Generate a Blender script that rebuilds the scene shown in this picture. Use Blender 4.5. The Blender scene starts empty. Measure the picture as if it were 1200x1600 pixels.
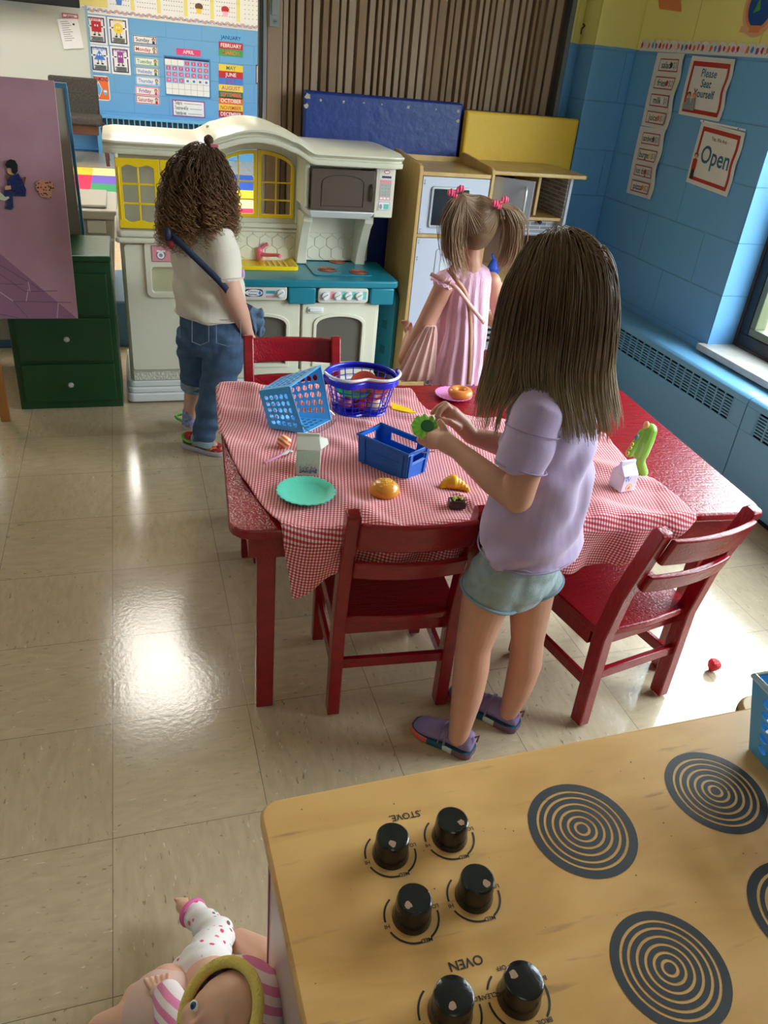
import bpy, bmesh, math, random
from mathutils import Vector, Matrix, Euler, noise as mnoise
from math import sin, cos, pi, sqrt, atan2, radians

# ------------------------------------------------------------------ camera, world, lights, exposure
SC = bpy.context.scene
COL = SC.collection
CAM_O = Vector((0.1163, -0.7480, 1.3709))
CAM_M = Matrix(((0.954827, -0.283637, 0.088635), (-0.073247, -0.513660, -0.854862), (0.288003, 0.809781, -0.511185)))
CAM_F = 1212.7
cam_data = bpy.data.cameras.new('camera')
cam_data.sensor_fit = 'VERTICAL'; cam_data.sensor_height = 36.0
cam_data.lens = CAM_F / 1600 * 36.0; cam_data.clip_start = 0.02; cam_data.clip_end = 200
cam = bpy.data.objects.new('camera', cam_data); COL.objects.link(cam)
_r, _d, _f = CAM_M[0].normalized(), CAM_M[1].normalized(), CAM_M[2].normalized()
cam.matrix_world = Matrix(((_r.x, -_d.x, -_f.x, CAM_O.x), (_r.y, -_d.y, -_f.y, CAM_O.y), (_r.z, -_d.z, -_f.z, CAM_O.z), (0, 0, 0, 1)))
SC.camera = cam

world = bpy.data.worlds.new('sky'); SC.world = world; world.use_nodes = True
_nt = world.node_tree; _bg = _nt.nodes['Background']
_tc = _nt.nodes.new('ShaderNodeTexCoord'); _sp = _nt.nodes.new('ShaderNodeSeparateXYZ'); _rp = _nt.nodes.new('ShaderNodeValToRGB')
_nt.links.new(_tc.outputs['Generated'], _sp.inputs[0]); _nt.links.new(_sp.outputs['Z'], _rp.inputs[0]); _nt.links.new(_rp.outputs[0], _bg.inputs[0])
_rp.color_ramp.elements[0].position = 0.0; _rp.color_ramp.elements[0].color = (0.86, 0.90, 0.94, 1)
_rp.color_ramp.elements[1].position = 0.6; _rp.color_ramp.elements[1].color = (0.80, 0.90, 1.0, 1)
_bg.inputs[1].default_value = 19.5

def area_light(name, loc, rot, sx, sy, power, color=(1, 1, 1), portal=False):
    l = bpy.data.lights.new(name, 'AREA'); l.shape = 'RECTANGLE'; l.size = sx; l.size_y = sy; l.energy = power; l.color = color
    if portal: l.cycles.is_portal = True
    o = bpy.data.objects.new(name, l); COL.objects.link(o); o.location = loc; o.rotation_euler = rot
    return o
WIN_Y0, WIN_Y1, WIN_Z0, WIN_Z1 = -0.55, 1.83, 0.436, 2.05
area_light('daylight_portal', (2.66, (WIN_Y0 + WIN_Y1) / 2, (WIN_Z0 + WIN_Z1) / 2), (0, radians(90), 0), WIN_Z1 - WIN_Z0, WIN_Y1 - WIN_Y0, 1, portal=True)
SC.view_settings.view_transform = 'Standard'; SC.view_settings.look = 'None'
SC.view_settings.exposure = -0.12; SC.view_settings.gamma = 1.0; SC.view_settings.use_curve_mapping = False
SC.render.film_transparent = False
SC.cycles.use_denoising = True
SC.cycles.max_bounces = 8

# ------------------------------------------------------------------ measuring helpers (a pixel of the photograph met with a known plane of the room)
def ray(u, v): return CAM_M.transposed() @ Vector(((u - 600) / CAM_F, (v - 800) / CAM_F, 1.0))
def G(u, v, z=0.0):
    d = ray(u, v); return CAM_O + d * ((z - CAM_O.z) / d.z)
def A(u, v, ax, val):
    d = ray(u, v); return CAM_O + d * ((val - CAM_O[ax]) / d[ax])
def PL(u, v, p, n):
    d = ray(u, v); return CAM_O + d * ((Vector(p) - CAM_O).dot(n) / d.dot(n))

# ------------------------------------------------------------------ materials
def lin(c):
    out = []
    for x in c:
        x = x / 255.0
        out.append(x / 12.92 if x <= 0.04045 else ((x + 0.055) / 1.055) ** 2.4)
    return tuple(out)
MATS = {}
def mat(name, rgb, rough=0.5, metal=0.0, spec=0.5, coat=0.0, var=0.0, vscale=8.0, bump=0.0, bscale=60.0, trans=0.0, alpha=1.0, sheen=0.0, sss=0.0, emit=None, estr=0.0, stretch=None):
    if name in MATS: return MATS[name]
    m = bpy.data.materials.new(name); m.use_nodes = True
    nt = m.node_tree; p = nt.nodes['Principled BSDF']
    c = lin(rgb) + (1,)
    p.inputs['Base Color'].default_value = c; p.inputs['Roughness'].default_value = rough; p.inputs['Metallic'].default_value = metal
    p.inputs['Specular IOR Level'].default_value = spec; p.inputs['Coat Weight'].default_value = coat; p.inputs['Coat Roughness'].default_value = 0.15
    p.inputs['Transmission Weight'].default_value = trans; p.inputs['Alpha'].default_value = alpha; p.inputs['Sheen Weight'].default_value = sheen
    if sss: p.inputs['Subsurface Weight'].default_value = sss; p.inputs['Subsurface Radius'].default_value = (0.012, 0.005, 0.003); p.inputs['Subsurface Scale'].default_value = 1.0
    if emit: p.inputs['Emission Color'].default_value = lin(emit) + (1,); p.inputs['Emission Strength'].default_value = estr
    tc = nt.nodes.new('ShaderNodeTexCoord'); src = tc.outputs['Object']
    if stretch:
        mp = nt.nodes.new('ShaderNodeMapping'); mp.inputs['Scale'].default_value = stretch; nt.links.new(src, mp.inputs[0]); src = mp.outputs[0]
    if var:
        n = nt.nodes.new('ShaderNodeTexNoise'); n.inputs['Scale'].default_value = vscale; n.inputs['Detail'].default_value = 5
        nt.links.new(src, n.inputs['Vector'])
        r = nt.nodes.new('ShaderNodeValToRGB'); r.color_ramp.elements[0].position = 0.3; r.color_ramp.elements[1].position = 0.7
        r.color_ramp.elements[0].color = tuple(x * (1 - var) for x in c[:3]) + (1,); r.color_ramp.elements[1].color = tuple(min(1, x * (1 + var)) for x in c[:3]) + (1,)
        nt.links.new(n.outputs[0], r.inputs[0]); nt.links.new(r.outputs[0], p.inputs['Base Color'])
    if bump:
        n = nt.nodes.new('ShaderNodeTexNoise'); n.inputs['Scale'].default_value = bscale; n.inputs['Detail'].default_value = 4
        nt.links.new(src, n.inputs['Vector'])
        b = nt.nodes.new('ShaderNodeBump'); b.inputs['Strength'].default_value = bump; b.inputs['Distance'].default_value = 0.01
        nt.links.new(n.outputs[0], b.inputs['Height']); nt.links.new(b.outputs[0], p.inputs['Normal'])
    MATS[name] = m
    return m
def new_mat(name):
    m = bpy.data.materials.new(name); m.use_nodes = True; MATS[name] = m
    return m, m.node_tree, m.node_tree.nodes, m.node_tree.links, m.node_tree.nodes['Principled BSDF']
def ramp(nd, stops):
    r = nd.new('ShaderNodeValToRGB'); cr = r.color_ramp
    while len(cr.elements) < len(stops): cr.elements.new(0.5)
    for e, (pos, c) in zip(cr.elements, stops): e.position = pos; e.color = (tuple(c) + (1,)) if len(c) == 3 else c
    return r

# ------------------------------------------------------------------ mesh builder
class MB:
    def __init__(s): s.v = []; s.f = []; s.m = []; s.uv = None
    def add(s, vs, fs, mi=0, M=None):
        o = len(s.v)
        for p in vs:
            p = Vector(p); s.v.append(M @ p if M is not None else p)
        for f in fs: s.f.append([i + o for i in f]); s.m.append(mi)
        return s
    def box(s, x0, x1, y0, y1, z0, z1, mi=0, M=None):
        return s.add([(x, y, z) for z in (z0, z1) for y in (y0, y1) for x in (x0, x1)], [(0, 2, 3, 1), (4, 5, 7, 6), (0, 1, 5, 4), (1, 3, 7, 5), (3, 2, 6, 7), (2, 0, 4, 6)], mi, M)
    def hexa(s, b, t, mi=0):  # bottom 4, top 4 (ccw from above)
        return s.add(list(b) + list(t), [(3, 2, 1, 0), (4, 5, 6, 7), (0, 1, 5, 4), (1, 2, 6, 5), (2, 3, 7, 6), (3, 0, 4, 7)], mi)
    def bar(s, a, b, w, h, mi=0, up=(0, 0, 1)):
        a = Vector(a); b = Vector(b); d = (b - a).normalized(); u = Vector(up)
        x = d.cross(u)
        if x.length < 1e-4: x = d.cross(Vector((0, 1, 0)))
        x.normalize(); y = x.cross(d).normalized()
        x = x * w / 2; y = y * h / 2
        return s.hexa([a - x - y, a + x - y, a + x + y, a - x + y], [b - x - y, b + x - y, b + x + y, b - x + y], mi)
    def loft(s, rings, mi=0, cap=True, close=True):
        n = len(rings[0]); vs = [p for r in rings for p in r]; fs = []
        for i in range(len(rings) - 1):
            for j in range(n if close else n - 1):
                k = (j + 1) % n
                fs.append((i * n + j, i * n + k, (i + 1) * n + k, (i + 1) * n + j))
        if cap:
            fs.append(tuple(range(n))[::-1]); fs.append(tuple((len(rings) - 1) * n + j for j in range(n)))
        return s.add(vs, fs, mi)
    def tube(s, pts, r, seg=8, mi=0, cap=True, closed=False):
        pts = [Vector(p) for p in pts]; n = len(pts)
        rs = r if isinstance(r, (list, tuple)) else [r] * n
        rings = []; prev = None
        for i, p in enumerate(pts):
            if closed: t = pts[(i + 1) % n] - pts[i - 1]
            else: t = pts[min(i + 1, n - 1)] - pts[max(i - 1, 0)]
            if t.length < 1e-9: t = Vector((0, 0, 1))
            t.normalize()
            if prev is None:
                a = t.cross(Vector((0, 0, 1)))
                if a.length < 1e-3: a = t.cross(Vector((0, 1, 0)))
            else: a = prev - t * prev.dot(t)
            a.normalize(); prev = a; b = t.cross(a)
            rings.append([p + (a * cos(2 * pi * k / seg) + b * sin(2 * pi * k / seg)) * rs[i] for k in range(seg)])
        if closed: rings.append(rings[0]); cap = False
        return s.loft(rings, mi, cap)
    def cyl(s, a, b, r, r2=None, seg=20, mi=0): return s.tube([a, b], [r, r if r2 is None else r2], seg, mi)
    def cone_caps(s, a, b, r0, r1, seg=14, mi=0):  # rounded cone
        a = Vector(a); b = Vector(b); d = b - a; L = d.length
        if L < 1e-6: return s.ell(a, (r0, r0, r0), mi=mi)
        d.normalize(); pts = []; rs = []
        for k in range(5):
            t = pi / 2 * k / 5; pts.append(a - d * r0 * cos(t)); rs.append(max(r0 * sin(t), 1e-4))
        pts.append(a); rs.append(r0); pts.append((a + b) / 2); rs.append((r0 + r1) / 2); pts.append(b); rs.append(r1)
        for k in range(4, -1, -1):
            t = pi / 2 * k / 5; pts.append(b + d * r1 * cos(t)); rs.append(max(r1 * sin(t), 1e-4))
        return s.tube(pts, rs, seg, mi)
    def ell(s, c, r, seg=20, rings=12, mi=0, R=None):
        c = Vector(c); vs = []; fs = []
        if not isinstance(r, (list, tuple)): r = (r, r, r)
        for i in range(rings + 1):
            t = pi * i / rings
            for j in range(seg):
                a = 2 * pi * j / seg; p = Vector((r[0] * sin(t) * cos(a), r[1] * sin(t) * sin(a), r[2] * cos(t)))
                vs.append(c + (R @ p if R is not None else p))
        for i in range(rings):
            for j in range(seg):
                k = (j + 1) % seg; fs.append((i * seg + j, (i + 1) * seg + j, (i + 1) * seg + k, i * seg + k))
        return s.add(vs, fs, mi)
    def lathe(s, prof, c=(0, 0, 0), seg=32, mi=0, M=None, wob=None):
        rings = []
        for (r, z) in prof:
            ring = []
            for j in range(seg):
                a = 2 * pi * j / seg; rr = r * (1 + (wob(a, r, z) if wob else 0))
                p = Vector((c[0] + rr * cos(a), c[1] + rr * sin(a), c[2] + z)); ring.append(M @ p if M is not None else p)
            rings.append(ring)
        return s.loft(rings, mi, True)
    def grid(s, fn, nu, nv, mi=0, uv=False):
        vs = []; uvs = []
        for j in range(nv + 1):
            for i in range(nu + 1): vs.append(fn(i / nu, j / nv))
        fs = [(j * (nu + 1) + i, j * (nu + 1) + i + 1, (j + 1) * (nu + 1) + i + 1, (j + 1) * (nu + 1) + i) for j in range(nv) for i in range(nu)]
        return s.add(vs, fs, mi)
    def prism(s, poly, a, b, mi=0, ax='z'):  # poly 2d, extruded between a and b on axis
        def mk(p, h): return {'z': (p[0], p[1], h), 'y': (p[0], h, p[1]), 'x': (h, p[0], p[1])}[ax]
        n = len(poly); vs = [mk(p, a) for p in poly] + [mk(p, b) for p in poly]
        fs = [tuple(range(n))[::-1], tuple(range(n, 2 * n))] + [(i, (i + 1) % n, n + (i + 1) % n, n + i) for i in range(n)]
        return s.add(vs, fs, mi)
    def ringprism(s, outer, inner, a, b, mi=0, ax='y'):  # same point counts, a plate with a hole
        def mk(p, h): return {'z': (p[0], p[1], h), 'y': (p[0], h, p[1]), 'x': (h, p[0], p[1])}[ax]
        n = len(outer); vs = [mk(p, a) for p in outer] + [mk(p, a) for p in inner] + [mk(p, b) for p in outer] + [mk(p, b) for p in inner]
        fs = []
        for i in range(n):
            k = (i + 1) % n
            fs += [(i, k, n + k, n + i), (2 * n + i, 3 * n + i, 3 * n + k, 2 * n + k), (i, 2 * n + i, 2 * n + k, k), (n + i, n + k, 3 * n + k, 3 * n + i)]
        return s.add(vs, fs, mi)
    def mesh(s, name):
        me = bpy.data.meshes.new(name); me.from_pydata([tuple(p) for p in s.v], [], s.f)
        me.polygons.foreach_set('material_index', s.m); me.update()
        return me
    def build(s, name, mats, parent=None, smooth='auto', bevel=0.0, bseg=2, sub=0, fixn=True, solid=0.0):
        me = s.mesh(name)
        if fixn:
            bm = bmesh.new(); bm.from_mesh(me); bmesh.ops.recalc_face_normals(bm, faces=bm.faces[:]); bm.to_mesh(me); bm.free()
        return link(name, me, mats, parent, smooth, bevel, bseg, sub, solid)
def wmat(o):
    M = o.matrix_basis.copy(); p = o.parent
    while p is not None: M = p.matrix_basis @ M; p = p.parent
    return M
def link(name, me, mats, parent=None, smooth='auto', bevel=0.0, bseg=2, sub=0, solid=0.0):
    if not isinstance(mats, (list, tuple)): mats = [mats]
    for m in mats: me.materials.append(m)
    if parent is not None: me.transform(wmat(parent).inverted())
    if smooth:
        me.polygons.foreach_set('use_smooth', [True] * len(me.polygons))
        if smooth == 'auto': me.set_sharp_from_angle(angle=radians(38))
    o = bpy.data.objects.new(name, me); COL.objects.link(o)
    if parent is not None: o.parent = parent
    if solid: md = o.modifiers.new('solid', 'SOLIDIFY'); md.thickness = solid; md.offset = 0
    if bevel: md = o.modifiers.new('bevel', 'BEVEL'); md.width = bevel; md.segments = bseg; md.limit_method = 'ANGLE'; md.angle_limit = radians(35); md.harden_normals = False
    if sub: md = o.modifiers.new('sub', 'SUBSURF'); md.levels = sub; md.render_levels = sub
    return o
def thing(name, label, cat, loc=(0, 0, 0), rotz=0.0, group=None):
    o = bpy.data.objects.new(name, None); COL.objects.link(o); o.empty_display_size = 0.05
    o.location = loc; o.rotation_euler = (0, 0, rotz); o['label'] = label; o['category'] = cat
    if group: o['group'] = group
    return o
def tag(o, label, cat, group=None, kind=None):
    o['label'] = label; o['category'] = cat
    if group: o['group'] = group
    if kind: o['kind'] = kind
    return o
def struct(o): o['kind'] = 'structure'; return o
def dup(root, loc, rotz, label=None, group=None):
    r = root.copy(); COL.objects.link(r); r.location = loc; r.rotation_euler = (0, 0, rotz)
    if label: r['label'] = label
    if group: r['group'] = group
    for ch in list(root.children):
        c = ch.copy(); COL.objects.link(c); c.parent = r
        for g in list(ch.children):
            d = g.copy(); COL.objects.link(d); d.parent = c
    return r
def blob(mb, voxel, smooth=4, name='blob', fac=0.5):
    me = mb.mesh(name); o = bpy.data.objects.new(name, me); COL.objects.link(o)
    bm = bmesh.new(); bm.from_mesh(me); bmesh.ops.recalc_face_normals(bm, faces=bm.faces[:]); bm.to_mesh(me); bm.free()
    md = o.modifiers.new('r', 'REMESH'); md.mode = 'VOXEL'; md.voxel_size = voxel
    if smooth: sm = o.modifiers.new('s', 'SMOOTH'); sm.iterations = smooth; sm.factor = fac
    dg = bpy.context.evaluated_depsgraph_get(); ev = o.evaluated_get(dg)
    out = bpy.data.meshes.new_from_object(ev); bpy.data.objects.remove(o); bpy.data.meshes.remove(me)
    out.materials.clear()
    return out
def displace(me, fn):
    ns = [v.normal.copy() for v in me.vertices]
    for v, n in zip(me.vertices, ns): v.co = v.co + n * fn(v.co, n)
    me.update()
def paint(me, fn):  # a material index per face from its centre
    me.polygons.foreach_set('material_index', [fn(p.center, p.normal) for p in me.polygons])
def chain(mb, pts, rs, seg=24):
    for i in range(len(pts) - 1): mb.cone_caps(pts[i], pts[i + 1], rs[i], rs[i + 1], seg)
def smoothpath(pts, n=8):  # catmull-rom
    pts = [Vector(p) for p in pts]; out = []
    P = [pts[0] * 2 - pts[1]] + pts + [pts[-1] * 2 - pts[-2]]
    for i in range(1, len(P) - 2):
        for k in range(n):
            t = k / n; a, b, c, d = P[i - 1], P[i], P[i + 1], P[i + 2]
            out.append(0.5 * ((2 * b) + (c - a) * t + (2 * a - 5 * b + 4 * c - d) * t * t + (3 * b - a - 3 * c + d) * t ** 3))
    out.append(pts[-1]); return out
_tcache = {}
def text_geo(s):
    if s in _tcache: return _tcache[s]
    cu = bpy.data.curves.new('t', 'FONT'); cu.body = s; cu.size = 1.0; cu.align_x = 'CENTER'; cu.resolution_u = 3; cu.offset = 0.014
    o = bpy.data.objects.new('t', cu); COL.objects.link(o)
    me = bpy.data.meshes.new_from_object(o.evaluated_get(bpy.context.evaluated_depsgraph_get()))
    vs = [v.co.copy() for v in me.vertices]; fs = [tuple(p.vertices) for p in me.polygons]
    w = (max(v.x for v in vs) - min(v.x for v in vs)) if vs else 1
    bpy.data.objects.remove(o); bpy.data.curves.remove(cu); bpy.data.meshes.remove(me)
    _tcache[s] = (vs, fs, w); return _tcache[s]
class Sheet:
    """A flat printed thing: a thin board with printed shapes on its face. x to the right, y up from the lower left corner."""
    def __init__(s, origin, u, v, w, h, base, thick=0.0008, corner=0.0):
        s.o = Vector(origin); s.u = Vector(u).normalized(); s.vv = Vector(v).normalized(); s.n = s.u.cross(s.vv).normalized()
        s.w = w; s.h = h; s.mb = MB(); s.mats = []; s.lay = 0; s.t = thick; s.curl = None
        s.step = 0.00025
        pts = [(0, 0), (w, 0), (w, h), (0, h)]
        if corner:
            pts = []
            for (cx, cy, a0) in ((w - corner, h - corner, 0), (corner, h - corner, 90), (corner, corner, 180), (w - corner, corner, 270)):
                for k in range(5): a = radians(a0 + k * 22.5); pts.append((cx + corner * cos(a), cy + corner * sin(a)))
        s.poly3(pts, base, True)
    def mi(s, m):
        if m not in s.mats: s.mats.append(m)
        return s.mats.index(m)
    def pt(s, x, y, d): return s.o + s.u * x + s.vv * y + s.n * d
    def poly3(s, pts, m, body=False):
        s.lay += 1; d = s.t + s.lay * s.step; n = len(pts); i = s.mi(m)
        if body:
            s.mb.add([s.pt(x, y, 0) for x, y in pts] + [s.pt(x, y, d) for x, y in pts], [tuple(range(n))[::-1], tuple(range(n, 2 * n))] + [(k, (k + 1) % n, n + (k + 1) % n, n + k) for k in range(n)], i)
        else: s.mb.add([s.pt(x, y, d) for x, y in pts], [tuple(range(n))], i)
        return s
    def rect(s, x0, y0, x1, y1, m): return s.poly3([(x0, y0), (x1, y0), (x1, y1), (x0, y1)], m)
    def rects(s, rs, m):
        s.lay += 1; d = s.t + s.lay * s.step; i = s.mi(m)
        for x0, y0, x1, y1 in rs: s.mb.add([s.pt(x0, y0, d), s.pt(x1, y0, d), s.pt(x1, y1, d), s.pt(x0, y1, d)], [(0, 1, 2, 3)], i)
        return s
    def disc(s, cx, cy, rx, ry, m, n=20, a0=0, a1=360):
        return s.poly3([(cx + rx * cos(radians(a0 + (a1 - a0) * k / n)), cy + ry * sin(radians(a0 + (a1 - a0) * k / n))) for k in range(n + (0 if a1 - a0 == 360 else 1))], m)
    def arc(s, cx, cy, r0, r1, m, a0=0, a1=360, n=24, asp=1.0):
        s.lay += 1; d = s.t + s.lay * s.step; i = s.mi(m); vs = []
        for k in range(n + 1):
            a = radians(a0 + (a1 - a0) * k / n)
            vs += [s.pt(cx + r0 * cos(a), cy + r0 * asp * sin(a), d), s.pt(cx + r1 * cos(a), cy + r1 * asp * sin(a), d)]
        s.mb.add(vs, [(2 * k, 2 * k + 1, 2 * k + 3, 2 * k + 2) for k in range(n)], i); return s
    def frame(s, x0, y0, x1, y1, t, m):
        return s.rects([(x0, y0, x1, y0 + t), (x0, y1 - t, x1, y1), (x0, y0 + t, x0 + t, y1 - t), (x1 - t, y0 + t, x1, y1 - t)], m)
    def text(s, str_, cx, cy, size, m, maxw=None, rot=0.0, sx=1.0):
        vs, fs, w = text_geo(str_); s.lay += 1; d = s.t + s.lay * s.step; k = size; kx = size * sx
        if maxw and w * kx > maxw: kx = maxw / w
        c, sn = cos(rot), sin(rot)
        out = []
        for v in vs:
            x = v.x * kx; y = (v.y - 0.33) * k
            out.append(s.pt(cx + x * c - y * sn, cy + x * sn + y * c, d))
        s.mb.add(out, fs, s.mi(m)); return s
    def build(s, name, parent=None, curl=None):
        if curl:
            me = s.mb.mesh('c'); bm = bmesh.new(); bm.from_mesh(me); bpy.data.meshes.remove(me)
            for ax_, ln_ in ((s.u, s.w), (s.vv, s.h)):
                for k in range(1, 12): bmesh.ops.bisect_plane(bm, geom=bm.verts[:] + bm.edges[:] + bm.faces[:], plane_co=s.o + ax_ * ln_ * k / 12, plane_no=ax_)
            bm.verts.index_update(); s.mb.v = [v.co.copy() for v in bm.verts]; s.mb.f = [[v.index for v in f.verts] for f in bm.faces]; s.mb.m = [f.material_index for f in bm.faces]; bm.free()
            s.mb.v = [p + s.n * curl((p - s.o).dot(s.u) / s.w, (p - s.o).dot(s.vv) / s.h) for p in s.mb.v]
        return s.mb.build(name, s.mats, parent, smooth=False, fixn=False)
random.seed(7)
# ================================================================== SETTING
WX = 2.37; HT = 2.75; YFAR = 10.1; SPLIT = 1.466
def block_wall_mat(name, blue, yellow, mortar_dark=0.86):
    m, nt, nd, lk, p = new_mat(name)
    g = nd.new('ShaderNodeNewGeometry'); sp = nd.new('ShaderNodeSeparateXYZ'); lk.new(g.outputs['Position'], sp.inputs[0])
    sn = nd.new('ShaderNodeSeparateXYZ'); lk.new(g.outputs['True Normal'], sn.inputs[0])
    ab = nd.new('ShaderNodeMath'); ab.operation = 'ABSOLUTE'; lk.new(sn.outputs['X'], ab.inputs[0])
    gt = nd.new('ShaderNodeMath'); gt.operation = 'GREATER_THAN'; lk.new(ab.outputs[0], gt.inputs[0]); gt.inputs[1].default_value = 0.5
    mx = nd.new('ShaderNodeMix'); mx.data_type = 'FLOAT'; lk.new(gt.outputs[0], mx.inputs[0])
    ya = nd.new('ShaderNodeMath'); ya.operation = 'ADD'; ya.inputs[1].default_value = -2.04 + 40.64; lk.new(sp.outputs['Y'], ya.inputs[0])
    xa = nd.new('ShaderNodeMath'); xa.operation = 'ADD'; xa.inputs[1].default_value = 40.64 - 0.09; lk.new(sp.outputs['X'], xa.inputs[0])
    lk.new(xa.outputs[0], mx.inputs[2]); lk.new(ya.outputs[0], mx.inputs[3])
    za = nd.new('ShaderNodeMath'); za.operation = 'ADD'; za.inputs[1].default_value = -0.03 + 4.064; lk.new(sp.outputs['Z'], za.inputs[0])
    cb = nd.new('ShaderNodeCombineXYZ'); lk.new(mx.outputs[0], cb.inputs[0]); lk.new(za.outputs[0], cb.inputs[1])
    br = nd.new('ShaderNodeTexBrick'); lk.new(cb.outputs[0], br.inputs['Vector'])
    br.inputs['Scale'].default_value = 1.0; br.inputs['Brick Width'].default_value = 0.4064; br.inputs['Row Height'].default_value = 0.2032
    br.inputs['Mortar Size'].default_value = 0.0035; br.inputs['Mortar Smooth'].default_value = 0.6; br.offset = 0.5; br.squash = 1.0
    zt = nd.new('ShaderNodeMath'); zt.operation = 'GREATER_THAN'; lk.new(sp.outputs['Z'], zt.inputs[0])
    nz = nd.new('ShaderNodeTexNoise'); nz.inputs['Scale'].default_value = 25; lk.new(g.outputs['Position'], nz.inputs['Vector'])
    ml = nd.new('ShaderNodeMath'); ml.operation = 'MULTIPLY_ADD'; lk.new(nz.outputs[0], ml.inputs[0]); ml.inputs[1].default_value = 0.008; ml.inputs[2].default_value = SPLIT - 0.004
    lk.new(ml.outputs[0], zt.inputs[1])
    cm = nd.new('ShaderNodeMix'); cm.data_type = 'RGBA'; lk.new(zt.outputs[0], cm.inputs[0]); cm.inputs[6].default_value = lin(blue) + (1,); cm.inputs[7].default_value = lin(yellow) + (1,)
    dk = nd.new('ShaderNodeMix'); dk.data_type = 'RGBA'; dk.blend_type = 'MULTIPLY'; lk.new(br.outputs['Fac'], dk.inputs[0]); lk.new(cm.outputs[2], dk.inputs[6]); dk.inputs[7].default_value = (mortar_dark,) * 3 + (1,)
    lk.new(dk.outputs[2], p.inputs['Base Color'])
    n2 = nd.new('ShaderNodeTexNoise'); n2.inputs['Scale'].default_value = 160; n2.inputs['Detail'].default_value = 5; lk.new(g.outputs['Position'], n2.inputs['Vector'])
    hs = nd.new('ShaderNodeMath'); hs.operation = 'MULTIPLY_ADD'; lk.new(br.outputs['Fac'], hs.inputs[0]); hs.inputs[1].default_value = -1.0
    h2 = nd.new('ShaderNodeMath'); h2.operation = 'MULTIPLY'; lk.new(n2.outputs[0], h2.inputs[0]); h2.inputs[1].default_value = 0.22; lk.new(h2.outputs[0], hs.inputs[2])
    b = nd.new('ShaderNodeBump'); b.inputs['Strength'].default_value = 0.6; b.inputs['Distance'].default_value = 0.006; lk.new(hs.outputs[0], b.inputs['Height']); lk.new(b.outputs[0], p.inputs['Normal'])
    p.inputs['Roughness'].default_value = 0.42
    return m
M_WALL = block_wall_mat('painted_block', (106, 168, 222), (238, 226, 138))

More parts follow.
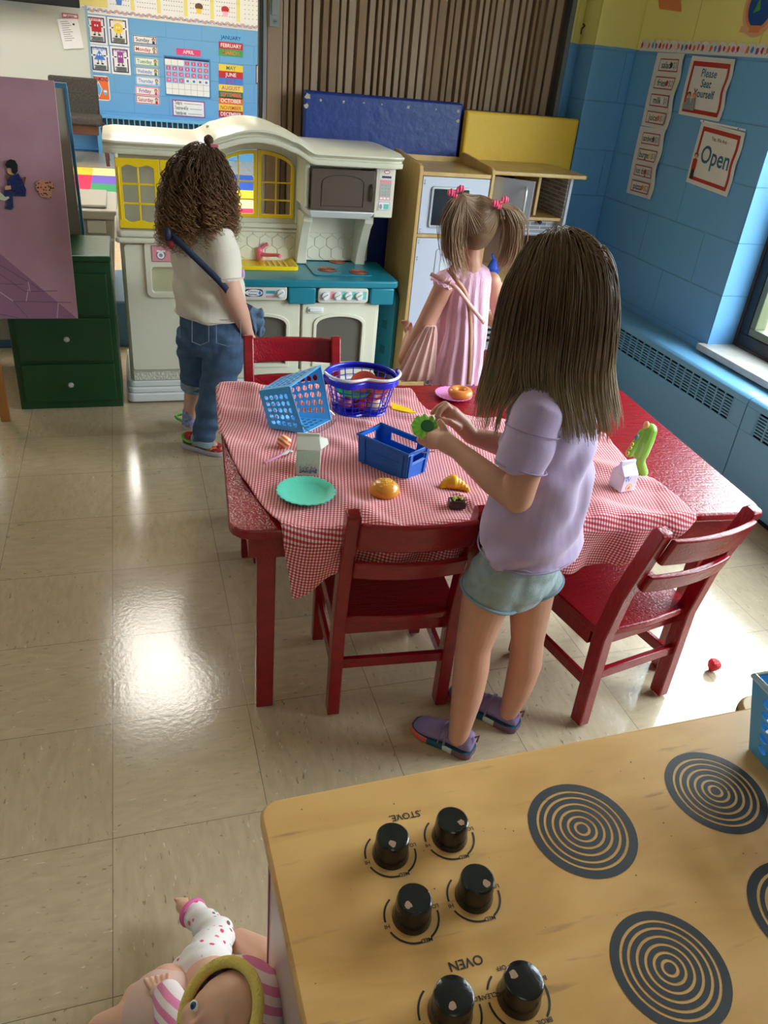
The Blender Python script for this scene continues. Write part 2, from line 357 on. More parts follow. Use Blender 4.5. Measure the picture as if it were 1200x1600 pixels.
def floor_mat():
    m, nt, nd, lk, p = new_mat('vinyl_tile')
    g = nd.new('ShaderNodeNewGeometry'); P = g.outputs['Position']
    mp = nd.new('ShaderNodeMapping'); mp.vector_type = 'POINT'; mp.inputs['Location'].default_value = (30.48, 30.48, 0); lk.new(P, mp.inputs[0])
    br = nd.new('ShaderNodeTexBrick'); lk.new(mp.outputs[0], br.inputs['Vector']); br.offset = 0.0; br.inputs['Scale'].default_value = 1
    br.inputs['Brick Width'].default_value = 0.3048; br.inputs['Row Height'].default_value = 0.3048; br.inputs['Mortar Size'].default_value = 0.0007; br.inputs['Mortar Smooth'].default_value = 0.2
    br.inputs['Color1'].default_value = lin((190, 171, 143)) + (1,); br.inputs['Color2'].default_value = lin((184, 165, 137)) + (1,); br.inputs['Mortar'].default_value = lin((110, 92, 70)) + (1,)
    ck = nd.new('ShaderNodeTexChecker'); ck.inputs['Scale'].default_value = 1 / 0.3048; lk.new(mp.outputs[0], ck.inputs['Vector'])
    def flecks(sc, off):
        a = nd.new('ShaderNodeMapping'); a.inputs['Scale'].default_value = (sc[0], sc[1], 1); a.inputs['Location'].default_value = (off, off, 0); lk.new(P, a.inputs[0])
        b = nd.new('ShaderNodeMapping'); b.inputs['Scale'].default_value = (sc[1], sc[0], 1); b.inputs['Location'].default_value = (off, -off, 0); lk.new(P, b.inputs[0])
        v = nd.new('ShaderNodeMix'); v.data_type = 'VECTOR'; lk.new(ck.outputs['Fac'], v.inputs[0]); lk.new(a.outputs[0], v.inputs[4]); lk.new(b.outputs[0], v.inputs[5])
        n = nd.new('ShaderNodeTexNoise'); n.inputs['Scale'].default_value = 1; n.inputs['Detail'].default_value = 3; n.inputs['Distortion'].default_value = 0.6; lk.new(v.outputs[1], n.inputs['Vector'])
        return n.outputs[0]
    f1 = flecks((130, 42), 0); f2 = flecks((120, 38), 7.3); f3 = flecks((60, 18), 3.1)
    r1 = ramp(nd, [(0.66, (0, 0, 0)), (0.72, (1, 1, 1))]); lk.new(f1, r1.inputs[0])
    r2 = ramp(nd, [(0.68, (0, 0, 0)), (0.74, (1, 1, 1))]); lk.new(f2, r2.inputs[0])
    r3 = ramp(nd, [(0.3, (0.93, 0.93, 0.93)), (0.7, (1.07, 1.07, 1.07))]); lk.new(f3, r3.inputs[0])
    m0 = nd.new('ShaderNodeMix'); m0.data_type = 'RGBA'; m0.blend_type = 'MULTIPLY'; m0.inputs[0].default_value = 1; lk.new(br.outputs['Color'], m0.inputs[6]); lk.new(r3.outputs[0], m0.inputs[7])
    m1 = nd.new('ShaderNodeMix'); m1.data_type = 'RGBA'; lk.new(r1.outputs[0], m1.inputs[0]); lk.new(m0.outputs[2], m1.inputs[6]); m1.inputs[7].default_value = lin((138, 122, 96)) + (1,)
    m2 = nd.new('ShaderNodeMix'); m2.data_type = 'RGBA'; lk.new(r2.outputs[0], m2.inputs[0]); lk.new(m1.outputs[2], m2.inputs[6]); m2.inputs[7].default_value = lin((214, 203, 182)) + (1,)
    lk.new(m2.outputs[2], p.inputs['Base Color'])
    n2 = nd.new('ShaderNodeTexNoise'); n2.inputs['Scale'].default_value = 3.0; n2.inputs['Detail'].default_value = 4; lk.new(P, n2.inputs['Vector'])
    rr = ramp(nd, [(0.3, (0.11,) * 3), (0.75, (0.20,) * 3)]); lk.new(n2.outputs[0], rr.inputs[0]); lk.new(rr.outputs[0], p.inputs['Roughness'])
    n3 = nd.new('ShaderNodeTexNoise'); n3.inputs['Scale'].default_value = 90; n3.inputs['Detail'].default_value = 3; lk.new(P, n3.inputs['Vector'])
    bs = nd.new('ShaderNodeMath'); bs.operation = 'MULTIPLY_ADD'; lk.new(br.outputs['Fac'], bs.inputs[0]); bs.inputs[1].default_value = -0.7; lk.new(n3.outputs[0], bs.inputs[2])
    b = nd.new('ShaderNodeBump'); b.inputs['Strength'].default_value = 0.12; b.inputs['Distance'].default_value = 0.002; lk.new(bs.outputs[0], b.inputs['Height']); lk.new(b.outputs[0], p.inputs['Normal'])
    p.inputs['Specular IOR Level'].default_value = 0.5
    return m
XL = -2.9; YB = -2.8
struct(MB().box(XL - .1, 2.7, YB - .1, YFAR + .3, -0.1, 0).build('floor', floor_mat(), smooth=False))
M_CEIL = mat('ceiling_tile', (225, 222, 214), 0.9, bump=0.15, bscale=120)
struct(MB().box(XL - .1, 2.7, YB - .1, YFAR + .3, HT, HT + .1).build('ceiling', M_CEIL, smooth=False))
w = MB()
w.box(WX, 2.62, YB, YFAR + .2, 0, WIN_Z0); w.box(WX, 2.62, YB, YFAR + .2, WIN_Z1, HT)
w.box(WX, 2.62, YB, WIN_Y0, WIN_Z0, WIN_Z1); w.box(WX, 2.62, WIN_Y1, YFAR + .2, WIN_Z0, WIN_Z1)
struct(w.build('wall_right', M_WALL, smooth=False))
w = MB(); w.box(2.155, WX, 2.84, 3.12, 0, HT); w.box(2.075, 2.155, 2.985, 3.12, 0, HT)
struct(w.build('wall_back', M_WALL, smooth=False, bevel=0.004))
struct(MB().box(XL - .2, XL, YB, YFAR + .2, 0, HT).build('wall_left', M_WALL, smooth=False))
struct(MB().box(XL, WX, YB - .2, YB, 0, HT).build('wall_behind', M_WALL, smooth=False))
struct(MB().box(XL, WX, YFAR, YFAR + .2, 0, HT).build('wall_far', M_WALL, smooth=False))
# window
M_FRAME = mat('dark_frame', (34, 36, 44), 0.4); M_SASH = mat('olive_sash', (112, 116, 92), 0.4); M_BRZ = mat('bronze_trim', (62, 44, 34), 0.45)
M_SILL = mat('marble_sill', (196, 190, 182), 0.25, var=0.12, vscale=14, bump=0.05, bscale=40)
def glass_mat():
    m, nt, nd, lk, p = new_mat('window_glass'); out = nd['Material Output']
    t = nd.new('ShaderNodeBsdfTransparent'); t.inputs[0].default_value = (0.95, 0.98, 0.97, 1); gl = nd.new('ShaderNodeBsdfGlossy'); gl.inputs['Roughness'].default_value = 0.03
    fr = nd.new('ShaderNodeFresnel'); ge = nd.new('ShaderNodeNewGeometry'); mr = nd.new('ShaderNodeMapRange'); lk.new(ge.outputs['Backfacing'], mr.inputs[0]); mr.inputs[3].default_value = 1.5; mr.inputs[4].default_value = 1 / 1.5; lk.new(mr.outputs[0], fr.inputs[0]); mx = nd.new('ShaderNodeMixShader'); lk.new(fr.outputs[0], mx.inputs[0]); lk.new(t.outputs[0], mx.inputs[1]); lk.new(gl.outputs[0], mx.inputs[2]); lk.new(mx.outputs[0], out.inputs[0]); return m
M_GLASS = glass_mat()
win = struct(MB().box(2.545, 2.551, WIN_Y0 + .1, WIN_Y1 - .1, WIN_Z0 + .08, WIN_Z1 - .1).build('window_1', M_GLASS, smooth=False))
fr = MB()
def frame_yz(mb, x0, x1, y0, y1, z0, z1, t, mi=0):
    mb.box(x0, x1, y0, y1, z0, z0 + t, mi); mb.box(x0, x1, y0, y1, z1 - t, z1, mi); mb.box(x0, x1, y0, y0 + t, z0 + t, z1 - t, mi); mb.box(x0, x1, y1 - t, y1, z0 + t, z1 - t, mi)
frame_yz(fr, 2.498, 2.57, WIN_Y0, WIN_Y1, WIN_Z0 + .004, WIN_Z1, 0.058, 0)
frame_yz(fr, 2.50, 2.555, WIN_Y0 + .06, WIN_Y1 - .06, WIN_Z0 + .064, WIN_Z1 - .06, 0.03, 1)
frame_yz(fr, 2.493, 2.50, WIN_Y0, WIN_Y1, WIN_Z0 + .004, WIN_Z1, 0.012, 2)
fr.box(2.50, 2.56, 0.60, 0.66, WIN_Z0 + .06, WIN_Z1 - .06, 0)
fr.build('window_frame', [M_FRAME, M_SASH, M_BRZ], win, smooth=False, bevel=0.003)
MB().box(2.335, 2.52, WIN_Y0 - .03, WIN_Y1 + .02, 0.414, 0.441).build('window_sill', M_SILL, win, smooth=False, bevel=0.003)
# outside
struct(MB().box(2.7, 30, -25, 25, -0.5, -0.3).build('ground', mat('lawn', (86, 104, 52), 0.9, var=0.3, vscale=3), smooth=False))
hb = MB()
for k in range(70):
    hb.ell((8 + random.uniform(-.8, .8), -8 + k * 0.25 + random.uniform(-.2, .2), random.uniform(0, 1.0)), (random.uniform(.4, .7),) * 3, 10, 7)
tag(hb.build('hedge', mat('hedge_leaf', (60, 88, 40), 0.9, var=0.5, vscale=6)), 'green hedge outside beyond the window', 'hedge')

# baseboard along right wall is hidden by the heater covers
M_HEAT = mat('heater_blue', (110, 166, 208), 0.35); M_DARK = mat('dark_void', (16, 16, 18), 0.8)
def heater(y0, y1, g0, g1, label, xf=2.225, ztop=0.405, zg0=0.283, zg1=0.374):
    t = thing('heater_cover', label, 'heater', (xf + .07, (y0 + y1) / 2, 0), 0, 'blue convector covers under the window')
    b = MB(); x1 = WX - .001
    b.prism([(xf, .03), (xf + .006, .03), (xf + .006, zg0), (xf, zg0)], y0, y1, 0, 'y')
    b.prism([(xf, zg1), (xf + .004, ztop - .01), (xf + .012, ztop - .003), (xf + .022, ztop), (x1, ztop), (x1, ztop - .006), (xf + .022, ztop - .006), (xf + .012, ztop - .009), (xf + .009, zg1)], y0, y1, 0, 'y')
    b.box(xf, xf + .006, y0, g0, zg0, zg1); b.box(xf, xf + .006, g1, y1, zg0, zg1)
    b.box(xf + .02, x1, y0, y1, 0.0, .03, 1)
    b.build('cover_panel', [M_HEAT, M_DARK], t, bevel=0.0015)
    gr = MB(); n = max(1, round((g1 - g0) / 0.0495)); st = (g1 - g0) / n
    for k in range(n + 1): gr.box(xf, xf + .006, g0 + k * st - .0035, g0 + k * st + .0035, zg0, zg1)
    for k in range(1, 8): z = zg0 + (zg1 - zg0) * k / 8; gr.box(xf + .001, xf + .006, g0, g1, z - .0028, z + .0028)
    gr.build('grille', M_HEAT, t, smooth=False)
    MB().box(xf + .03, x1 - .02, y0 + .01, y1 - .01, .04, ztop - .03).build('dark_core', M_DARK, t, smooth=False)
heater(1.372, 2.835, 1.44, 2.40, 'blue convector cover running from the room corner to under the window')
heater(-0.25, 1.368, -0.1, 1.30, 'blue convector cover at the right edge, nearer the camera')

# ceiling lamps
M_LAMP = mat('lamp_diffuser', (255, 252, 244), 0.5, emit=(255, 250, 240), estr=24.0)
M_LAMP2 = mat('lamp_diffuser_near', (255, 252, 244), 0.5, emit=(255, 248, 240), estr=2.2)
M_LF = mat('lamp_housing', (235, 235, 230), 0.5)
def ceil_light(x, y, w, l, label, dm):
    t = thing('ceiling_light', label, 'lamp', (x, y, HT), 0, 'ceiling light panels')
    MB().box(x - w / 2 - .03, x + w / 2 + .03, y - l / 2 - .03, y + l / 2 + .03, HT - .02, HT - .0005).build('housing', M_LF, t, smooth=False)
    MB().box(x - w / 2, x + w / 2, y - l / 2, y + l / 2, HT - .026, HT - .0205).build('diffuser', dm, t, smooth=False)
for k, (x, y) in enumerate([(0.12, 3.9), (0.12, 6.6), (-1.7, 5.2), (1.6, 5.2), (1.6, 7.8), (-1.7, 7.8)]):
    ceil_light(x, y, 0.55, 1.15, ['light panel over the opening beside the folding partition', 'light panel in the middle of the far room', 'light panel on the left of the far room', 'light panel behind the folding partition', 'light panel at the far right of the far room', 'light panel at the far left of the far room'][k], M_LAMP)
for k, (x, y) in enumerate([(-1.5, 0.3), (0.1, -1.7)]):
    ceil_light(x, y, 0.55, 1.15, ['light panel over the left of the near room', 'light panel behind the camera'][k], M_LAMP2)

# folding partition
M_PART = mat('taupe_vinyl', (150, 122, 98), 0.55, bump=0.12, bscale=300); M_CHR = mat('brushed_steel', (170, 172, 176), 0.3, metal=0.9); M_PDK = mat('dark_edge', (45, 38, 34), 0.5)
t = thing('folding_partition', 'tall taupe accordion partition with a steel edged lead post', 'partition', (1.4, 3.03, 0))
rp_ = random.Random(4)
x = 0.79; pl = []
while x < 2.05:
    w1 = rp_.uniform(.016, .032); w2 = rp_.uniform(.005, .014); d = rp_.uniform(.018, .034); tl = rp_.uniform(-.006, .006)
    pl += [(x, 3.0 + tl), (x + w1, 3.0 - tl), (x + w1 + .004, 3.0 + d), (x + w1 + w2, 3.0 + d)]
    x += w1 + w2 + .003
pl = [p for p in pl if p[0] < 2.06]
poly = pl + [(2.062, 3.0), (2.062, 3.07), (0.79, 3.07)]
MB().prism(poly, 0.01, HT - .002, 0, 'z').build('pleats', M_PART, t, smooth=False, bevel=0.0015, bseg=1)
b = MB(); b.box(.722, .785, 2.985, 3.05, 0.01, HT - .002, 0); b.box(.704, .722, 2.99, 3.045, 0.01, HT - .002, 1); b.box(.690, .704, 2.995, 3.04, .01, HT - .002, 2)
b.build('lead_post', [M_PART, M_CHR, M_PDK], t, smooth=False, bevel=0.004)
b = MB(); b.box(.728, .768, 2.975, 2.986, 1.405, 1.66, 0); b.box(.736, .760, 2.965, 2.978, 1.445, 1.66, 0); b.cyl((.752, 2.976, 1.424), (.752, 2.970, 1.424), .0075, seg=16, mi=0); b.box(.745, .759, 2.9685, 2.971, 1.4225, 1.4255, 1)
b.build('latch_plate', [M_CHR, M_PDK], t, bevel=0.001)
tr = MB(); tr.box(2.062, 2.085, 2.94, 3.06, 0, HT - .002)
struct(tr.build('trim_1', mat('track_metal', (96, 98, 100), 0.4, metal=0.6), smooth=False, bevel=0.003))

# standing gym mats in front of the partition
M_MB = mat('mat_blue', (14, 48, 128), 0.42, bump=0.25, bscale=25); M_MY = mat('mat_yellow', (230, 186, 44), 0.5, bump=0.2, bscale=30); M_WORN = mat('worn_white', (170, 165, 155), 0.8)
def gym_mat(x0, x1, ylist, top, label, colors, worn):
    t = thing('gym_mat', label, 'mat', ((x0 + x1) / 2, ylist[0], 0), 0, 'folded gym mats standing against the partition')
    for k in range(len(ylist) - 1):
        dz = -0.006 * (k % 2)
        b = MB()
        def fn(u, v, y):
            return (x0 + .002 + (x1 - x0 - .004) * u, y, .005 + (top + dz) * v)
        b.box(x0 + .003 * k, x1, ylist[k] + .001, ylist[k + 1] - .001, 0.004, top + dz)
        b.build('panel', colors[k], t, bevel=0.010, bseg=3)
    if worn:
        r = random.Random(3)
        for (px, pz, s) in [(.875, -.02, .012), (.87, -.055, .009), (.93, -.03, .005), (1.03, -.03, .005), (1.12, -.028, .004), (1.20, -.028, .003), (1.32, -.03, .007), (1.45, -.03, .004), (1.555, -.03, .007), (1.56, -.07, .008)]:
            pts = [(px + s * (1 + r.uniform(-.4, .4)) * cos(a * 0.7), ylist[0] + .0002, top + pz + s * (1 + r.uniform(-.4, .4)) * sin(a * 0.7)) for a in range(9)]
            b = MB(); b.add(pts, [tuple(range(9))], 0); b.build('scuff', M_WORN, t, smooth=False, fixn=False)
gym_mat(.862, 1.578, [2.865, 2.89, 2.915, 2.94], 1.19, 'blue folded gym mat with scuffed edges standing behind the kitchens', [M_MB, M_MB, M_MB], True)
gym_mat(1.585, 2.148, [2.83, 2.875, 2.90, 2.93], 1.168, 'yellow gym mat with a blue rear layer standing beside the wall', [M_MY, M_MB, M_MB], False)

# ------------------------------------------------------------------ far room
def far_sheet(px, name, label, cat, group, base, thick=0.0015, yy=YFAR - .004, corner=0.0):
    """px: top left, top right, bottom left pixel of the photo"""
    tl = A(px[0][0], px[0][1], 1, yy); tr_ = A(px[1][0], px[1][1], 1, yy); bl = A(px[2][0], px[2][1], 1, yy)
    w = abs(tr_.x - tl.x); h = abs(tl.z - bl.z); x0 = (tl.x + bl.x) / 2; z0 = bl.z
    S = Sheet((x0, yy, z0), (1, 0, 0), (0, 0, 1), w, h, base, thick, corner)
    S.step = 0.0006
    S.meta = (name, label, cat, group); return S
def fin(S, curl=None):
    o = S.build(S.meta[0], curl=curl); tag(o, S.meta[1], S.meta[2], S.meta[3]); return o
W = lambda n, c, r=0.6: mat(n, c, r)
P_W = W('paper_white', (238, 238, 242)); P_NAVY = W('ink_navy', (34, 44, 96)); P_RED = W('ink_red', (196, 38, 52)); P_DK = W('ink_dark', (40, 40, 46)); P_PINK = W('ink_pink', (226, 66, 128))
P_YEL = W('ink_yellow', (240, 208, 70)); P_GRN = W('ink_green', (72, 160, 84)); P_BLU = W('ink_blue', (66, 128, 216)); P_ORG = W('ink_orange', (236, 112, 44)); P_PUR = W('ink_purple', (150, 70, 160)); P_TEAL = W('ink_teal', (40, 118, 104)); P_SKIN = W('ink_skin', (214, 160, 120)); P_BRN = W('ink_brown', (110, 70, 44)); P_LB = W('ink_lightblue', (96, 176, 236)); P_GREY = W('ink_grey', (150, 150, 156)); P_PALE = W('ink_pale', (250, 226, 200)); P_LPINK = W('ink_lightpink', (246, 190, 214)); P_LYEL = W('paper_yellow', (232, 226, 130))
# whiteboard and screen
wb = thing('whiteboard', 'large whiteboard on the far wall left of the posters', 'whiteboard', (-2.0, YFAR - .02, 1.1))
a = A(133, 20, 1, YFAR - .02); bq = A(139, 118, 1, YFAR - .02)
MB().box(-2.85, a.x, YFAR - .03, YFAR - .002, bq.z - .15, 1.46).build('board', mat('whiteboard_surface', (214, 216, 210), 0.25), wb, smooth=False)
MB().box(a.x, a.x + .025, YFAR - .04, YFAR - .002, bq.z - .17, 1.48).build('edge_trim', mat('alu_trim', (150, 190, 220), 0.3, metal=0.3), wb, smooth=False)
p0 = A(0, 2, 1, 9.7); p1 = A(125, 13, 1, 9.7)
tv = thing('wall_screen', 'black screen hanging above the whiteboard', 'screen', ((p0.x + p1.x) / 2, 9.7, p1.z))
MB().box(-2.3, p1.x, 9.7, 9.78, p1.z, 2.3).build('screen', mat('screen_black', (14, 14, 16), 0.3), tv, bevel=0.01)
MB().box(-1.6, -0.9, 9.78, YFAR - .002, 1.6, 2.0).build('bracket', M_PDK, tv, smooth=False)
S = far_sheet(((95, 30), (127, 28), (100, 77)), 'paper_sheet', 'white paper clipped crookedly on the whiteboard', 'paper', None, P_W, yy=YFAR - .045)
S.rects([(.03, S.h * (.9 - .07 * k), S.w * (.5 + .2 * ((k * 7) % 3) / 3), S.h * (.9 - .07 * k) + .006) for k in range(10)], P_GREY); S.disc(S.w * .75, S.h * .8, .012, .01, P_DK)
S.mb.v = [S.o + Matrix.Rotation(radians(-8), 3, 'Y') @ (p - S.o) for p in S.mb.v]
fin(S)
S = far_sheet(((97, 20), (122, 21), (97, 27)), 'magnet_clip', 'small pink and white clip above the crooked paper', 'clip', None, P_W, yy=YFAR - .05)
S.frame(0, 0, S.w, S.h, .01, P_PINK); S.text('shapes', S.w / 2, S.h / 2, .03, P_DK); fin(S)
# shape posters
shp = [(((133, 22), (165, 25), (137, 68)), 'square', P_RED), (((167, 26), (199, 28), (171, 70)), 'circle', P_YEL), (((139, 69), (170, 71), (142, 112)), 'triangle', P_BLU), (((172, 72), (202, 74), (175, 115)), 'rectangle', P_PUR)]
for px, nm, colr in shp:
    S = far_sheet(px, 'shape_poster', f'white poster showing a {nm} with arms and legs on the far wall', 'poster', 'shape posters', P_W)
    w_, h_ = S.w, S.h
    S.frame(.02, .02, w_ - .02, h_ - .02, .012, P_NAVY); S.text(nm, w_ / 2, h_ * .89, .05, colr, maxw=w_ * .7)
    cx, cy, r = w_ / 2, h_ * .62, w_ * .24
    S.rects([(cx - r * .45, cy - r * 1.5, cx - r * .3, cy - r * .7), (cx + r * .3, cy - r * 1.5, cx + r * .45, cy - r * .7)], P_DK); S.disc(cx - r * .5, cy - r * 1.55, r * .28, r * .16, P_DK); S.disc(cx + r * .5, cy - r * 1.55, r * .28, r * .16, P_DK)
    S.rects([(cx - r * 1.5, cy - .004, cx - r * .8, cy + .008), (cx + r * .8, cy - .004, cx + r * 1.5, cy + .008)], P_DK); S.disc(cx - r * 1.55, cy, r * .2, r * .2, P_W); S.disc(cx + r * 1.55, cy, r * .2, r * .2, P_W)
    if nm == 'square': S.rect(cx - r, cy - r, cx + r, cy + r, colr)
    elif nm == 'circle': S.disc(cx, cy, r, r, colr)
    elif nm == 'triangle': S.poly3([(cx - r * 1.2, cy - r * .8), (cx + r * 1.2, cy - r * .8), (cx, cy + r * 1.1)], colr)
    else: S.rect(cx - r * .65, cy - r * 1.1, cx + r * .65, cy + r * 1.1, colr)
    S.disc(cx - r * .25, cy + .01, .008, .01, P_W); S.disc(cx + r * .25, cy + .01, .008, .01, P_W); S.arc(cx, cy - .01, r * .2, r * .26, P_DK, 200, 340, 8)
    S.rects([(w_ * .2 + (k % 2) * .01, h_ * (.24 - .05 * k), w_ * .8, h_ * (.24 - .05 * k) + .008) for k in range(4)], P_DK)
    fin(S)
S = far_sheet(((144, 117), (170, 119), (147, 156)), 'shape_poster', 'orange poster of a blue diamond below the other shape posters', 'poster', 'shape posters', P_W, corner=.03)
w_, h_ = S.w, S.h
S.rect(.01, .01, w_ - .01, h_ - .01, P_ORG); S.text('DIAMOND', w_ / 2, h_ * .86, .06, P_NAVY, maxw=w_ * .95); S.poly3([(w_ * .12, h_ * .45), (w_ * .34, h_ * .12), (w_ * .56, h_ * .45), (w_ * .34, h_ * .78)], P_W); S.poly3([(w_ * .16, h_ * .45), (w_ * .34, h_ * .17), (w_ * .52, h_ * .45), (w_ * .34, h_ * .73)], P_LB); S.disc(w_ * .72, h_ * .35, w_ * .13, h_ * .12, P_LB); S.disc(w_ * .68, h_ * .38, .01, .012, P_W); S.disc(w_ * .77, h_ * .38, .01, .012, P_W); fin(S)
# days of the week
days = [('Sunday', 54, P_NAVY, P_NAVY, 207), ('Monday', 69, P_BRN, P_RED, 208), ('Tuesday', 88, P_GRN, P_GRN, 210), ('Wednesday', 103.5, P_TEAL, P_BLU, 210.5), ('Thursday', 118.5, P_LB, P_BLU, 212), ('Friday', 134, P_PINK, P_PUR, 211), ('Saturday', 148, P_RED, P_RED, 212)]
for nm, y, bc, tc_, x in days:
    S = far_sheet(((x, y), (x + 37.5, y + 3.2), (x + 1, y + 13.5)), 'day_card', f'card reading {nm} with a little child drawn on it', 'card', 'weekday cards', P_W, corner=.012)
    S.frame(.004, .004, S.w - .004, S.h - .004, .007, bc); S.text(nm, S.w * .4, S.h * .5, S.h * .62, tc_, maxw=S.w * .62)
    cx = S.w * .86; S.disc(cx, S.h * .62, .018, .018, P_BRN); S.disc(cx, S.h * .58, .013, .013, P_SKIN); S.rect(cx - .014, S.h * .1, cx + .014, S.h * .42, bc if nm != 'Monday' else P_GREY)
    fin(S)
# months
mon = [('JANUARY', 52, P_LB, P_NAVY), ('FEBRUARY', 64.5, P_RED, P_W), ('MARCH', 75.5, P_GRN, P_ORG), ('MAY', 99.5, P_YEL, P_TEAL), ('JUNE', 110, P_RED, P_W), ('JULY', 120.5, P_BLU, P_PUR), ('AUGUST', 131, P_YEL, P_PUR), ('SEPTEMBER', 141.5, P_TEAL, P_ORG), ('OCTOBER', 151, P_ORG, P_W), ('NOVEMBER', 162, P_YEL, P_RED), ('DECEMBER', 172, P_RED, P_W)]
for nm, y, bc, tc_ in mon:
    S = far_sheet(((341.5, y), (379.5, y + 3.6), (342, y + 10.8)), 'month_card', f'strip reading {nm} in the column of months', 'card', 'month strips', bc)
    S.text(nm, S.w / 2, S.h / 2, S.h * .78, tc_, maxw=S.w * .85); fin(S)
S = far_sheet(((275, 75), (313, 78.5), (276, 85)), 'month_card', 'pink strip reading APRIL above the calendar', 'card', 'month strips', P_PINK); S.text('APRIL', S.w / 2, S.h / 2, S.h * .78, P_W, maxw=S.w * .6); fin(S)
# calendar
S = far_sheet(((255, 86), (328, 94), (259, 149)), 'wall_calendar', 'monthly calendar with pink number cards on the blue far wall', 'calendar', None, W('calendar_blue', (44, 134, 200)))
w_, h_ = S.w, S.h; S.rect(w_ * .02, h_ * .04, w_ * .97, h_ * .97, P_W); S.rect(w_ * .02, h_ * .92, w_ * .97, h_ * .97, P_NAVY)
cw = w_ * .95 / 7; ch = h_ * .88 / 6
S.rects([(w_ * .02 + cw * k - .0015, h_ * .04, w_ * .02 + cw * k + .0015, h_ * .92) for k in range(8)] + [(w_ * .02, h_ * .04 + ch * k - .0015, w_ * .97, h_ * .04 + ch * k + .0015) for k in range(7)], P_GREY)
cells = [(c, 5) for c in (3, 4, 5, 6)] + [(c, 4) for c in range(7)] + [(c, 3) for c in range(7)] + [(c, 2) for c in range(3)]
S.rects([(w_ * .02 + cw * (c + .06), h_ * .04 + ch * (r + .06), w_ * .02 + cw * (c + .94), h_ * .04 + ch * (r + .94)) for c, r in cells], P_LB)
for c, r in cells: S.disc(w_ * .02 + cw * (c + .5), h_ * .04 + ch * (r + .5), cw * .36, ch * .34, P_PINK, 8); S.lay -= 1
S.lay += 1
for i, (c, r) in enumerate(cells): S.text(str(i + 1), w_ * .02 + cw * (c + .5), h_ * .04 + ch * (r + .5), ch * .5, P_W); S.lay -= 1
for c in (3, 4, 5, 6): S.rect(w_ * .02 + cw * (c + .3), h_ * .04 + ch * 2.3, w_ * .02 + cw * (c + .7), h_ * .04 + ch * 2.7, P_BLU)
fin(S)
S = far_sheet(((269, 155), (320, 160), (270, 181)), 'sentence_card', 'white card reading Today is with blank lines below the calendar', 'card', None, P_PUR)
S.rect(.012, .012, S.w - .012, S.h - .012, P_W)
for k, tx in enumerate(['Today is', 'Tomorrow will be', 'Yesterday was']):
    tw = S.w * (.22, .4, .34)[k]; S.text(tx, .03 + tw / 2, S.h * (.82 - .3 * k), .055, P_DK, maxw=tw); S.rect(.05 + tw, S.h * (.78 - .3 * k), S.w * .9, S.h * (.78 - .3 * k) + .004, P_DK)
fin(S)
S = far_sheet(((399.5, 101), (410, 102), (400, 131)), 'name_card', 'white card cut off by the partition edge', 'card', None, P_DK); S.rect(.01, .012, S.w, S.h - .012, P_W); fin(S)
# rainbow border and top calendars
a = A(124, 17, 1, YFAR - .004); bq = A(404, 42, 1, YFAR - .004)
S = Sheet((a.x, YFAR - .008, a.z - .015), (1, 0, 0), (0, 0, 1), bq.x + .25 - a.x, .072, P_W, .0015); S.step = .0006
n = int(S.w / .088)
for k in range(n):
    cx = .045 + k * .088; up = k % 2 == 0
    for q, mm in enumerate((P_RED, P_YEL, P_BLU, P_PINK)): S.arc(cx, .022 if up else .055, .034 - q * .006, .038 - q * .006, mm, 0 if up else 180, 180 if up else 360, 10); S.lay -= 1
    S.lay += 1
    S.disc(cx + .044, .035, .014, .009, P_LB, 8)
tag(S.build('wall_border'), 'white rainbow patterned border strip across the far wall', 'border')
xs = [165, 207, 248, 290, 331, 372, 404]
for k in range(6):
    x0_ = A(xs[k] + 3, 8, 1, YFAR - .004).x; x1_ = A(xs[k + 1] + (0 if k < 5 else 30), 8, 1, YFAR - .004).x
    S = Sheet((x0_, YFAR - .004, a.z + .045), (1, 0, 0), (0, 0, 1), x1_ - x0_ - .02, .42, P_W, .001); S.step = .0006
    S.rects([(S.w * (.12 + .11 * i), .05 + .045 * j, S.w * (.12 + .11 * i) + .012, .05 + .045 * j + .008) for i in range(8) for j in range(8)], P_GREY)
    if k in (0, 3, 4): S.disc(S.w * .5, .12, .045, .035, [P_ORG, 0, 0, P_BRN, P_RED][k]); S.poly3([(S.w * .5 - .035, .10), (S.w * .5 - .025, .05), (S.w * .5 + .025, .05), (S.w * .5 + .035, .10)], [P_BLU, 0, 0, P_YEL, P_LPINK][k])
    tag(S.build('calendar_page'), ['calendar page with a blue and orange cupcake, leftmost above the border', 'plain calendar page second from the left above the border', 'plain calendar page third from the left above the border', 'calendar page with brown and yellow cupcakes above the border', 'calendar page with one red cupcake above the border', 'rightmost calendar page above the border beside the partition'][k], 'calendar page', 'calendar pages above the rainbow border')
# heater under the far wall
fz = A(300, 155, 1, 9.95).z
ftop = A(200, 183, 1, 9.9).z; fg1 = A(200, 187, 1, 9.88).z; fg0 = A(200, 198, 1, 9.88).z
t = thing('heater_cover', 'long light blue heater cabinet along the far wall', 'heater', (0.5, 9.95, 0))
M_H2 = mat('heater_light_blue', (104, 178, 236), 0.4)
b = MB(); b.box(A(151, 200, 1, 9.88).x, 2.3, 9.88, YFAR - .001, fg0 - .32, fg0, 0); b.box(-2.85, 2.3, 9.88, YFAR - .001, fg1, ftop, 0); b.box(-2.85, 2.3, 9.92, YFAR - .001, fg0 - .001, fg1 + .001, 1)
b.box(-1.5, 2.3, 9.95, YFAR - .001, 0.001, fg0 - .3, 2)
b.build('cabinet', [M_H2, mat('grille_dark', (44, 66, 78), 0.6), mat('wall_lower_blue', (40, 90, 128), 0.5)], t, smooth=False, bevel=0.004)
b = MB()
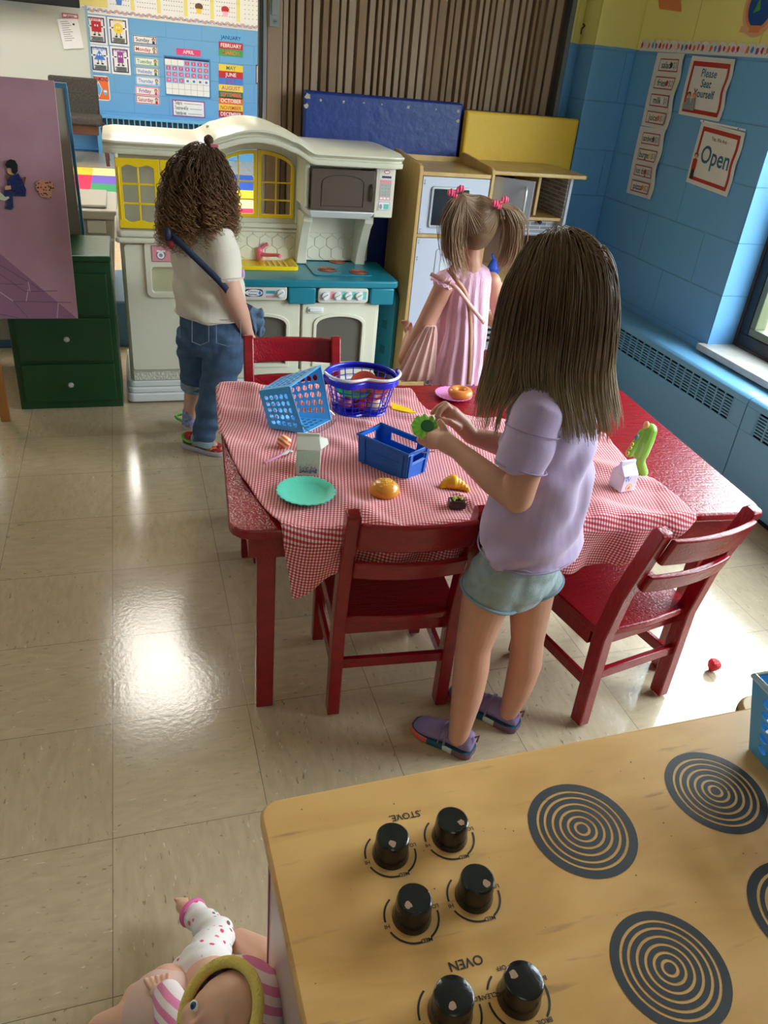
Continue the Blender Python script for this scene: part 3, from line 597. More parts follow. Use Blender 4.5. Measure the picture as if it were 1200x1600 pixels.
for k in range(60): x = -1.4 + k * .062; b.box(x, x + .012, 9.88, 9.89, fg0, fg1)
b.box(-.25 + 1.42, -.25 + 1.50, 9.88, 9.89, fg0, fg1)
b.build('grille', M_H2, t, smooth=False)
# far chair
t = thing('upholstered_chair', 'dark grey padded chair with brown wooden legs by the whiteboard', 'chair', (-0.5, 9.2, 0))
yb = 9.3
q = lambda u, v, y=yb: A(u, v, 1, y)
x0_, x1_ = q(74, 118).x, q(148, 122).x + .02
M_UPH = mat('grey_upholstery', (66, 62, 60), 0.9, var=0.35, vscale=60); M_WD = mat('walnut', (84, 54, 40), 0.4)
zt = q(110, 120).z; zs = q(110, 187, 9.05).z; zb0 = q(110, 175).z
MB().box(x0_, x1_, 9.3, 9.38, zb0 - .05, zt).build('backrest', M_UPH, t, bevel=0.02)
MB().box(x0_ + .02, x1_ + .02, 8.85, 9.33, zs - .03, zs + .05).build('seat', M_UPH, t, bevel=0.02)
MB().box(x0_ + .05, x1_ - .02, 8.88, 9.28, zs - .12, zs - .031).build('apron', M_WD, t, bevel=0.003)
for lx in (x0_ + .05, x1_ + .02):
    for ly in (8.9, 9.33): MB().bar((lx, ly, zs - .04), (lx + .03, ly, 0.0), .035, .035).build('leg', M_WD, t, bevel=0.003)
b = MB()
for k in range(40): b.ell((x0_ + .05 + (x1_ - x0_ - .06) * k / 39, 9.295, zb0 - .01), (.006, .003, .005), 6, 4)
b.build('nailhead_trim', P_W, t)
# alphabet rug: coloured squares
M_RUG = [mat('rug_' + n, c, 0.95) for n, c in (('green', (56, 140, 96)), ('blue', (36, 84, 190)), ('red', (206, 44, 86)), ('cream', (240, 226, 160)), ('purple', (110, 90, 190)), ('yellow', (236, 200, 60)))]
t = thing('classroom_rug', 'colourful squared rug on the far room floor', 'rug', (0.9, 7.0, 0))
b = MB(); seq = [0, 1, 2, 3, 4, 1, 5, 2, 0]
for i in range(9):
    for j in range(6):
        b.box(-1.45 + i * .42, -1.45 + (i + 1) * .42, 5.78 + j * .48, 5.78 + (j + 1) * .48, 0.001, .012, [seq[(i * 2 + j * 4) % 9], 3][0] if (i + j) % 4 else 3)
b.build('pile', M_RUG, t, smooth=False)
b = MB(); b.box(-1.5, 2.35, 5.73, 8.7, 0.0005, .010); b.build('backing', mat('rug_edge', (60, 60, 100), 0.9), t, smooth=False)
# storage bin behind the green cabinet
BZ = A(150, 298, 1, 3.65).z - .70
t = thing('storage_bin', 'grey plastic storage bin with a lid behind the green cabinet', 'bin', (0.0, 3.2, 0))
M_BIN = mat('bin_grey', (134, 130, 120), 0.45)
b = MB(); b.hexa([(-.5, 3.2, .30 + BZ), (.03, 3.2, .30 + BZ), (.03, 3.6, .30 + BZ), (-.5, 3.6, .30 + BZ)], [(-.53, 3.17, .66 + BZ), (.06, 3.17, .66 + BZ), (.06, 3.63, .66 + BZ), (-.53, 3.63, .66 + BZ)]); b.build('bin_body', M_BIN, t, bevel=0.01)
b = MB(); b.box(-.55, .075, 3.15, 3.65, .661 + BZ, .70 + BZ); b.box(-.5, .03, 3.2, 3.6, .70 + BZ, .715 + BZ); b.build('lid', mat('bin_lid', (150, 146, 136), 0.4), t, bevel=0.012)
b = MB(); b.box(-.06, .02, 3.155, 3.18, .60 + BZ, .655 + BZ); b.box(-.16, .05, 3.16, 3.175, .565 + BZ, .575 + BZ); b.build('latch', mat('bin_latch', (168, 166, 158), 0.4), t, bevel=0.004)
b = MB(); b.box(-.07, -.045, 3.175, 3.187, .40 + BZ, .47 + BZ); b.build('label_card', P_W, t, smooth=False)
b = MB(); b.box(-.6, .12, 3.12, 3.7, .0, .298 + BZ); b.build('base_crate', mat('bin_blue', (52, 92, 120), 0.5), t, bevel=0.01)
# ================================================================== TABLE, CHAIRS, CLOTH
def paint_red():
    m, nt, nd, lk, p = new_mat('red_paint')
    g = nd.new('ShaderNodeTexCoord'); mp = nd.new('ShaderNodeMapping'); mp.inputs['Scale'].default_value = (14, 160, 30); lk.new(g.outputs['Object'], mp.inputs[0])
    n = nd.new('ShaderNodeTexNoise'); n.inputs['Scale'].default_value = 1; n.inputs['Detail'].default_value = 4; n.inputs['Distortion'].default_value = 0.4; lk.new(mp.outputs[0], n.inputs['Vector'])
    n2 = nd.new('ShaderNodeTexNoise'); n2.inputs['Scale'].default_value = 180; lk.new(g.outputs['Object'], n2.inputs['Vector'])
    a = nd.new('ShaderNodeMath'); a.operation = 'MULTIPLY_ADD'; lk.new(n2.outputs[0], a.inputs[0]); a.inputs[1].default_value = 0.7; lk.new(n.outputs[0], a.inputs[2])
    b = nd.new('ShaderNodeBump'); b.inputs['Strength'].default_value = 0.5; b.inputs['Distance'].default_value = 0.003; lk.new(a.outputs[0], b.inputs['Height']); lk.new(b.outputs[0], p.inputs['Normal'])
    r = ramp(nd, [(0.35, lin((138, 12, 24))), (0.65, lin((152, 17, 30)))]); lk.new(n.outputs[0], r.inputs[0]); lk.new(r.outputs[0], p.inputs['Base Color'])
    p.inputs['Roughness'].default_value = 0.24; p.inputs['Coat Weight'].default_value = 0.12; p.inputs['Specular IOR Level'].default_value = 0.45; p.inputs['Coat Roughness'].default_value = 0.12
    return m
M_RED = paint_red(); M_GLIDE = mat('glide_white', (226, 220, 206), 0.4)
TA = radians(-4.5); TU = Vector((cos(TA), sin(TA), 0)); TV = Vector((-sin(TA), cos(TA), 0)); TO = Vector((0.262, 0.553, 0)); TW, TD, TZ = 1.225, 0.765, 0.53
def T(a, b, z=0.0): return TO + TU * a + TV * b + Vector((0, 0, z))
t = thing('activity_table', 'large red painted rectangular table under the checked cloth', 'table', T(TW / 2, TD / 2), TA)
def rrect(x0, y0, x1, y1, r, n=6):
    out = []
    for cx, cy, a0 in ((x1 - r, y1 - r, 0), (x0 + r, y1 - r, 90), (x0 + r, y0 + r, 180), (x1 - r, y0 + r, 270)):
        for k in range(n + 1): a = radians(a0 + 90 * k / n); out.append((cx + r * cos(a), cy + r * sin(a)))
    return out
TM = Matrix.Translation(TO) @ Matrix.Rotation(TA, 4, 'Z')
def tbuild(mb, name, m=M_RED, **k):
    mb.v = [TM @ Vector(p) for p in mb.v]; return mb.build(name, m, t, **k)
b = MB(); b.prism(rrect(0, 0, TW, TD, .045), TZ - .022, TZ); tbuild(b, 'tabletop', bevel=.005)
b = MB(); i = .04
b.box(i, TW - i, i, i + .02, .437, TZ - .022); b.box(i, TW - i, TD - i - .02, TD - i, .437, TZ - .022); b.box(i, i + .02, i + .02, TD - i - .02, .437, TZ - .022); b.box(TW - i - .02, TW - i, i + .02, TD - i - .02, .437, TZ - .022)
tbuild(b, 'apron', bevel=.002)
for (x, y) in ((.058, .048), (TW - .098, .048), (.058, TD - .088), (TW - .098, TD - .088)):
    b = MB(); b.box(x, x + .04, y, y + .04, 0, TZ - .023); tbuild(b, 'leg', bevel=.003)

def make_chair(label):
    t = thing('school_chair', label, 'chair', (0, 0, 0), 0, 'red wooden chairs around the table')
    hw = .133
    s = MB(); ring = []
    pts = [(-.147, .02), (-.10, .006), (0, 0.0), (.10, .006), (.147, .02), (.150, .30), (.135, .315), (-.135, .315), (-.150, .30)]
    s.prism(pts, .268, .288); s.build('seat', M_RED, t, bevel=.004)
    s = MB(); s.box(-hw, hw, .028, .046, .222, .267); s.box(-hw, hw, .276, .292, .225, .267); s.box(-hw - .008, -hw + .008, .046, .276, .225, .267); s.box(hw - .008, hw + .008, .046, .276, .225, .267)
    s.build('seat_frame', M_RED, t, bevel=.002)
    def post(x):
        m = MB(); w = .0145
        prof = [(-.020, .006), (.016, .006), (.022, .27), (.004, .40), (-.048, .592), (-.056, .600), (-.078, .596), (-.082, .588), (-.034, .40), (-.016, .27)]
        m.prism([(y + .012, z) for y, z in prof], x - w, x + w, 0, 'x'); return m
    for x in (-hw, hw): post(x).build('back_leg', M_RED, t, bevel=.003)
    for x in (-hw, hw):
        m = MB(); m.box(x - .0145, x + .0145, .262, .292, .006, .267); m.build('front_leg', M_RED, t, bevel=.003)
    for x in (-hw, hw):
        for y in (.010, .277): m = MB(); m.cyl((x, y, 0), (x, y, .008), .0125, seg=16); m.build('glide', M_GLIDE, t, bevel=.002)
    def slat(z0, z1, th=.016):
        m = MB(); rings = []
        n = 12
        for k in range(n + 1):
            x = -hw + .012 + (2 * hw - .024) * k / n; u = 2 * k / n - 1; bow = -.016 * (1 - u * u)
            def yy(z): return -.038 + (0.40 - z) * .27 + .012 + bow
            rings.append([(x, yy(z0) - th / 2, z0), (x, yy(z0) + th / 2, z0), (x, yy(z1) + th / 2, z1), (x, yy(z1) - th / 2, z1)])
        m.loft(rings); return m
    slat(.512, .582).build('top_slat', M_RED, t, bevel=.004)
    slat(.428, .474).build('lower_slat', M_RED, t, bevel=.004)
    m = MB(); m.box(-hw + .012, hw - .012, .004, .018, .140, .166); m.build('rear_stretcher', M_RED, t, bevel=.002)
    for x in (-hw, hw): m = MB(); m.box(x - .006, x + .006, .026, .264, .110, .140); m.build('side_stretcher', M_RED, t, bevel=.002)
    return t
c0 = make_chair('red wooden chair at the near side of the table, left of the girl in lavender')
c0.location = (.630, .528, 0); c0.rotation_euler = (0, 0, radians(-4.6))
dup(c0, (1.214, .408, 0), radians(11.0), 'red wooden chair pulled out at an angle at the right end of the near side')
dup(c0, (.566, 1.462, 0), radians(177), 'red wooden chair at the far side between the table and the curly haired child')
dup(c0, (1.29, 1.305, 0), radians(176), 'red wooden chair tucked at the far side, mostly hidden by the long straight hair')

# tablecloth
def gingham():
    m, nt, nd, lk, p = new_mat('gingham_cotton')
    uv = nd.new('ShaderNodeUVMap'); sp = nd.new('ShaderNodeSeparateXYZ'); lk.new(uv.outputs[0], sp.inputs[0]); outs = []
    for ch in ('X', 'Y'):
        a = nd.new('ShaderNodeMath'); a.operation = 'MULTIPLY'; a.inputs[1].default_value = 2 * pi / 0.0068; lk.new(sp.outputs[ch], a.inputs[0])
        s_ = nd.new('ShaderNodeMath'); s_.operation = 'SINE'; lk.new(a.outputs[0], s_.inputs[0])
        r = nd.new('ShaderNodeMapRange'); lk.new(s_.outputs[0], r.inputs[0]); r.inputs[1].default_value = -.25; r.inputs[2].default_value = .25; outs.append(r.outputs[0])
    ad = nd.new('ShaderNodeMath'); ad.operation = 'ADD'; lk.new(outs[0], ad.inputs[0]); lk.new(outs[1], ad.inputs[1])
    hf = nd.new('ShaderNodeMath'); hf.operation = 'MULTIPLY'; hf.inputs[1].default_value = .5; lk.new(ad.outputs[0], hf.inputs[0])
    r = ramp(nd, [(0.0, lin((238, 228, 228))), (0.5, lin((214, 106, 116))), (1.0, lin((182, 26, 44)))]); lk.new(hf.outputs[0], r.inputs[0]); lk.new(r.outputs[0], p.inputs['Base Color'])
    p.inputs['Roughness'].default_value = 0.85; p.inputs['Specular IOR Level'].default_value = 0.2; p.inputs['Sheen Weight'].default_value = 0.2
    return m
def W2T(p): d = Vector((p[0], p[1], 0)) - TO; return (d.dot(TU), d.dot(TV))
def pline(pts, t):
    L = [0]
    for k in range(len(pts) - 1): L.append(L[-1] + math.dist(pts[k], pts[k + 1]))
    s_ = t * L[-1]
    for k in range(len(pts) - 1):
        if s_ <= L[k + 1] + 1e-9:
            f = (s_ - L[k]) / max(L[k + 1] - L[k], 1e-9); return Vector((pts[k][0] + (pts[k + 1][0] - pts[k][0]) * f, pts[k][1] + (pts[k + 1][1] - pts[k][1]) * f))
    return Vector(pts[-1])
cl = [W2T(G(u, v, TZ + .004)) for u, v in ((325, 612), (350, 690), (380, 750), (440, 828))] + [(.125, -.155)]
cb_ = [(.125, -.155), (.19, -.118), (.29, -.083), (.41, -.098), (.49, -.062), (.63, -.10), (.74, -.125), (.85, -.118), (.92, -.07), (1.035, -.012)]
cr = [(1.035, -.012)] + [W2T(G(u, v, TZ + .004)) for u, v in ((1045, 770), (975, 715), (945, 680))]
ct = [W2T(G(u, v, TZ + .004)) for u, v in ((325, 612), (345, 602), (405, 604), (520, 600), (640, 612), (668, 640), (770, 655), (860, 662), (945, 680))]
NX, NY = 170, 130
def cloth_ab(s_, t_):  # s left-right, t bottom-top
    L, R_, B_, T_ = pline(cl[::-1], t_), pline(cr, t_), pline(cb_, s_), pline(ct, s_)
    c00, c10, c01, c11 = Vector(cb_[0]), Vector(cb_[-1]), Vector(ct[0]), Vector(ct[-1])
    return L * (1 - s_) + R_ * s_ + B_ * (1 - t_) + T_ * t_ - (c00 * (1 - s_) * (1 - t_) + c10 * s_ * (1 - t_) + c01 * (1 - s_) * t_ + c11 * s_ * t_)
FLAT = [(W2T(G(u, v, TZ)), r) for u, v, r in ((455, 665, .075), (490, 672, .06), (440, 640, .05), (560, 630, .095), (585, 715, .07), (620, 728, .07), (650, 728, .06), (600, 700, .06), (480, 735, .04), (478, 773, .075), (600, 770, .05), (708, 760, .045), (716, 795, .035), (443, 702, .03), (430, 716, .03), (972, 760, .045), (998, 740, .03), (625, 636, .03))]
def wr(a, b):
    k = 1.0
    for (fa, fb_), r in FLAT:
        d = math.hypot(a - fa, b - fb_) / r
        if d < 1.6: k *= 1 - math.exp(-max(0, d - .45) ** 2 * 3.2) if d > .45 else 0
    return wr0(a, b) * k
def wr0(a, b):
    h = 0.0
    w1 = mnoise.noise(Vector((a * 2.2, b * 2.2, 1.3))) * 1.6; w2 = mnoise.noise(Vector((a * 3.1, b * 2.7, 7.7))) * 1.2
    h += .0070 * max(0, sin((a * .55 + b * .84) * 34 + w1 * 4)) ** 1.5
    h += .0052 * max(0, sin((a * .80 - b * .55) * 41 + w2 * 4)) ** 1.5
    h += .0070 * max(0, mnoise.noise(Vector((a * 7, b * 9, 3)))) + .0016 * abs(mnoise.noise(Vector((a * 25, b * 20, 9))))
    h += .010 * math.exp(-((a - .505 - (b - .1) * -.25) / .012) ** 2) * math.exp(-((b - .07) / .07) ** 2)  # the sharp crease beside the chocolate
    h += .012 * math.exp(-((a - .10) / .03) ** 2) * math.exp(-((b - .62) / .15) ** 2)
    return h
def cloth_pt(s_, t_):
    ab = cloth_ab(s_, t_); a, b = ab.x, ab.y; h = wr(a, b)
    z = TZ + .0025 + h; aa, bb = a, b
    r = .014
    if b < 0:
        e = -b; bend = min(e / (r * 1.57), 1.0)
        drop = e if e > r else e * e / r
        fold = .014 * sin(a * 46 + 1.2 * sin(a * 13)) * min(e / .08, 1.2) + .010
        bb = -(.008 + max(fold, .0) + .004 * bend) * bend - h * .6; z = TZ + .0025 + h * (1 - bend) - drop * .96
    if a < 0:
        e = -a; aa = -.006; z -= e * .7 + h * .8
    p = T(aa, bb, z); return p, (a, b)
vs = []; uvs = []
for j in range(NY + 1):
    for i in range(NX + 1):
        p, ab = cloth_pt(i / NX, j / NY); vs.append(p); uvs.append(ab)
fs = [(j * (NX + 1) + i, j * (NX + 1) + i + 1, (j + 1) * (NX + 1) + i + 1, (j + 1) * (NX + 1) + i) for j in range(NY) for i in range(NX)]
me = bpy.data.meshes.new('tablecloth'); me.from_pydata([tuple(v) for v in vs], [], fs)
ul = me.uv_layers.new(name='UVMap'); rot = Matrix.Rotation(radians(9), 2)
for lp in me.loops:
    a, b = uvs[lp.vertex_index]; w_ = Vector((a + .012 * mnoise.noise(Vector((a * 4, b * 4, 0))), b + .012 * mnoise.noise(Vector((a * 4, b * 4, 5))))); q_ = rot @ w_; ul.data[lp.index].uv = (q_.x, q_.y)
cloth = link('tablecloth', me, gingham(), None, smooth=True, solid=.0012)
tag(cloth, 'red and white checked cloth spread crookedly over the red table', 'tablecloth')
def cz(p):  # height of the cloth's top at a world point
    a, b = W2T(p); return TZ + .0035 + wr(a, b)

# ================================================================== PLASTIC PLAY KITCHEN
M_CR = mat('cream_plastic', (220, 217, 198), 0.32, bump=0.04, bscale=90); M_WHT = mat('white_plastic', (226, 228, 228), 0.32); M_YP = mat('yellow_plastic', (240, 204, 20), 0.3); M_TEAL = mat('teal_plastic', (24, 124, 146), 0.3)
M_BRP = mat('brown_plastic', (84, 72, 62), 0.3); M_PKP = mat('pink_plastic', (224, 110, 132), 0.3); M_TXT = mat('embossed_cream', (214, 210, 194), 0.5, bump=0.9, bscale=120); M_OVG = mat('smoky_window', (96, 92, 84), 0.2); M_LINE = mat('groove_dark', (140, 132, 110), 0.5); M_BURN = mat('burner_dark', (40, 30, 28), 0.4); M_BRING = mat('burner_ring', (206, 110, 80), 0.4); M_PSTK = mat('sticker_pink', (226, 150, 158), 0.4); M_TEALS = mat('sticker_teal', (110, 190, 176), 0.4)
K = thing('play_kitchen', 'cream plastic play kitchen with arched yellow window and teal counter', 'toy kitchen', (.62, 2.63, 0))
b = MB(); Y0, Y1 = 2.418, 2.838
def rbox(mb, x0, x1, y0, y1, z0, z1, r=.03, mi=0): mb.prism(rrect(x0, y0, x1, y1, r), z0, z1, mi)
rbox(b, .085, 1.13, Y0 + .03, Y1, 0, .012); rbox(b, .062, 1.15, Y0, Y1, .008, .045); rbox(b, .066, 1.146, Y0 + .006, Y1, .046, .070); rbox(b, .070, 1.142, Y0 + .012, Y1, .071, .098)
b.build('plinth', M_WHT, K, bevel=.008, bseg=3)
b = MB(); b.box(.095, 1.125, Y0 + .012, Y0 + .03, .100, .136); b.build('textured_band', M_TXT, K, bevel=.002)
# lower carcass
b = MB(); rbox(b, .082, .445, Y0 + .024, Y1, .10, .655, .02); b.box(.445, 1.135, Y0 + .035, Y1, .10, .43)
b.build('carcass', M_CR, K, bevel=.006, bseg=3)
# fridge door face with recess
fz0, fz1 = .145, .648; rx0, rx1, rz0, rz1 = .19, .33, .468, .565
b = MB(); b.ringprism(rrect(.095, fz0, .435, fz1, .012), rrect(rx0, rz0, rx1, rz1, .012), Y0 + .012, Y0 + .026, 0, 'y'); b.build('fridge_door', M_CR, K, bevel=.003)
b = MB(); b.ringprism(rrect(rx0 - .022, rz0 - .022, rx1 + .022, rz1 + .105, .025), rrect(rx0, rz0, rx1, rz1, .012), Y0 + .004, Y0 + .0135, 0, 'y'); fd = b.build('dispenser_frame', M_CR, K, bevel=.004)
b = MB(); b.box(rx0 + .001, rx1 - .001, Y0 + .0235, Y0 + .0245, rz0 + .001, rz1 - .001); b.build('dispenser_back', mat('recess_cream', (190, 186, 150), 0.5), K, smooth=False)
S = Sheet((rx0 + .004, Y0 + .0035, rz1 + .022), (1, 0, 0), (0, 0, 1), rx1 - rx0 - .008, .062, M_PSTK, .0004, .006)
S.frame(.001, .001, S.w - .001, S.h - .001, .0015, P_DK); S.disc(.035, .026, .017, .017, P_DK, 10); S.disc(.035, .026, .0145, .0145, P_W, 10); S.rect(.02, .038, .05, .045, P_W); S.disc(.035, .026, .007, .007, P_GREY, 10); S.rects([(.07, .035, .115, .04), (.07, .022, .105, .027)], P_W); S.build('sticker', K)
b = MB(); rbox(b, .066, .462, Y0 - .012, Y1, .657, .676, .02); rbox(b, .074, .454, Y0 + .0, Y1, .677, .700, .02); b.build('ledge', M_CR, K, bevel=.007, bseg=3)
# upper left cupboard with yellow doors
b = MB(); b.box(.086, .100, Y0 + .03, Y1, .701, .96); b.box(.400, .418, Y0 + .03, Y1, .701, .96); b.box(.1005, .3995, Y1 - .02, Y1, .701, .96); b.build('cupboard_shell', M_CR, K, bevel=.004)
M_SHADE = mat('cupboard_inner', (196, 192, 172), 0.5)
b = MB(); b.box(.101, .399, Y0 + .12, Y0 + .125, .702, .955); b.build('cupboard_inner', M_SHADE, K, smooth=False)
def win_door(x0, x1, z0, z1, y, name, arch=None, cols=2, rows=3, wavy=True):
    """yellow framed door: wavy top and bottom rail, glazing bars"""
    b = MB(); n = 10; e = .020
    def top(u): return (.008 * sin(pi * u) + .006 * sin(3 * pi * u)) if wavy else 0
    o = []; i_ = []
    for k in range(n + 1): u = k / n; o.append((x0 + (x1 - x0) * u, z0)); i_.append((x0 + e + (x1 - x0 - 2 * e) * u, z0 + e + .012 - top(u)))
    for k in range(n + 1): u = k / n; o.append((x1 - (x1 - x0) * u, z1)); i_.append((x1 - e - (x1 - x0 - 2 * e) * u, z1 - e - .012 + top(u)))
    b.ringprism(o, i_, y, y + .012, 0, 'y')
    for c in range(1, cols): x = x0 + e + (x1 - x0 - 2 * e) * c / cols; b.box(x - .0035, x + .0035, y + .003, y + .009, z0 + e, z1 - e)
    for r in range(1, rows): z = z0 + e + (z1 - z0 - 2 * e) * r / rows; b.box(x0 + e - .002, x1 - e + .002, y + .003, y + .009, z - .0035, z + .0035)
    b.box(x0 + .006, x0 + .011, y - .003, y + .002, z0 + .03, z1 - .03)
    return b.build(name, M_YP, K, bevel=.0015)
win_door(.088, .241, .708, .950, Y0 + .010, 'cupboard_door'); win_door(.243, .400, .708, .950, Y0 + .010, 'cupboard_door')
# canopy: a moulded profile swept along the top with the arch
def bump(x):
    c, hw, H = .612, .178, .066
    u = abs(x - c) / hw
    if u >= 1.25: return 0
    if u < .72: return H * (1 - .42 * (u / .72) ** 2)
    t_ = (u - .72) / .53; return H * .58 * (1 - t_) ** 2 * (1 + 2 * t_)
prof = [(.03, .0), (.008, .004), (.004, .012), (.004, .022), (.018, .024), (.016, .030), (.0, .036), (-.008, .042), (-.006, .048), (.012, .055), (.030, .060), (.055, .064), (.10, .064), (Y1 - 2.455, .062), (Y1 - 2.455, .0)]
rings = []; n = 70
for k in range(n + 1):
    x = .050 + (1.192 - .050) * k / n; e = min(1, min(k, n - k) / 3 + .0); s_ = .86 + .14 * sin(e * pi / 2)
    zt = (.955 - .012 * 0) + bump(x)
    rings.append([(x, 2.455 + (dy if dy > .2 else dy + (1 - s_) * .14), zt + dz * (s_ if dz > .05 else 1)) for dy, dz in prof])
b = MB(); b.loft(rings); b.build('canopy', M_CR, K)
# window wall
def arch_pts(cx, hw, z0, zs, zt, n=14):
    pts = [(cx - hw, z0), (cx + hw, z0), (cx + hw, zs)]
    for k in range(1, n):
        a = pi * k / n; sx = cos(a); r_ = sin(a) ** .85
        pts.append((cx + hw * .98 * sx, zs + (zt - zs) * r_))
    pts.append((cx - hw, zs)); return pts
wc, whw = .640, .153
inn = arch_pts(wc, whw, .712, .905, .975); out_ = arch_pts(wc, .20, .690, .95, 1.075)
b = MB(); b.ringprism(out_, inn, 2.70, 2.725, 0, 'y'); b.box(.44, .84, 2.70, 2.725, .535, .690); b.box(.44, .449, 2.70, 2.725, .69, 1.05)
b.prism([(.44, .69), (.4405, .69), (.4405, 1.04), (.44, 1.04)], 2.70, 2.725, 0, 'y')
b.build('window_wall', M_CR, K, bevel=.003)
b = MB(); b.box(.445, .83, 2.685, 2.70, .672, .692); b.box(.445, .83, 2.690, 2.70, .655, .668); b.build('window_shelf', M_CR, K, bevel=.004)
b = MB(); b.box(.455, .492, 2.690, 2.6995, .692, .955); b.box(.800, .835, 2.690, 2.6995, .692, .955); b.build('window_pilaster', M_CR, K, bevel=.005)
# yellow casement: two leaves
for side in (-1, 1):
    b = MB(); y = 2.690; n = 10
    def topz(x):
        u = (x - wc) / whw; return .905 + .068 * max(0, 1 - u * u) ** .5 if abs(u) < .8 else .905 + .068 * .6 * max(0, (1 - abs(u)) / .2) ** .5
    x0_, x1_ = (wc - whw, wc - .002) if side < 0 else (wc + .002, wc + whw)
    e = .014; o = []; i_ = []
    for k in range(n + 1): u = k / n; o.append((x0_ + (x1_ - x0_) * u, .712)); i_.append((x0_ + e + (x1_ - x0_ - 2 * e) * u, .712 + e))
    for k in range(n + 1):
        u = k / n; xo = x1_ - (x1_ - x0_) * u; xi = x1_ - e - (x1_ - x0_ - 2 * e) * u; o.append((xo, topz(xo))); i_.append((xi, topz(xi) - e))
    b.ringprism(o, i_, y, y + .012, 0, 'y')
    xm = (x0_ + x1_) / 2; b.box(xm - .003, xm + .003, y + .003, y + .009, .72, topz(xm) - .01)
    for z in (.783, .852): b.box(x0_ + .01, x1_ - .01, y + .003, y + .009, z - .003, z + .003)
    b.build('window_leaf', M_YP, K, bevel=.0015)
# hex tile relief on the splashback
b = MB(); hexr = .030
for (xa, xb_, yy) in ((.455, .82, 2.7005), (.86, 1.10, 2.7205)):
    rws = 3
    for r in range(rws):
        x = xa + (hexr if r % 2 else 0)
        while x < xb_ - hexr * .6:
            cx, cz_ = x + hexr, .555 + r * .046 + .012
            hx = [(cx + .027 * cos(radians(30 + 60 * k)), cz_ + .030 * sin(radians(30 + 60 * k))) for k in range(6)]
            hx = [(min(max(px_, xa), xb_), min(pz_, .652)) for px_, pz_ in hx]
            b.prism(hx, yy - .0035, yy, 0, 'y'); x += hexr * 1.78
b.build('splash_tiles', M_CR, K, bevel=.0012, bseg=1)['kind'] = 'stuff'
b = MB(); b.box(.84, 1.14, 2.720, 2.745, .535, .79); b.build('splashback', M_CR, K, smooth=False)
# microwave
b = MB(); b.box(.800, .822, 2.52, 2.72, .79, .965); b.box(1.090, 1.172, 2.50, 2.83, .765, .965); b.box(.822, 1.090, 2.53, 2.83, .945, .965); b.box(.822, 1.090, 2.52, 2.83, .770, .786)
b.box(.822, 1.09, 2.72, 2.74, .786, .945); b.build('microwave_body', M_CR, K, bevel=.005)
b = MB(); b.hexa([(.83, 2.52, .752), (1.08, 2.52, .752), (1.09, 2.70, .752), (.82, 2.70, .752)], [(.815, 2.492, .784), (1.095, 2.492, .784), (1.09, 2.70, .784), (.82, 2.70, .784)]); b.build('microwave_lip', M_WHT, K, bevel=.005)
b = MB(); b.box(.824, 1.088, 2.500, 2.512, .788, .943); md_ = b.build('microwave_door', M_BRP, K, bevel=.003)
b = MB(); o = arch_pts(.955, .088, .803, .893, .922); i2 = arch_pts(.955, .086, .805, .892, .920); b.ringprism(o, i2, 2.497, 2.5003, 0, 'y'); b.build('door_rim', mat('brown_dark', (58, 48, 42), 0.3), md_, bevel=.0005)
b = MB(); b.tube([(1.075, 2.497, .83), (1.076, 2.487, .838), (1.078, 2.485, .862), (1.076, 2.487, .882), (1.075, 2.497, .89)], .006, 8); b.build('handle', M_BRP, md_)
S = Sheet((1.102, 2.4995, .790), (1, 0, 0), (0, 0, 1), .060, .165, mat('decal_base', (222, 212, 206), 0.4), .0004, .004)
S.disc(.032, .152, .013, .007, P_RED); S.disc(.032, .152, .010, .0045, P_W); S.rect(.012, .129, .052, .137, P_NAVY); S.rect(.006, .045, .054, .122, M_PSTK); S.rects([(.010 + c * .0145, .060 + r * .0125, .021 + c * .0145, .069 + r * .0125) for c in range(3) for r in range(4)], M_TEALS); S.rects([(.010, .048, .021, .056), (.0245, .048, .0355, .056), (.039, .048, .050, .056)], P_W)
S.rect(.006, .006, .054, .038, P_W); S.frame(.006, .006, .054, .038, .0015, P_GREY); S.rect(.028, .010, .050, .030, M_TEALS); S.disc(.016, .02, .006, .010, P_GREY); S.build('control_decal', K)
# bracket pillars below the microwave
for xa in (.806, 1.070):
    b = MB(); rings = []
    for k in range(9):
        u = k / 8; z = .532 + (.755 - .532) * u; y = 2.660 - .10 * sin(u * pi / 2) ** 2 * .8 - .02 * (1 if k > 6 else 0); w_ = .040 + .006 * (1 - u) ** 3
        rings.append([(xa + .022 - w_ / 2, y, z), (xa + .022 + w_ / 2, y, z), (xa + .022 + w_ / 2, 2.735, z), (xa + .022 - w_ / 2, 2.735, z)])
    b.loft(rings); b.build('pillar', M_CR, K, bevel=.004)
# counter
b = MB(); b.prism(rrect(.455, 2.395, 1.195, 2.74, .02), .500, .530); b.box(.455, 1.14, 2.42, 2.80, .44, .499)
b.box(.725, .840, 2.400, 2.43, .430, .500); b.box(1.075, 1.18, 2.400, 2.60, .428, .500); b.build('counter', M_TEAL, K, bevel=.007, bseg=3)
b = MB(); b.prism(rrect(.845, 2.47, 1.10, 2.69, .02), .530, .535); ct_ = b.build('hob_plate', M_TEAL, K, bevel=.002)
for (u, v, r) in ((511, 421, .041), (560, 425, .041), (527, 409, .037)):
    p = G(u, v, .536); b = MB(); b.lathe([(0.0001, 0), (r, 0), (r, .0012), (.0001, .0012)], (p.x, p.y, .5352), 28, 0)
    for q in range(4): rr = r * (.92 - .22 * q); b.lathe([(rr - .0034, .0012), (rr, .0012), (rr, .002), (rr - .0034, .002), (rr - .0034, .0012)], (p.x, p.y, .5352), 28, 1)
    b.build('burner', [M_BURN, M_BRING], ct_)
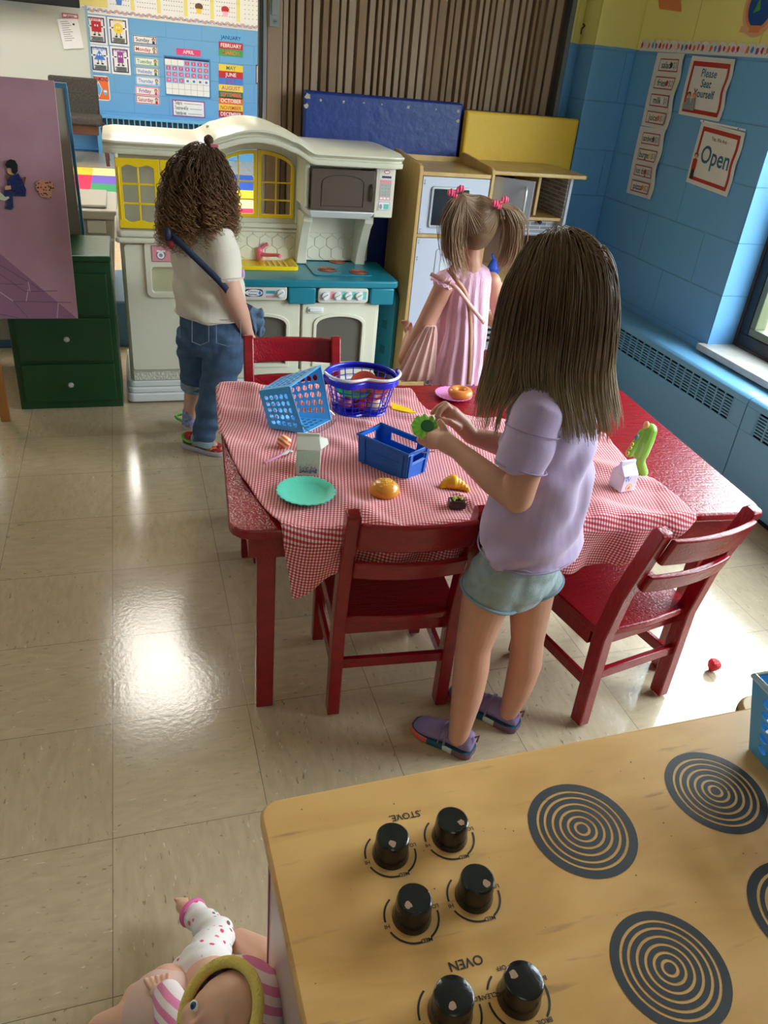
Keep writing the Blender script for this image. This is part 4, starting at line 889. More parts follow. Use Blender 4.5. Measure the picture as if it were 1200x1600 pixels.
# sink and tap
b = MB(); o = rrect(.50, 2.545, .795, 2.725, .02); i_ = rrect(.515, 2.56, .780, 2.712, .015); i3 = rrect(.53, 2.575, .768, 2.70, .015)
n = len(o)
b.loft([[(x, y, .531) for x, y in o], [(x, y, .546) for x, y in o], [(x, y, .546) for x, y in i_], [(x, y, .534) for x, y in i3]], 0, False)
b.add([(x, y, .534) for x, y in i3], [tuple(range(n))])
b.hexa([(.645, 2.575, .534), (.66, 2.575, .534), (.66, 2.70, .534), (.645, 2.70, .534)], [(.65, 2.575, .548), (.655, 2.575, .548), (.655, 2.70, .548), (.65, 2.70, .548)])
for k in range(4): b.box(.675 + k * .024, .683 + k * .024, 2.585, 2.685, .5345, .541)
b.build('sink', M_YP, K, bevel=.0015)
tp = A(405, 398, 1, 2.70); b = MB(); b.cyl((tp.x, 2.69, .531), (tp.x, 2.69, .575), .015, .014, 16); b.ell((tp.x, 2.69, .578), (.016, .016, .014)); b.tube([(tp.x, 2.69, .562), (tp.x + .03, 2.66, .566), (tp.x + .062, 2.625, .575), (tp.x + .075, 2.61, .574)], [.009, .008, .0075, .009], 10); b.tube([(tp.x, 2.69, .58), (tp.x + .022, 2.685, .600), (tp.x + .034, 2.68, .608)], [.008, .0065, .008], 10)
b.build('tap', M_PKP, K)
# control panels
def ctrl(x0, x1, z0, z1, name, knobs):
    b = MB(); b.prism(rrect(x0, z0, x1, z1, .014), 2.402, 2.42, 0, 'y'); cp = b.build(name, M_CR, K, bevel=.003)
    b = MB(); b.prism(rrect(x0 + .006, z0 + .007, x1 - .006, z1 - .009, .010), 2.4005, 2.4015, 0, 'y'); b.build('decal', mat('decal_grey', (206, 206, 208), 0.4), cp, smooth=False)
    for x in knobs:
        zc = (z0 + z1) / 2; b = MB(); b.cyl((x, 2.401, zc), (x, 2.390, zc), .017, .0155, 24); b.bar((x - .012, 2.386, zc - .007), (x + .012, 2.386, zc + .007), .006, .008, up=(0, 1, 0)); b.build('knob', M_WHT, cp, bevel=.0012)
    return cp
cp = ctrl(.850, 1.066, .436, .498, 'hob_controls', (.880, .932, .978, 1.025))
for x in (.905, .953, .998, 1.045):
    MB().box(x - .004, x + .012, 2.4001, 2.4005, .452, .485).build('mark', M_PSTK if x in (.905,) else M_TEALS, cp, smooth=False)
cp = ctrl(.485, .719, .446, .506, 'sink_controls', (.692,))
S = Sheet((.545, 2.4002, .462), (1, 0, 0), (0, 0, 1), .075, .030, P_DK, .0002, .012); S.disc(.0375, .015, .035, .0135, P_W); S.text('Country', .034, .021, .011, P_DK, maxw=.048); S.text('Kitchen', .034, .0095, .011, P_DK, maxw=.045); S.disc(.062, .015, .006, .008, P_BLU, 8); S.build('nameplate', cp)
MB().box(.632, .668, 2.4001, 2.4005, .474, .486).build('mark', mat('sticker_blue', (50, 150, 170), 0.4), cp, smooth=False)
MB().box(.632, .668, 2.4001, 2.4005, .457, .466).build('mark', M_PSTK, cp, smooth=False)
# oven doors
def oven(x0, x1, wx0, wx1):
    z0, z1 = .102, .430 if x0 > .7 else .440
    b = MB(); cx = (wx0 + wx1) / 2; hw_ = (wx1 - wx0) / 2
    def opn(g): return arch_pts(cx, hw_ + g, .165 - g, .335 + g * .5, .372 + g)
    wi = opn(0); n = len(wi)
    # resample the outer rectangle with matching point count
    ou = []
    for (x, z) in wi:
        dx, dz = x - cx, z - .27; s1 = ((x1 if dx > 0 else x0) - cx) / dx if abs(dx) > 1e-6 else 1e9; s2 = ((z1 if dz > 0 else z0) - .27) / dz if abs(dz) > 1e-6 else 1e9
        s_ = min(abs(s1), abs(s2)); ou.append((cx + dx * s_, .27 + dz * s_))
    b.ringprism(ou, wi, 2.425, 2.447, 0, 'y')
    b.add([(x0, 2.425, z0), (x1, 2.425, z0), (x1, 2.425, z0 + .001), (x0, 2.425, z0 + .001)], [(0, 1, 2, 3)])
    od = b.build('oven_door', M_CR, K, bevel=.003)
    b = MB(); b.prism([(x0 + .001, z0), (x1 - .001, z0), (x1 - .001, z1), (x0 + .001, z1)], 2.4475, 2.4525, 0, 'y'); b.build('door_back', M_CR, od, smooth=False)
    b = MB(); b.ringprism(opn(.014), opn(0), 2.419, 2.4255, 0, 'y'); b.build('window_rim', M_CR, od, bevel=.002)
    b = MB(); b.prism(opn(.001), 2.436, 2.439, 0, 'y'); b.build('smoky_pane', M_OVG, od, smooth=False)
    hx = x0 + .055; b = MB(); b.prism(rrect(hx - .035, z1 - .044, hx + .035, z1 - .016, .008), 2.419, 2.4255, 0, 'y'); b.box(hx - .027, hx + .027, 2.410, 2.419, z1 - .034, z1 - .022); b.build('handle', M_WHT, od, bevel=.0025)
oven(.790, 1.115, .853, 1.055); oven(.455, .780, .520, .722)
# teal side flap
b = MB(); pts = []
for k in range(13): a = pi * k / 12; pts.append((.105 - .105 * cos(a), .40 + .062 * sin(a)))
poly = [(0, .06)] + pts + [(.21, .06)]
Mx = Matrix.Translation((1.175, 2.74, 0)) @ Matrix.Rotation(radians(-70), 4, 'Z')
m0 = MB(); m0.prism(poly, -.012, .012, 0, 'y'); b.add([Mx @ Vector(p) for p in m0.v], m0.f)
fl = b.build('side_flap', M_TEAL, K, bevel=.006, bseg=3)
for (x, z) in ((.05, .33), (.05, .22), (.05, .12), (.14, .28), (.14, .16)):
    m0 = MB(); m0.box(x - .012, x + .022, -.0135, -.0115, z - .02, z + .02); b = MB(); b.add([Mx @ Vector(p) for p in m0.v], m0.f); b.build('slot', mat('teal_shadow', (14, 92, 112), 0.4), fl, bevel=.0005)

# ================================================================== WOODEN PLAY KITCHEN
def wood_mat(name, c1, c2, sc=(3, 26, 26), rough=0.35, spots=False):
    m, nt, nd, lk, p = new_mat(name)
    g = nd.new('ShaderNodeTexCoord'); mp = nd.new('ShaderNodeMapping'); mp.inputs['Scale'].default_value = sc; lk.new(g.outputs['Object'], mp.inputs[0])
    n = nd.new('ShaderNodeTexNoise'); n.inputs['Scale'].default_value = 1; n.inputs['Detail'].default_value = 6; n.inputs['Distortion'].default_value = 0.8; lk.new(mp.outputs[0], n.inputs['Vector'])
    r = ramp(nd, [(0.3, lin(c2)), (0.65, lin(c1))]); lk.new(n.outputs[0], r.inputs[0]); last = r.outputs[0]
    if spots:
        mp2 = nd.new('ShaderNodeMapping'); mp2.inputs['Scale'].default_value = (9, 60, 60); mp2.inputs['Rotation'].default_value = (0, 0, .12); lk.new(g.outputs['Object'], mp2.inputs[0])
        n2 = nd.new('ShaderNodeTexNoise'); n2.inputs['Scale'].default_value = 1; n2.inputs['Detail'].default_value = 3; lk.new(mp2.outputs[0], n2.inputs['Vector'])
        r2 = ramp(nd, [(0.64, (0, 0, 0)), (0.74, (.55, .55, .55))]); lk.new(n2.outputs[0], r2.inputs[0])
        n3 = nd.new('ShaderNodeTexNoise'); n3.inputs['Scale'].default_value = 5; lk.new(g.outputs['Object'], n3.inputs['Vector']); r3 = ramp(nd, [(0.35, (0.85, 0.8, 0.76)), (0.6, (1, 1, 1))]); lk.new(n3.outputs[0], r3.inputs[0])
        mm = nd.new('ShaderNodeMix'); mm.data_type = 'RGBA'; mm.blend_type = 'MULTIPLY'; mm.inputs[0].default_value = 1; lk.new(last, mm.inputs[6]); lk.new(r3.outputs[0], mm.inputs[7])
        mx = nd.new('ShaderNodeMix'); mx.data_type = 'RGBA'; lk.new(r2.outputs[0], mx.inputs[0]); lk.new(mm.outputs[2], mx.inputs[6]); mx.inputs[7].default_value = lin((140, 104, 74)) + (1,); last = mx.outputs[2]
    lk.new(last, p.inputs['Base Color']); p.inputs['Roughness'].default_value = rough; return m
M_BIR = wood_mat('birch_wood', (206, 172, 110), (184, 146, 88), (10, 10, 3)); M_BIRE = mat('birch_edge', (222, 192, 134), 0.35); M_LIL = mat('lilac_panel', (192, 196, 214), 0.4); M_SLV = mat('silver_plastic', (188, 190, 196), 0.28, metal=0.5); M_BLKG = mat('black_glass', (30, 32, 38), 0.15)
Wk = thing('wooden_play_kitchen', 'birch play kitchen with lilac fridge doors and grey tile panel', 'toy kitchen', (1.65, 2.65, 0))
def side(x0, x1, ztop, yf=2.455, yb_=2.82, parent=Wk):
    b = MB(); b.prism([(yf, 0), (yb_, 0), (yb_, ztop + .015), (yb_ - .05, ztop + .015), (yf + .03, ztop), (yf + .008, ztop - .008), (yf, ztop - .025)], x0, x1, 0, 'x')
    return b.build('side_panel', M_BIR, parent, smooth=False, bevel=.003)
side(1.258, 1.274, .985); side(1.578, 1.592, .985)
b = MB(); b.box(1.2745, 1.5775, 2.46, 2.82, .942, .958); b.box(1.2745, 1.5775, 2.46, 2.82, .700, .714); b.box(1.2745, 1.5775, 2.46, 2.82, .03, .05); b.build('shelf', M_BIR, Wk, smooth=False, bevel=.002)
b = MB(); b.box(1.2745, 1.5775, 2.805, 2.819, .05, .98); b.build('back_panel', M_BIR, Wk, smooth=False)
b = MB(); b.box(1.277, 1.574, 2.458, 2.470, .716, .940); fd1 = b.build('freezer_door', M_LIL, Wk, bevel=.002)
b = MB(); frame_y = lambda mb, x0, x1, z0, z1, r, tw, y0, y1, mi=0: mb.ringprism(rrect(x0, z0, x1, z1, r), rrect(x0 + tw, z0 + tw, x1 - tw, z1 - tw, max(r - tw, .003)), y0, y1, mi, 'y')
frame_y(b, 1.318, 1.492, .742, .905, .012, .010, 2.450, 2.458); b.build('window_rim', M_SLV, fd1, bevel=.002)
MB().box(1.328, 1.482, 2.4555, 2.4578, .752, .895).build('black_pane', M_BLKG, fd1, smooth=False)
b = MB(); b.box(1.277, 1.574, 2.458, 2.470, .055, .698); fd2 = b.build('fridge_door', M_LIL, Wk, bevel=.002)
b = MB(); frame_y(b, 1.370, 1.54, .53, .655, .012, .003, 2.4555, 2.458); b.build('dispenser_rim', M_SLV, fd2, bevel=.0008)
for k in range(5): b = MB(); b.box(1.398 + k * .018, 1.409 + k * .018, 2.4545, 2.458, .628, .640); b.build('button', M_SLV, fd2, bevel=.0008)
b = MB(); b.box(1.395, 1.50, 2.4555, 2.4578, .560, .620); b.build('dispenser_panel', mat('light_panel', (210, 214, 224), 0.4), fd2, smooth=False)
for z in (.925, .735, .69, .62):
    for dz in (0, .012): b = MB(); b.cyl((1.288, 2.458, z - dz), (1.288, 2.4555, z - dz), .0035, seg=10); b.build('screw', M_SLV, Wk)
# right hand unit
b = MB(); pts = [(1.5925, 2.47), (2.00, 2.47)] + [(2.02 + .022 * cos(a), 2.50 + .03 * sin(a)) for a in [radians(-80 + 20 * k) for k in range(6)]] + [(2.045, 2.60), (2.03, 2.82), (1.5925, 2.82)]
b.prism(pts, .958, .974); b.build('top_shelf', M_BIR, Wk, smooth=False, bevel=.004)
b = MB(); b.box(1.985, 1.999, 2.52, 2.82, 0, .957); b.build('side_panel', M_LIL, Wk, smooth=False, bevel=.002)
b = MB(); b.box(1.845, 1.859, 2.55, 2.82, .79, .957); b.build('divider', M_BIR, Wk, smooth=False, bevel=.002)
b = MB(); b.prism([(1.5925, 2.53), (1.97, 2.53), (1.984, 2.54), (1.984, 2.82), (1.5925, 2.82)], .772, .786); b.build('shelf', M_BIR, Wk, smooth=False, bevel=.003)
def tile_mat():
    m, nt, nd, lk, p = new_mat('strip_tiles'); g = nd.new('ShaderNodeNewGeometry'); sp = nd.new('ShaderNodeSeparateXYZ'); lk.new(g.outputs['Position'], sp.inputs[0]); ad_ = nd.new('ShaderNodeMath'); lk.new(sp.outputs['X'], ad_.inputs[0]); lk.new(sp.outputs['Y'], ad_.inputs[1]); cb = nd.new('ShaderNodeCombineXYZ'); lk.new(ad_.outputs[0], cb.inputs[0]); lk.new(sp.outputs['Z'], cb.inputs[1])
    br = nd.new('ShaderNodeTexBrick'); lk.new(cb.outputs[0], br.inputs['Vector']); br.inputs['Scale'].default_value = 1; br.inputs['Brick Width'].default_value = .082; br.inputs['Row Height'].default_value = .0165; br.inputs['Mortar Size'].default_value = .0016; br.offset = .37; br.inputs['Bias'].default_value = -0.2
    br.inputs['Color1'].default_value = lin((120, 124, 134)) + (1,); br.inputs['Color2'].default_value = lin((168, 172, 184)) + (1,); br.inputs['Mortar'].default_value = lin((206, 208, 216)) + (1,); lk.new(br.outputs[0], p.inputs[0]); p.inputs['Roughness'].default_value = .4; return m
M_TIL = tile_mat()
b = MB(); b.box(1.593, 1.985, 2.80, 2.812, .787, .957); b.build('tile_panel', [M_TIL], Wk, smooth=False)
b = MB(); b.box(1.980, 1.9845, 2.53, 2.80, .787, .957); b.build('tile_panel', [M_TIL], Wk, smooth=False)
b = MB(); b.box(1.593, 1.984, 2.805, 2.815, .521, .771); b.build('back_board', mat('brown_board', (120, 84, 58), 0.5), Wk, smooth=False)
b = MB(); b.box(1.80, 1.984, 2.575, 2.585, .70, .771); dr = b.build('drawer', M_TIL, Wk, smooth=False)
kp = A(843, 347, 1, 2.56); b = MB(); b.cyl((kp.x, 2.575, kp.z), (kp.x, 2.560, kp.z), .004, .005, 10); b.ell((kp.x, 2.555, kp.z), (.009, .007, .009), 12, 8); b.build('knob', mat('knob_black', (18, 18, 20), 0.35), dr)
# open microwave door standing out of the left compartment
b = MB(); b.box(1.594, 1.844, 2.79, 2.80, .79, .955); b.build('compartment_back', mat('dark_inside', (60, 62, 74), 0.5), Wk, smooth=False)
mw = MB(); mw.hexa([(1.60, 2.56, .795), (1.615, 2.55, .795), (1.775, 2.44, .795), (1.765, 2.43, .795)][::-1], [(1.60, 2.56, .945), (1.615, 2.55, .945), (1.775, 2.44, .945), (1.765, 2.43, .945)][::-1])
mwd = mw.build('microwave_door', M_SLV, Wk, smooth=False, bevel=.002)
b = MB(); b.tube(smoothpath([(1.735, 2.445, .80), (1.730, 2.425, .81), (1.728, 2.420, .86), (1.730, 2.425, .91), (1.735, 2.445, .92)], 4), .006, 8); b.build('handle', M_SLV, mwd)
# hob and oven
b = MB(); b.box(1.5925, 1.984, 2.44, 2.82, .500, .520); b.build('worktop', M_BIRE, Wk, smooth=False, bevel=.003)
b = MB(); b.box(1.5925, 1.984, 2.45, 2.80, .03, .499); b.build('oven_body', M_LIL, Wk, smooth=False)
b = MB(); b.box(1.60, 1.978, 2.436, 2.4495, .235, .40); b.box(1.60, 1.978, 2.428, 2.436, .385, .40); ov = b.build('oven_door', M_SLV, Wk, smooth=False, bevel=.002)
for k in range(5): MB().box(1.615, 1.965, 2.4335, 2.4362, .250 + k * .025, .263 + k * .025).build('vent', M_BLKG, ov, smooth=False)
b = MB(); b.box(1.60, 1.978, 2.436, 2.4495, .41, .495); cpn = b.build('control_strip', M_SLV, Wk, smooth=False, bevel=.002)
for k in range(4): b = MB(); b.cyl((1.66 + k * .085, 2.436, .452), (1.66 + k * .085, 2.420, .452), .014, .012, 20); b.build('knob', M_WHT, cpn, bevel=.001)
# iron on the shelf
t = thing('toy_iron', 'silver toy iron standing on the wooden kitchen shelf', 'toy iron', (1.82, 2.62, .786))
b = MB(); b.loft([[(1.818 + .000, 2.59, .7865), (1.818, 2.64, .7865), (1.868, 2.625, .7865), (1.872, 2.605, .7865)], [(1.818, 2.592, .80), (1.818, 2.638, .80), (1.866, 2.624, .80), (1.87, 2.606, .80)], [(1.818, 2.60, .83), (1.818, 2.63, .83), (1.850, 2.62, .822), (1.852, 2.61, .822)], [(1.818, 2.605, .846), (1.818, 2.625, .846), (1.832, 2.62, .842), (1.832, 2.61, .842)]]); b.build('iron_body', M_SLV, t, bevel=.003)
MB().box(1.8185, 1.870, 2.594, 2.636, .7985, .8015).build('seam', M_BLKG, t, smooth=False)
# blue toy beyond the pigtails
p = A(772, 412, 1, 2.5); t = thing('toy_scoop', 'bright blue toy scoop on the wooden kitchen worktop behind the pigtails', 'toy scoop', (p.x, 2.5, .52))
b = MB(); b.lathe([(.004, 0), (.020, .004), (.030, .05), (.012, .085), (.004, .09)], (p.x, 2.5, .5205), 20); b.tube([(p.x, 2.5, .60), (p.x - .02, 2.49, .63)], .005, 8); b.build('scoop', mat('blue_toy', (30, 90, 214), 0.35), t)
# ================================================================== THINGS AT THE LEFT: green drawers, flannel board, whiteboard panel
M_GRN = mat('green_paint', (22, 70, 36), 0.32, bump=0.1, bscale=50); M_GRND = mat('green_gap', (10, 36, 18), 0.6)
t = thing('drawer_cabinet', 'dark green painted drawer cabinet with glass knobs left of the play kitchen', 'cabinet', (-.15, 2.55, 0))
gx0, gx1, gy0, gy1, gz = -.345, .044, 2.40, 2.735, .612
b = MB(); b.box(gx0, gx1, gy0, gy1, .0, gz - .022); b.build('cabinet_body', M_GRN, t, bevel=.003)
b = MB(); b.box(gx0 - .005, gx1 + .002, gy0 - .012, gy1, gz - .0215, gz); b.build('cabinet_top', M_GRN, t, bevel=.004)
for k, (z0, z1) in enumerate(((.035, .190), (.205, .375), (.390, .545))):
    b = MB(); b.box(gx0 + .025, gx1 - .022, gy0 - .011, gy0 - .0005, z0, z1); d_ = b.build('drawer', M_GRN, t, bevel=.002)
    kx = [A(111, 601, 1, 2.38).x, A(104, 530, 1, 2.38).x, -.16][k]; kz = [A(111, 601, 1, 2.38).z, A(104, 530, 1, 2.38).z, .47][k]
    b = MB(); b.cyl((kx, gy0 - .011, kz), (kx, gy0 - .020, kz), .005, .004, 12); b.lathe([(.0001, 0), (.009, .001), (.012, .006), (.009, .012), (.0001, .014)], (0, 0, 0), 8, 0, Matrix.Translation((kx, gy0 - .019, kz)) @ Matrix.Rotation(radians(90), 4, 'X')); b.build('knob', mat('crystal_knob', (214, 214, 208), 0.12, metal=0.5), d_, smooth=False)

# flannel board on an easel
def flannel_mat():
    m, nt, nd, lk, p = new_mat('flannel_pink'); g = nd.new('ShaderNodeTexCoord'); n = nd.new('ShaderNodeTexNoise'); n.inputs['Scale'].default_value = 6; lk.new(g.outputs['Object'], n.inputs['Vector'])
    r = ramp(nd, [(0.35, lin((178, 130, 148))), (0.7, lin((192, 146, 164)))]); lk.new(n.outputs[0], r.inputs[0]); lk.new(r.outputs[0], p.inputs[0]); p.inputs['Roughness'].default_value = .95; p.inputs['Sheen Weight'].default_value = .4
    n2 = nd.new('ShaderNodeTexNoise'); n2.inputs['Scale'].default_value = 500; lk.new(g.outputs['Object'], n2.inputs['Vector']); b_ = nd.new('ShaderNodeBump'); b_.inputs['Strength'].default_value = .4; b_.inputs['Distance'].default_value = .002; lk.new(n2.outputs[0], b_.inputs['Height']); lk.new(b_.outputs[0], p.inputs['Normal']); return m
M_FL = flannel_mat(); M_FL2 = mat('flannel_mauve', (150, 102, 132), 0.95); M_FLL = mat('flannel_line', (118, 78, 108), 0.95); M_FLG = mat('flannel_line_light', (206, 176, 190), 0.95)
yb0, yt0 = 2.14, 2.30
BR = A(122, 497, 1, yb0); TR = A(90, 128, 1, yt0)
ub = Vector((1, 0, 0)); vb = (TR - BR); vb.x = 0; hB = vb.length; vb.normalize(); wB = .62
BL = BR - Vector((wB, 0, 0))
t = thing('flannel_board', 'large pink flannel board on a wooden easel at the left edge', 'board', (BR.x - .3, 2.2, 0))
S = Sheet(BL, ub, vb, wB, hB, M_FL, .018); S.step = .0006
xr = (TR.x - BR.x)
hd = A(0, 397, 1, yb0 + .02).z - BR.z; xd = A(0, 397, 1, yb0 + .02).x - BL.x
S.poly3([(0, .0), (wB - .002, .0), (xd, hd), (0, hd * 1.3)], M_FL2)
def ln(p, q_, w_, m): d = Vector((q_[0] - p[0], q_[1] - p[1])).normalized(); n_ = Vector((-d.y, d.x)) * w_ / 2; S.poly3([(p[0] - n_.x, p[1] - n_.y), (q_[0] - n_.x, q_[1] - n_.y), (q_[0] + n_.x, q_[1] + n_.y), (p[0] + n_.x, p[1] + n_.y)], m); S.lay -= 1
def FB(u, v): p = PL(u, v, BR, ub.cross(vb)); d = p - BL; return (d.dot(ub), d.dot(vb))
for q1, q2, m in (((0, 413), (45, 440), M_FLL), ((0, 427), (40, 455), M_FLL), ((45, 440), (48, 455), M_FLG), ((40, 455), (90, 454), M_FLL), ((0, 443), (38, 444), M_FLL), ((22, 470), (112, 472), M_FLL), ((45, 452), (42, 470), M_FLG), ((0, 455), (22, 470), M_FLG), ((22, 470), (45, 496), M_FLL), ((92, 472), (90, 496), M_FLG), ((64, 453), (50, 442), M_FLL), ((0, 490), (30, 496), M_FLL)):
    ln(FB(*q1), FB(*q2), .0022, m)
S.build('board', t)
M_EAS = mat('easel_wood', (168, 108, 52), 0.4, var=0.15, vscale=12)
b = MB(); f0 = G(10, 657, 0); b.bar((f0.x, f0.y - .005, 0), (f0.x - .02, 2.33, 1.2), .034, .018, up=(0, 1, 0)); b.build('leg', M_EAS, t, smooth=False, bevel=.002)
b = MB(); b.bar((f0.x - .42, f0.y - .005, 0), (f0.x - .40, 2.33, 1.2), .034, .018, up=(0, 1, 0)); b.build('leg', M_EAS, t, smooth=False, bevel=.002)
nrm = ub.cross(vb)
def onboard(u, v, d): p = PL(u, v, BR + nrm * .0215, nrm); return p + nrm * d
def felt_shape(pxs, name, m, th=.0025, par=None, lift=0.0):
    pts = [onboard(u, v, lift) for u, v in pxs]; n = len(pts); b = MB(); b.add(pts + [p + nrm * th for p in pts], [tuple(range(n))[::-1], tuple(range(n, 2 * n))] + [(k, (k + 1) % n, n + (k + 1) % n, n + k) for k in range(n)]); return b.build(name, m, par, smooth=False)
pc = onboard(24, 285, 0); t = thing('felt_figure', 'felt figure of a dark haired sitting child in a navy patterned jumper', 'felt figure', pc)
felt_shape([(9, 274), (14, 272), (17, 280), (36, 280), (38, 276), (41, 277), (38, 290), (12, 290)], 'chair_back', P_BRN, par=t)
felt_shape([(13, 262), (19, 261), (22, 274), (14, 272), (11, 267)], 'face', P_SKIN, par=t, lift=.001)
felt_shape([(12, 282), (20, 274), (29, 271), (34, 280), (41, 296), (40, 304), (24, 304), (15, 296), (12, 290)], 'jumper', mat('felt_navy', (30, 40, 96), .9, var=.6, vscale=220), par=t, lift=.0028)
felt_shape([(6, 298), (12, 293), (20, 299), (40, 301), (40, 307), (20, 306), (21, 324), (18, 328), (8, 326), (12, 320), (12, 310), (6, 306)], 'trousers', P_NAVY, par=t, lift=.0015)
felt_shape([(8, 291), (17, 290), (18, 296), (9, 297)], 'hand', P_SKIN, par=t, lift=.0056)
felt_shape([(8, 258), (11, 252), (17, 249), (24, 251), (28, 258), (28, 268), (24, 273), (19, 270), (18, 263), (11, 262)], 'hair', mat('felt_black', (28, 30, 32), .95), par=t, lift=.004)
felt_shape([(0, 300), (9, 308), (14, 307), (15, 310), (8, 314), (0, 312)], 'paper_hands', mat('felt_cream', (208, 206, 180), .9), par=t, lift=.0056)
pc = onboard(70, 295, 0); fo = felt_shape([(57, 285), (63, 281), (70, 283), (77, 282), (84, 288), (84, 295), (80, 300), (81, 308), (76, 310), (70, 308), (64, 309), (63, 303), (57, 298), (56, 291)], 'felt_patch', None or mat('leopard_felt', (206, 140, 110), .95))
m = MATS['leopard_felt']; nt = m.node_tree; v_ = nt.nodes.new('ShaderNodeTexVoronoi'); v_.inputs['Scale'].default_value = 130; tc = nt.nodes.new('ShaderNodeTexCoord'); nt.links.new(tc.outputs['Object'], v_.inputs[0]); r_ = ramp(nt.nodes, [(0.30, lin((80, 40, 34))), (0.42, lin((216, 150, 118)))]); nt.links.new(v_.outputs['Distance'], r_.inputs[0]); nt.links.new(r_.outputs[0], nt.nodes['Principled BSDF'].inputs[0])
tag(fo, 'leopard spotted felt patch stuck right of the felt figure', 'felt patch')
# whiteboard panel behind the cabinet
t = thing('easel_panel', 'leaning greyish board with blue trimmed edge behind the flannel board', 'board', (-.3, 2.78, 0))
TRp = A(102, 136, 1, 2.62); BRp = A(131, 372, 1, 2.80)
zz = BRp.z - .25; up = (TRp - BRp)
def lp(z): k = (z - BRp.z) / up.z; return BRp + up * k
q0, q1 = lp(.10), lp(TRp.z)
b = MB(); b.hexa([(q0.x - .5, q0.y, q0.z), (q0.x - .008, q0.y, q0.z), (q0.x - .008, q0.y + .012, q0.z), (q0.x - .5, q0.y + .012, q0.z)], [(q1.x - .5, q1.y, q1.z), (q1.x - .008, q1.y, q1.z), (q1.x - .008, q1.y + .012, q1.z), (q1.x - .5, q1.y + .012, q1.z)]); b.build('panel', mat('panel_grey', (156, 158, 146), 0.4), t, smooth=False)
b = MB(); b.bar((q0.x, q0.y + .006, q0.z), (q1.x, q1.y + .006, q1.z), .012, .022, up=(0, 1, 0)); b.bar((q1.x + .005, q1.y + .006, q1.z + .004), (q1.x - .5, q1.y + .006, q1.z + .004), .012, .018); b.build('edge_trim', mat('trim_blue', (60, 120, 160), 0.35), t, smooth=False, bevel=.002)
b = MB(); b.bar((q0.x - .1, q0.y + .03, 0), (q1.x - .1, q1.y + .022, q1.z - .1), .03, .02, up=(0, 1, 0)); b.build('leg', M_EAS, t, smooth=False)

# ================================================================== WALL PAPERS ON THE RIGHT
def wall_sheet(px, base, x=WX - .0015, corner=0.0):
    tl, tr_, bl = (A(u, v, 0, x) for u, v in px); w_ = tl.y - tr_.y; h_ = tl.z - bl.z
    vdir = (tl - bl); vdir.x = 0; udir = Vector((0, tr_.y - tl.y, tr_.z - tl.z))
    S = Sheet(bl, udir, vdir, udir.length, vdir.length, base, .0006, corner); S.step = .00035; return S
M_LAM = mat('laminated_paper', (222, 220, 218), 0.28); P_BRD = W('ink_brick', (180, 44, 44)); P_TB = W('ink_tealblue', (38, 104, 136))
def curl(amp): return lambda u, v: amp * (.5 + .5 * sin(v * 7 + 1)) * max(0, u - .6) * 2 + .001
def curl2(a): return lambda u, v: a * (1 - abs(2 * v - 1)) * .3 + a * sin(v * 6.3 + 2) ** 2 * u * u
def menu(px, items, label):
    S = wall_sheet(px, M_LAM); w_, h_ = S.w, S.h
    for k, (nm, pr, c_) in enumerate(items):
        z1 = h_ * (.925 - .235 * k); z0 = z1 - h_ * .165; x0_, x1_ = w_ * .17, w_ * .86
        S.rect(x0_, z0, x1_, z1, P_BRD); S.lay += 0; S.rect(x0_ + .004, z0 + .004, x1_ - .004, z1 - .004, M_LAM)
        S.text(nm, x0_ + w_ * .26, (z0 + z1) / 2, h_ * .125, P_DK, maxw=w_ * .42); S.disc(w_ * .62, (z0 + z1) / 2, w_ * .05, h_ * .04, c_, 10); S.text(pr, w_ * .755, (z0 + z1) / 2, h_ * .11, P_GREY, maxw=w_ * .16)
    o = S.build('menu_sheet', curl=curl2(.010)); tag(o, label, 'menu', 'menu sheets on the blue wall')
menu(((1028, 82), (1073, 84), (1002, 196)), [('salad', '$3', P_DK), ('fries', '$2', P_RED), ('milk', '$1', P_W), ('juice', '$1', P_ORG)], 'laminated menu listing salad, fries, milk and juice, upper of the two')
menu(((1001, 197), (1043, 203), (979, 301)), [('sandwich', '$3', P_BRN), ('burger', '$3', P_YEL), ('hot dog', '$2', P_RED), ('pizza', '$2', P_ORG)], 'laminated menu listing sandwich, burger, hot dog and pizza, lower of the two')
S = wall_sheet(((1082, 87), (1152, 93), (1060, 178)), M_LAM); w_, h_ = S.w, S.h
S.rect(w_ * .07, h_ * .06, w_ * .93, h_ * .92, P_BRD); S.rect(w_ * .12, h_ * .13, w_ * .88, h_ * .84, M_LAM)
for k, tx in enumerate(('Please', 'Seat', 'Yourself')): S.text(tx, w_ * .50, h_ * (.74 - .17 * k), h_ * .19, P_TB, maxw=w_ * (.44, .32, .52)[k])
for cx, c_ in ((.17, P_BRN), (.30, P_ORG)):
    S.disc(w_ * cx, h_ * .36, w_ * .045, h_ * .05, c_, 12); S.disc(w_ * cx, h_ * .34, w_ * .03, h_ * .035, P_SKIN, 12); S.rect(w_ * (cx - .045), h_ * .16, w_ * (cx + .045), h_ * .30, P_GREY)
S.rect(w_ * .08, h_ * .10, w_ * .36, h_ * .22, P_GREY)
tag(S.build('wall_sign', curl=curl2(.008)), 'laminated sign reading Please Seat Yourself with a red border', 'sign', 'restaurant signs')
S = wall_sheet(((1097, 190), (1167, 208), (1072, 284)), M_LAM); w_, h_ = S.w, S.h
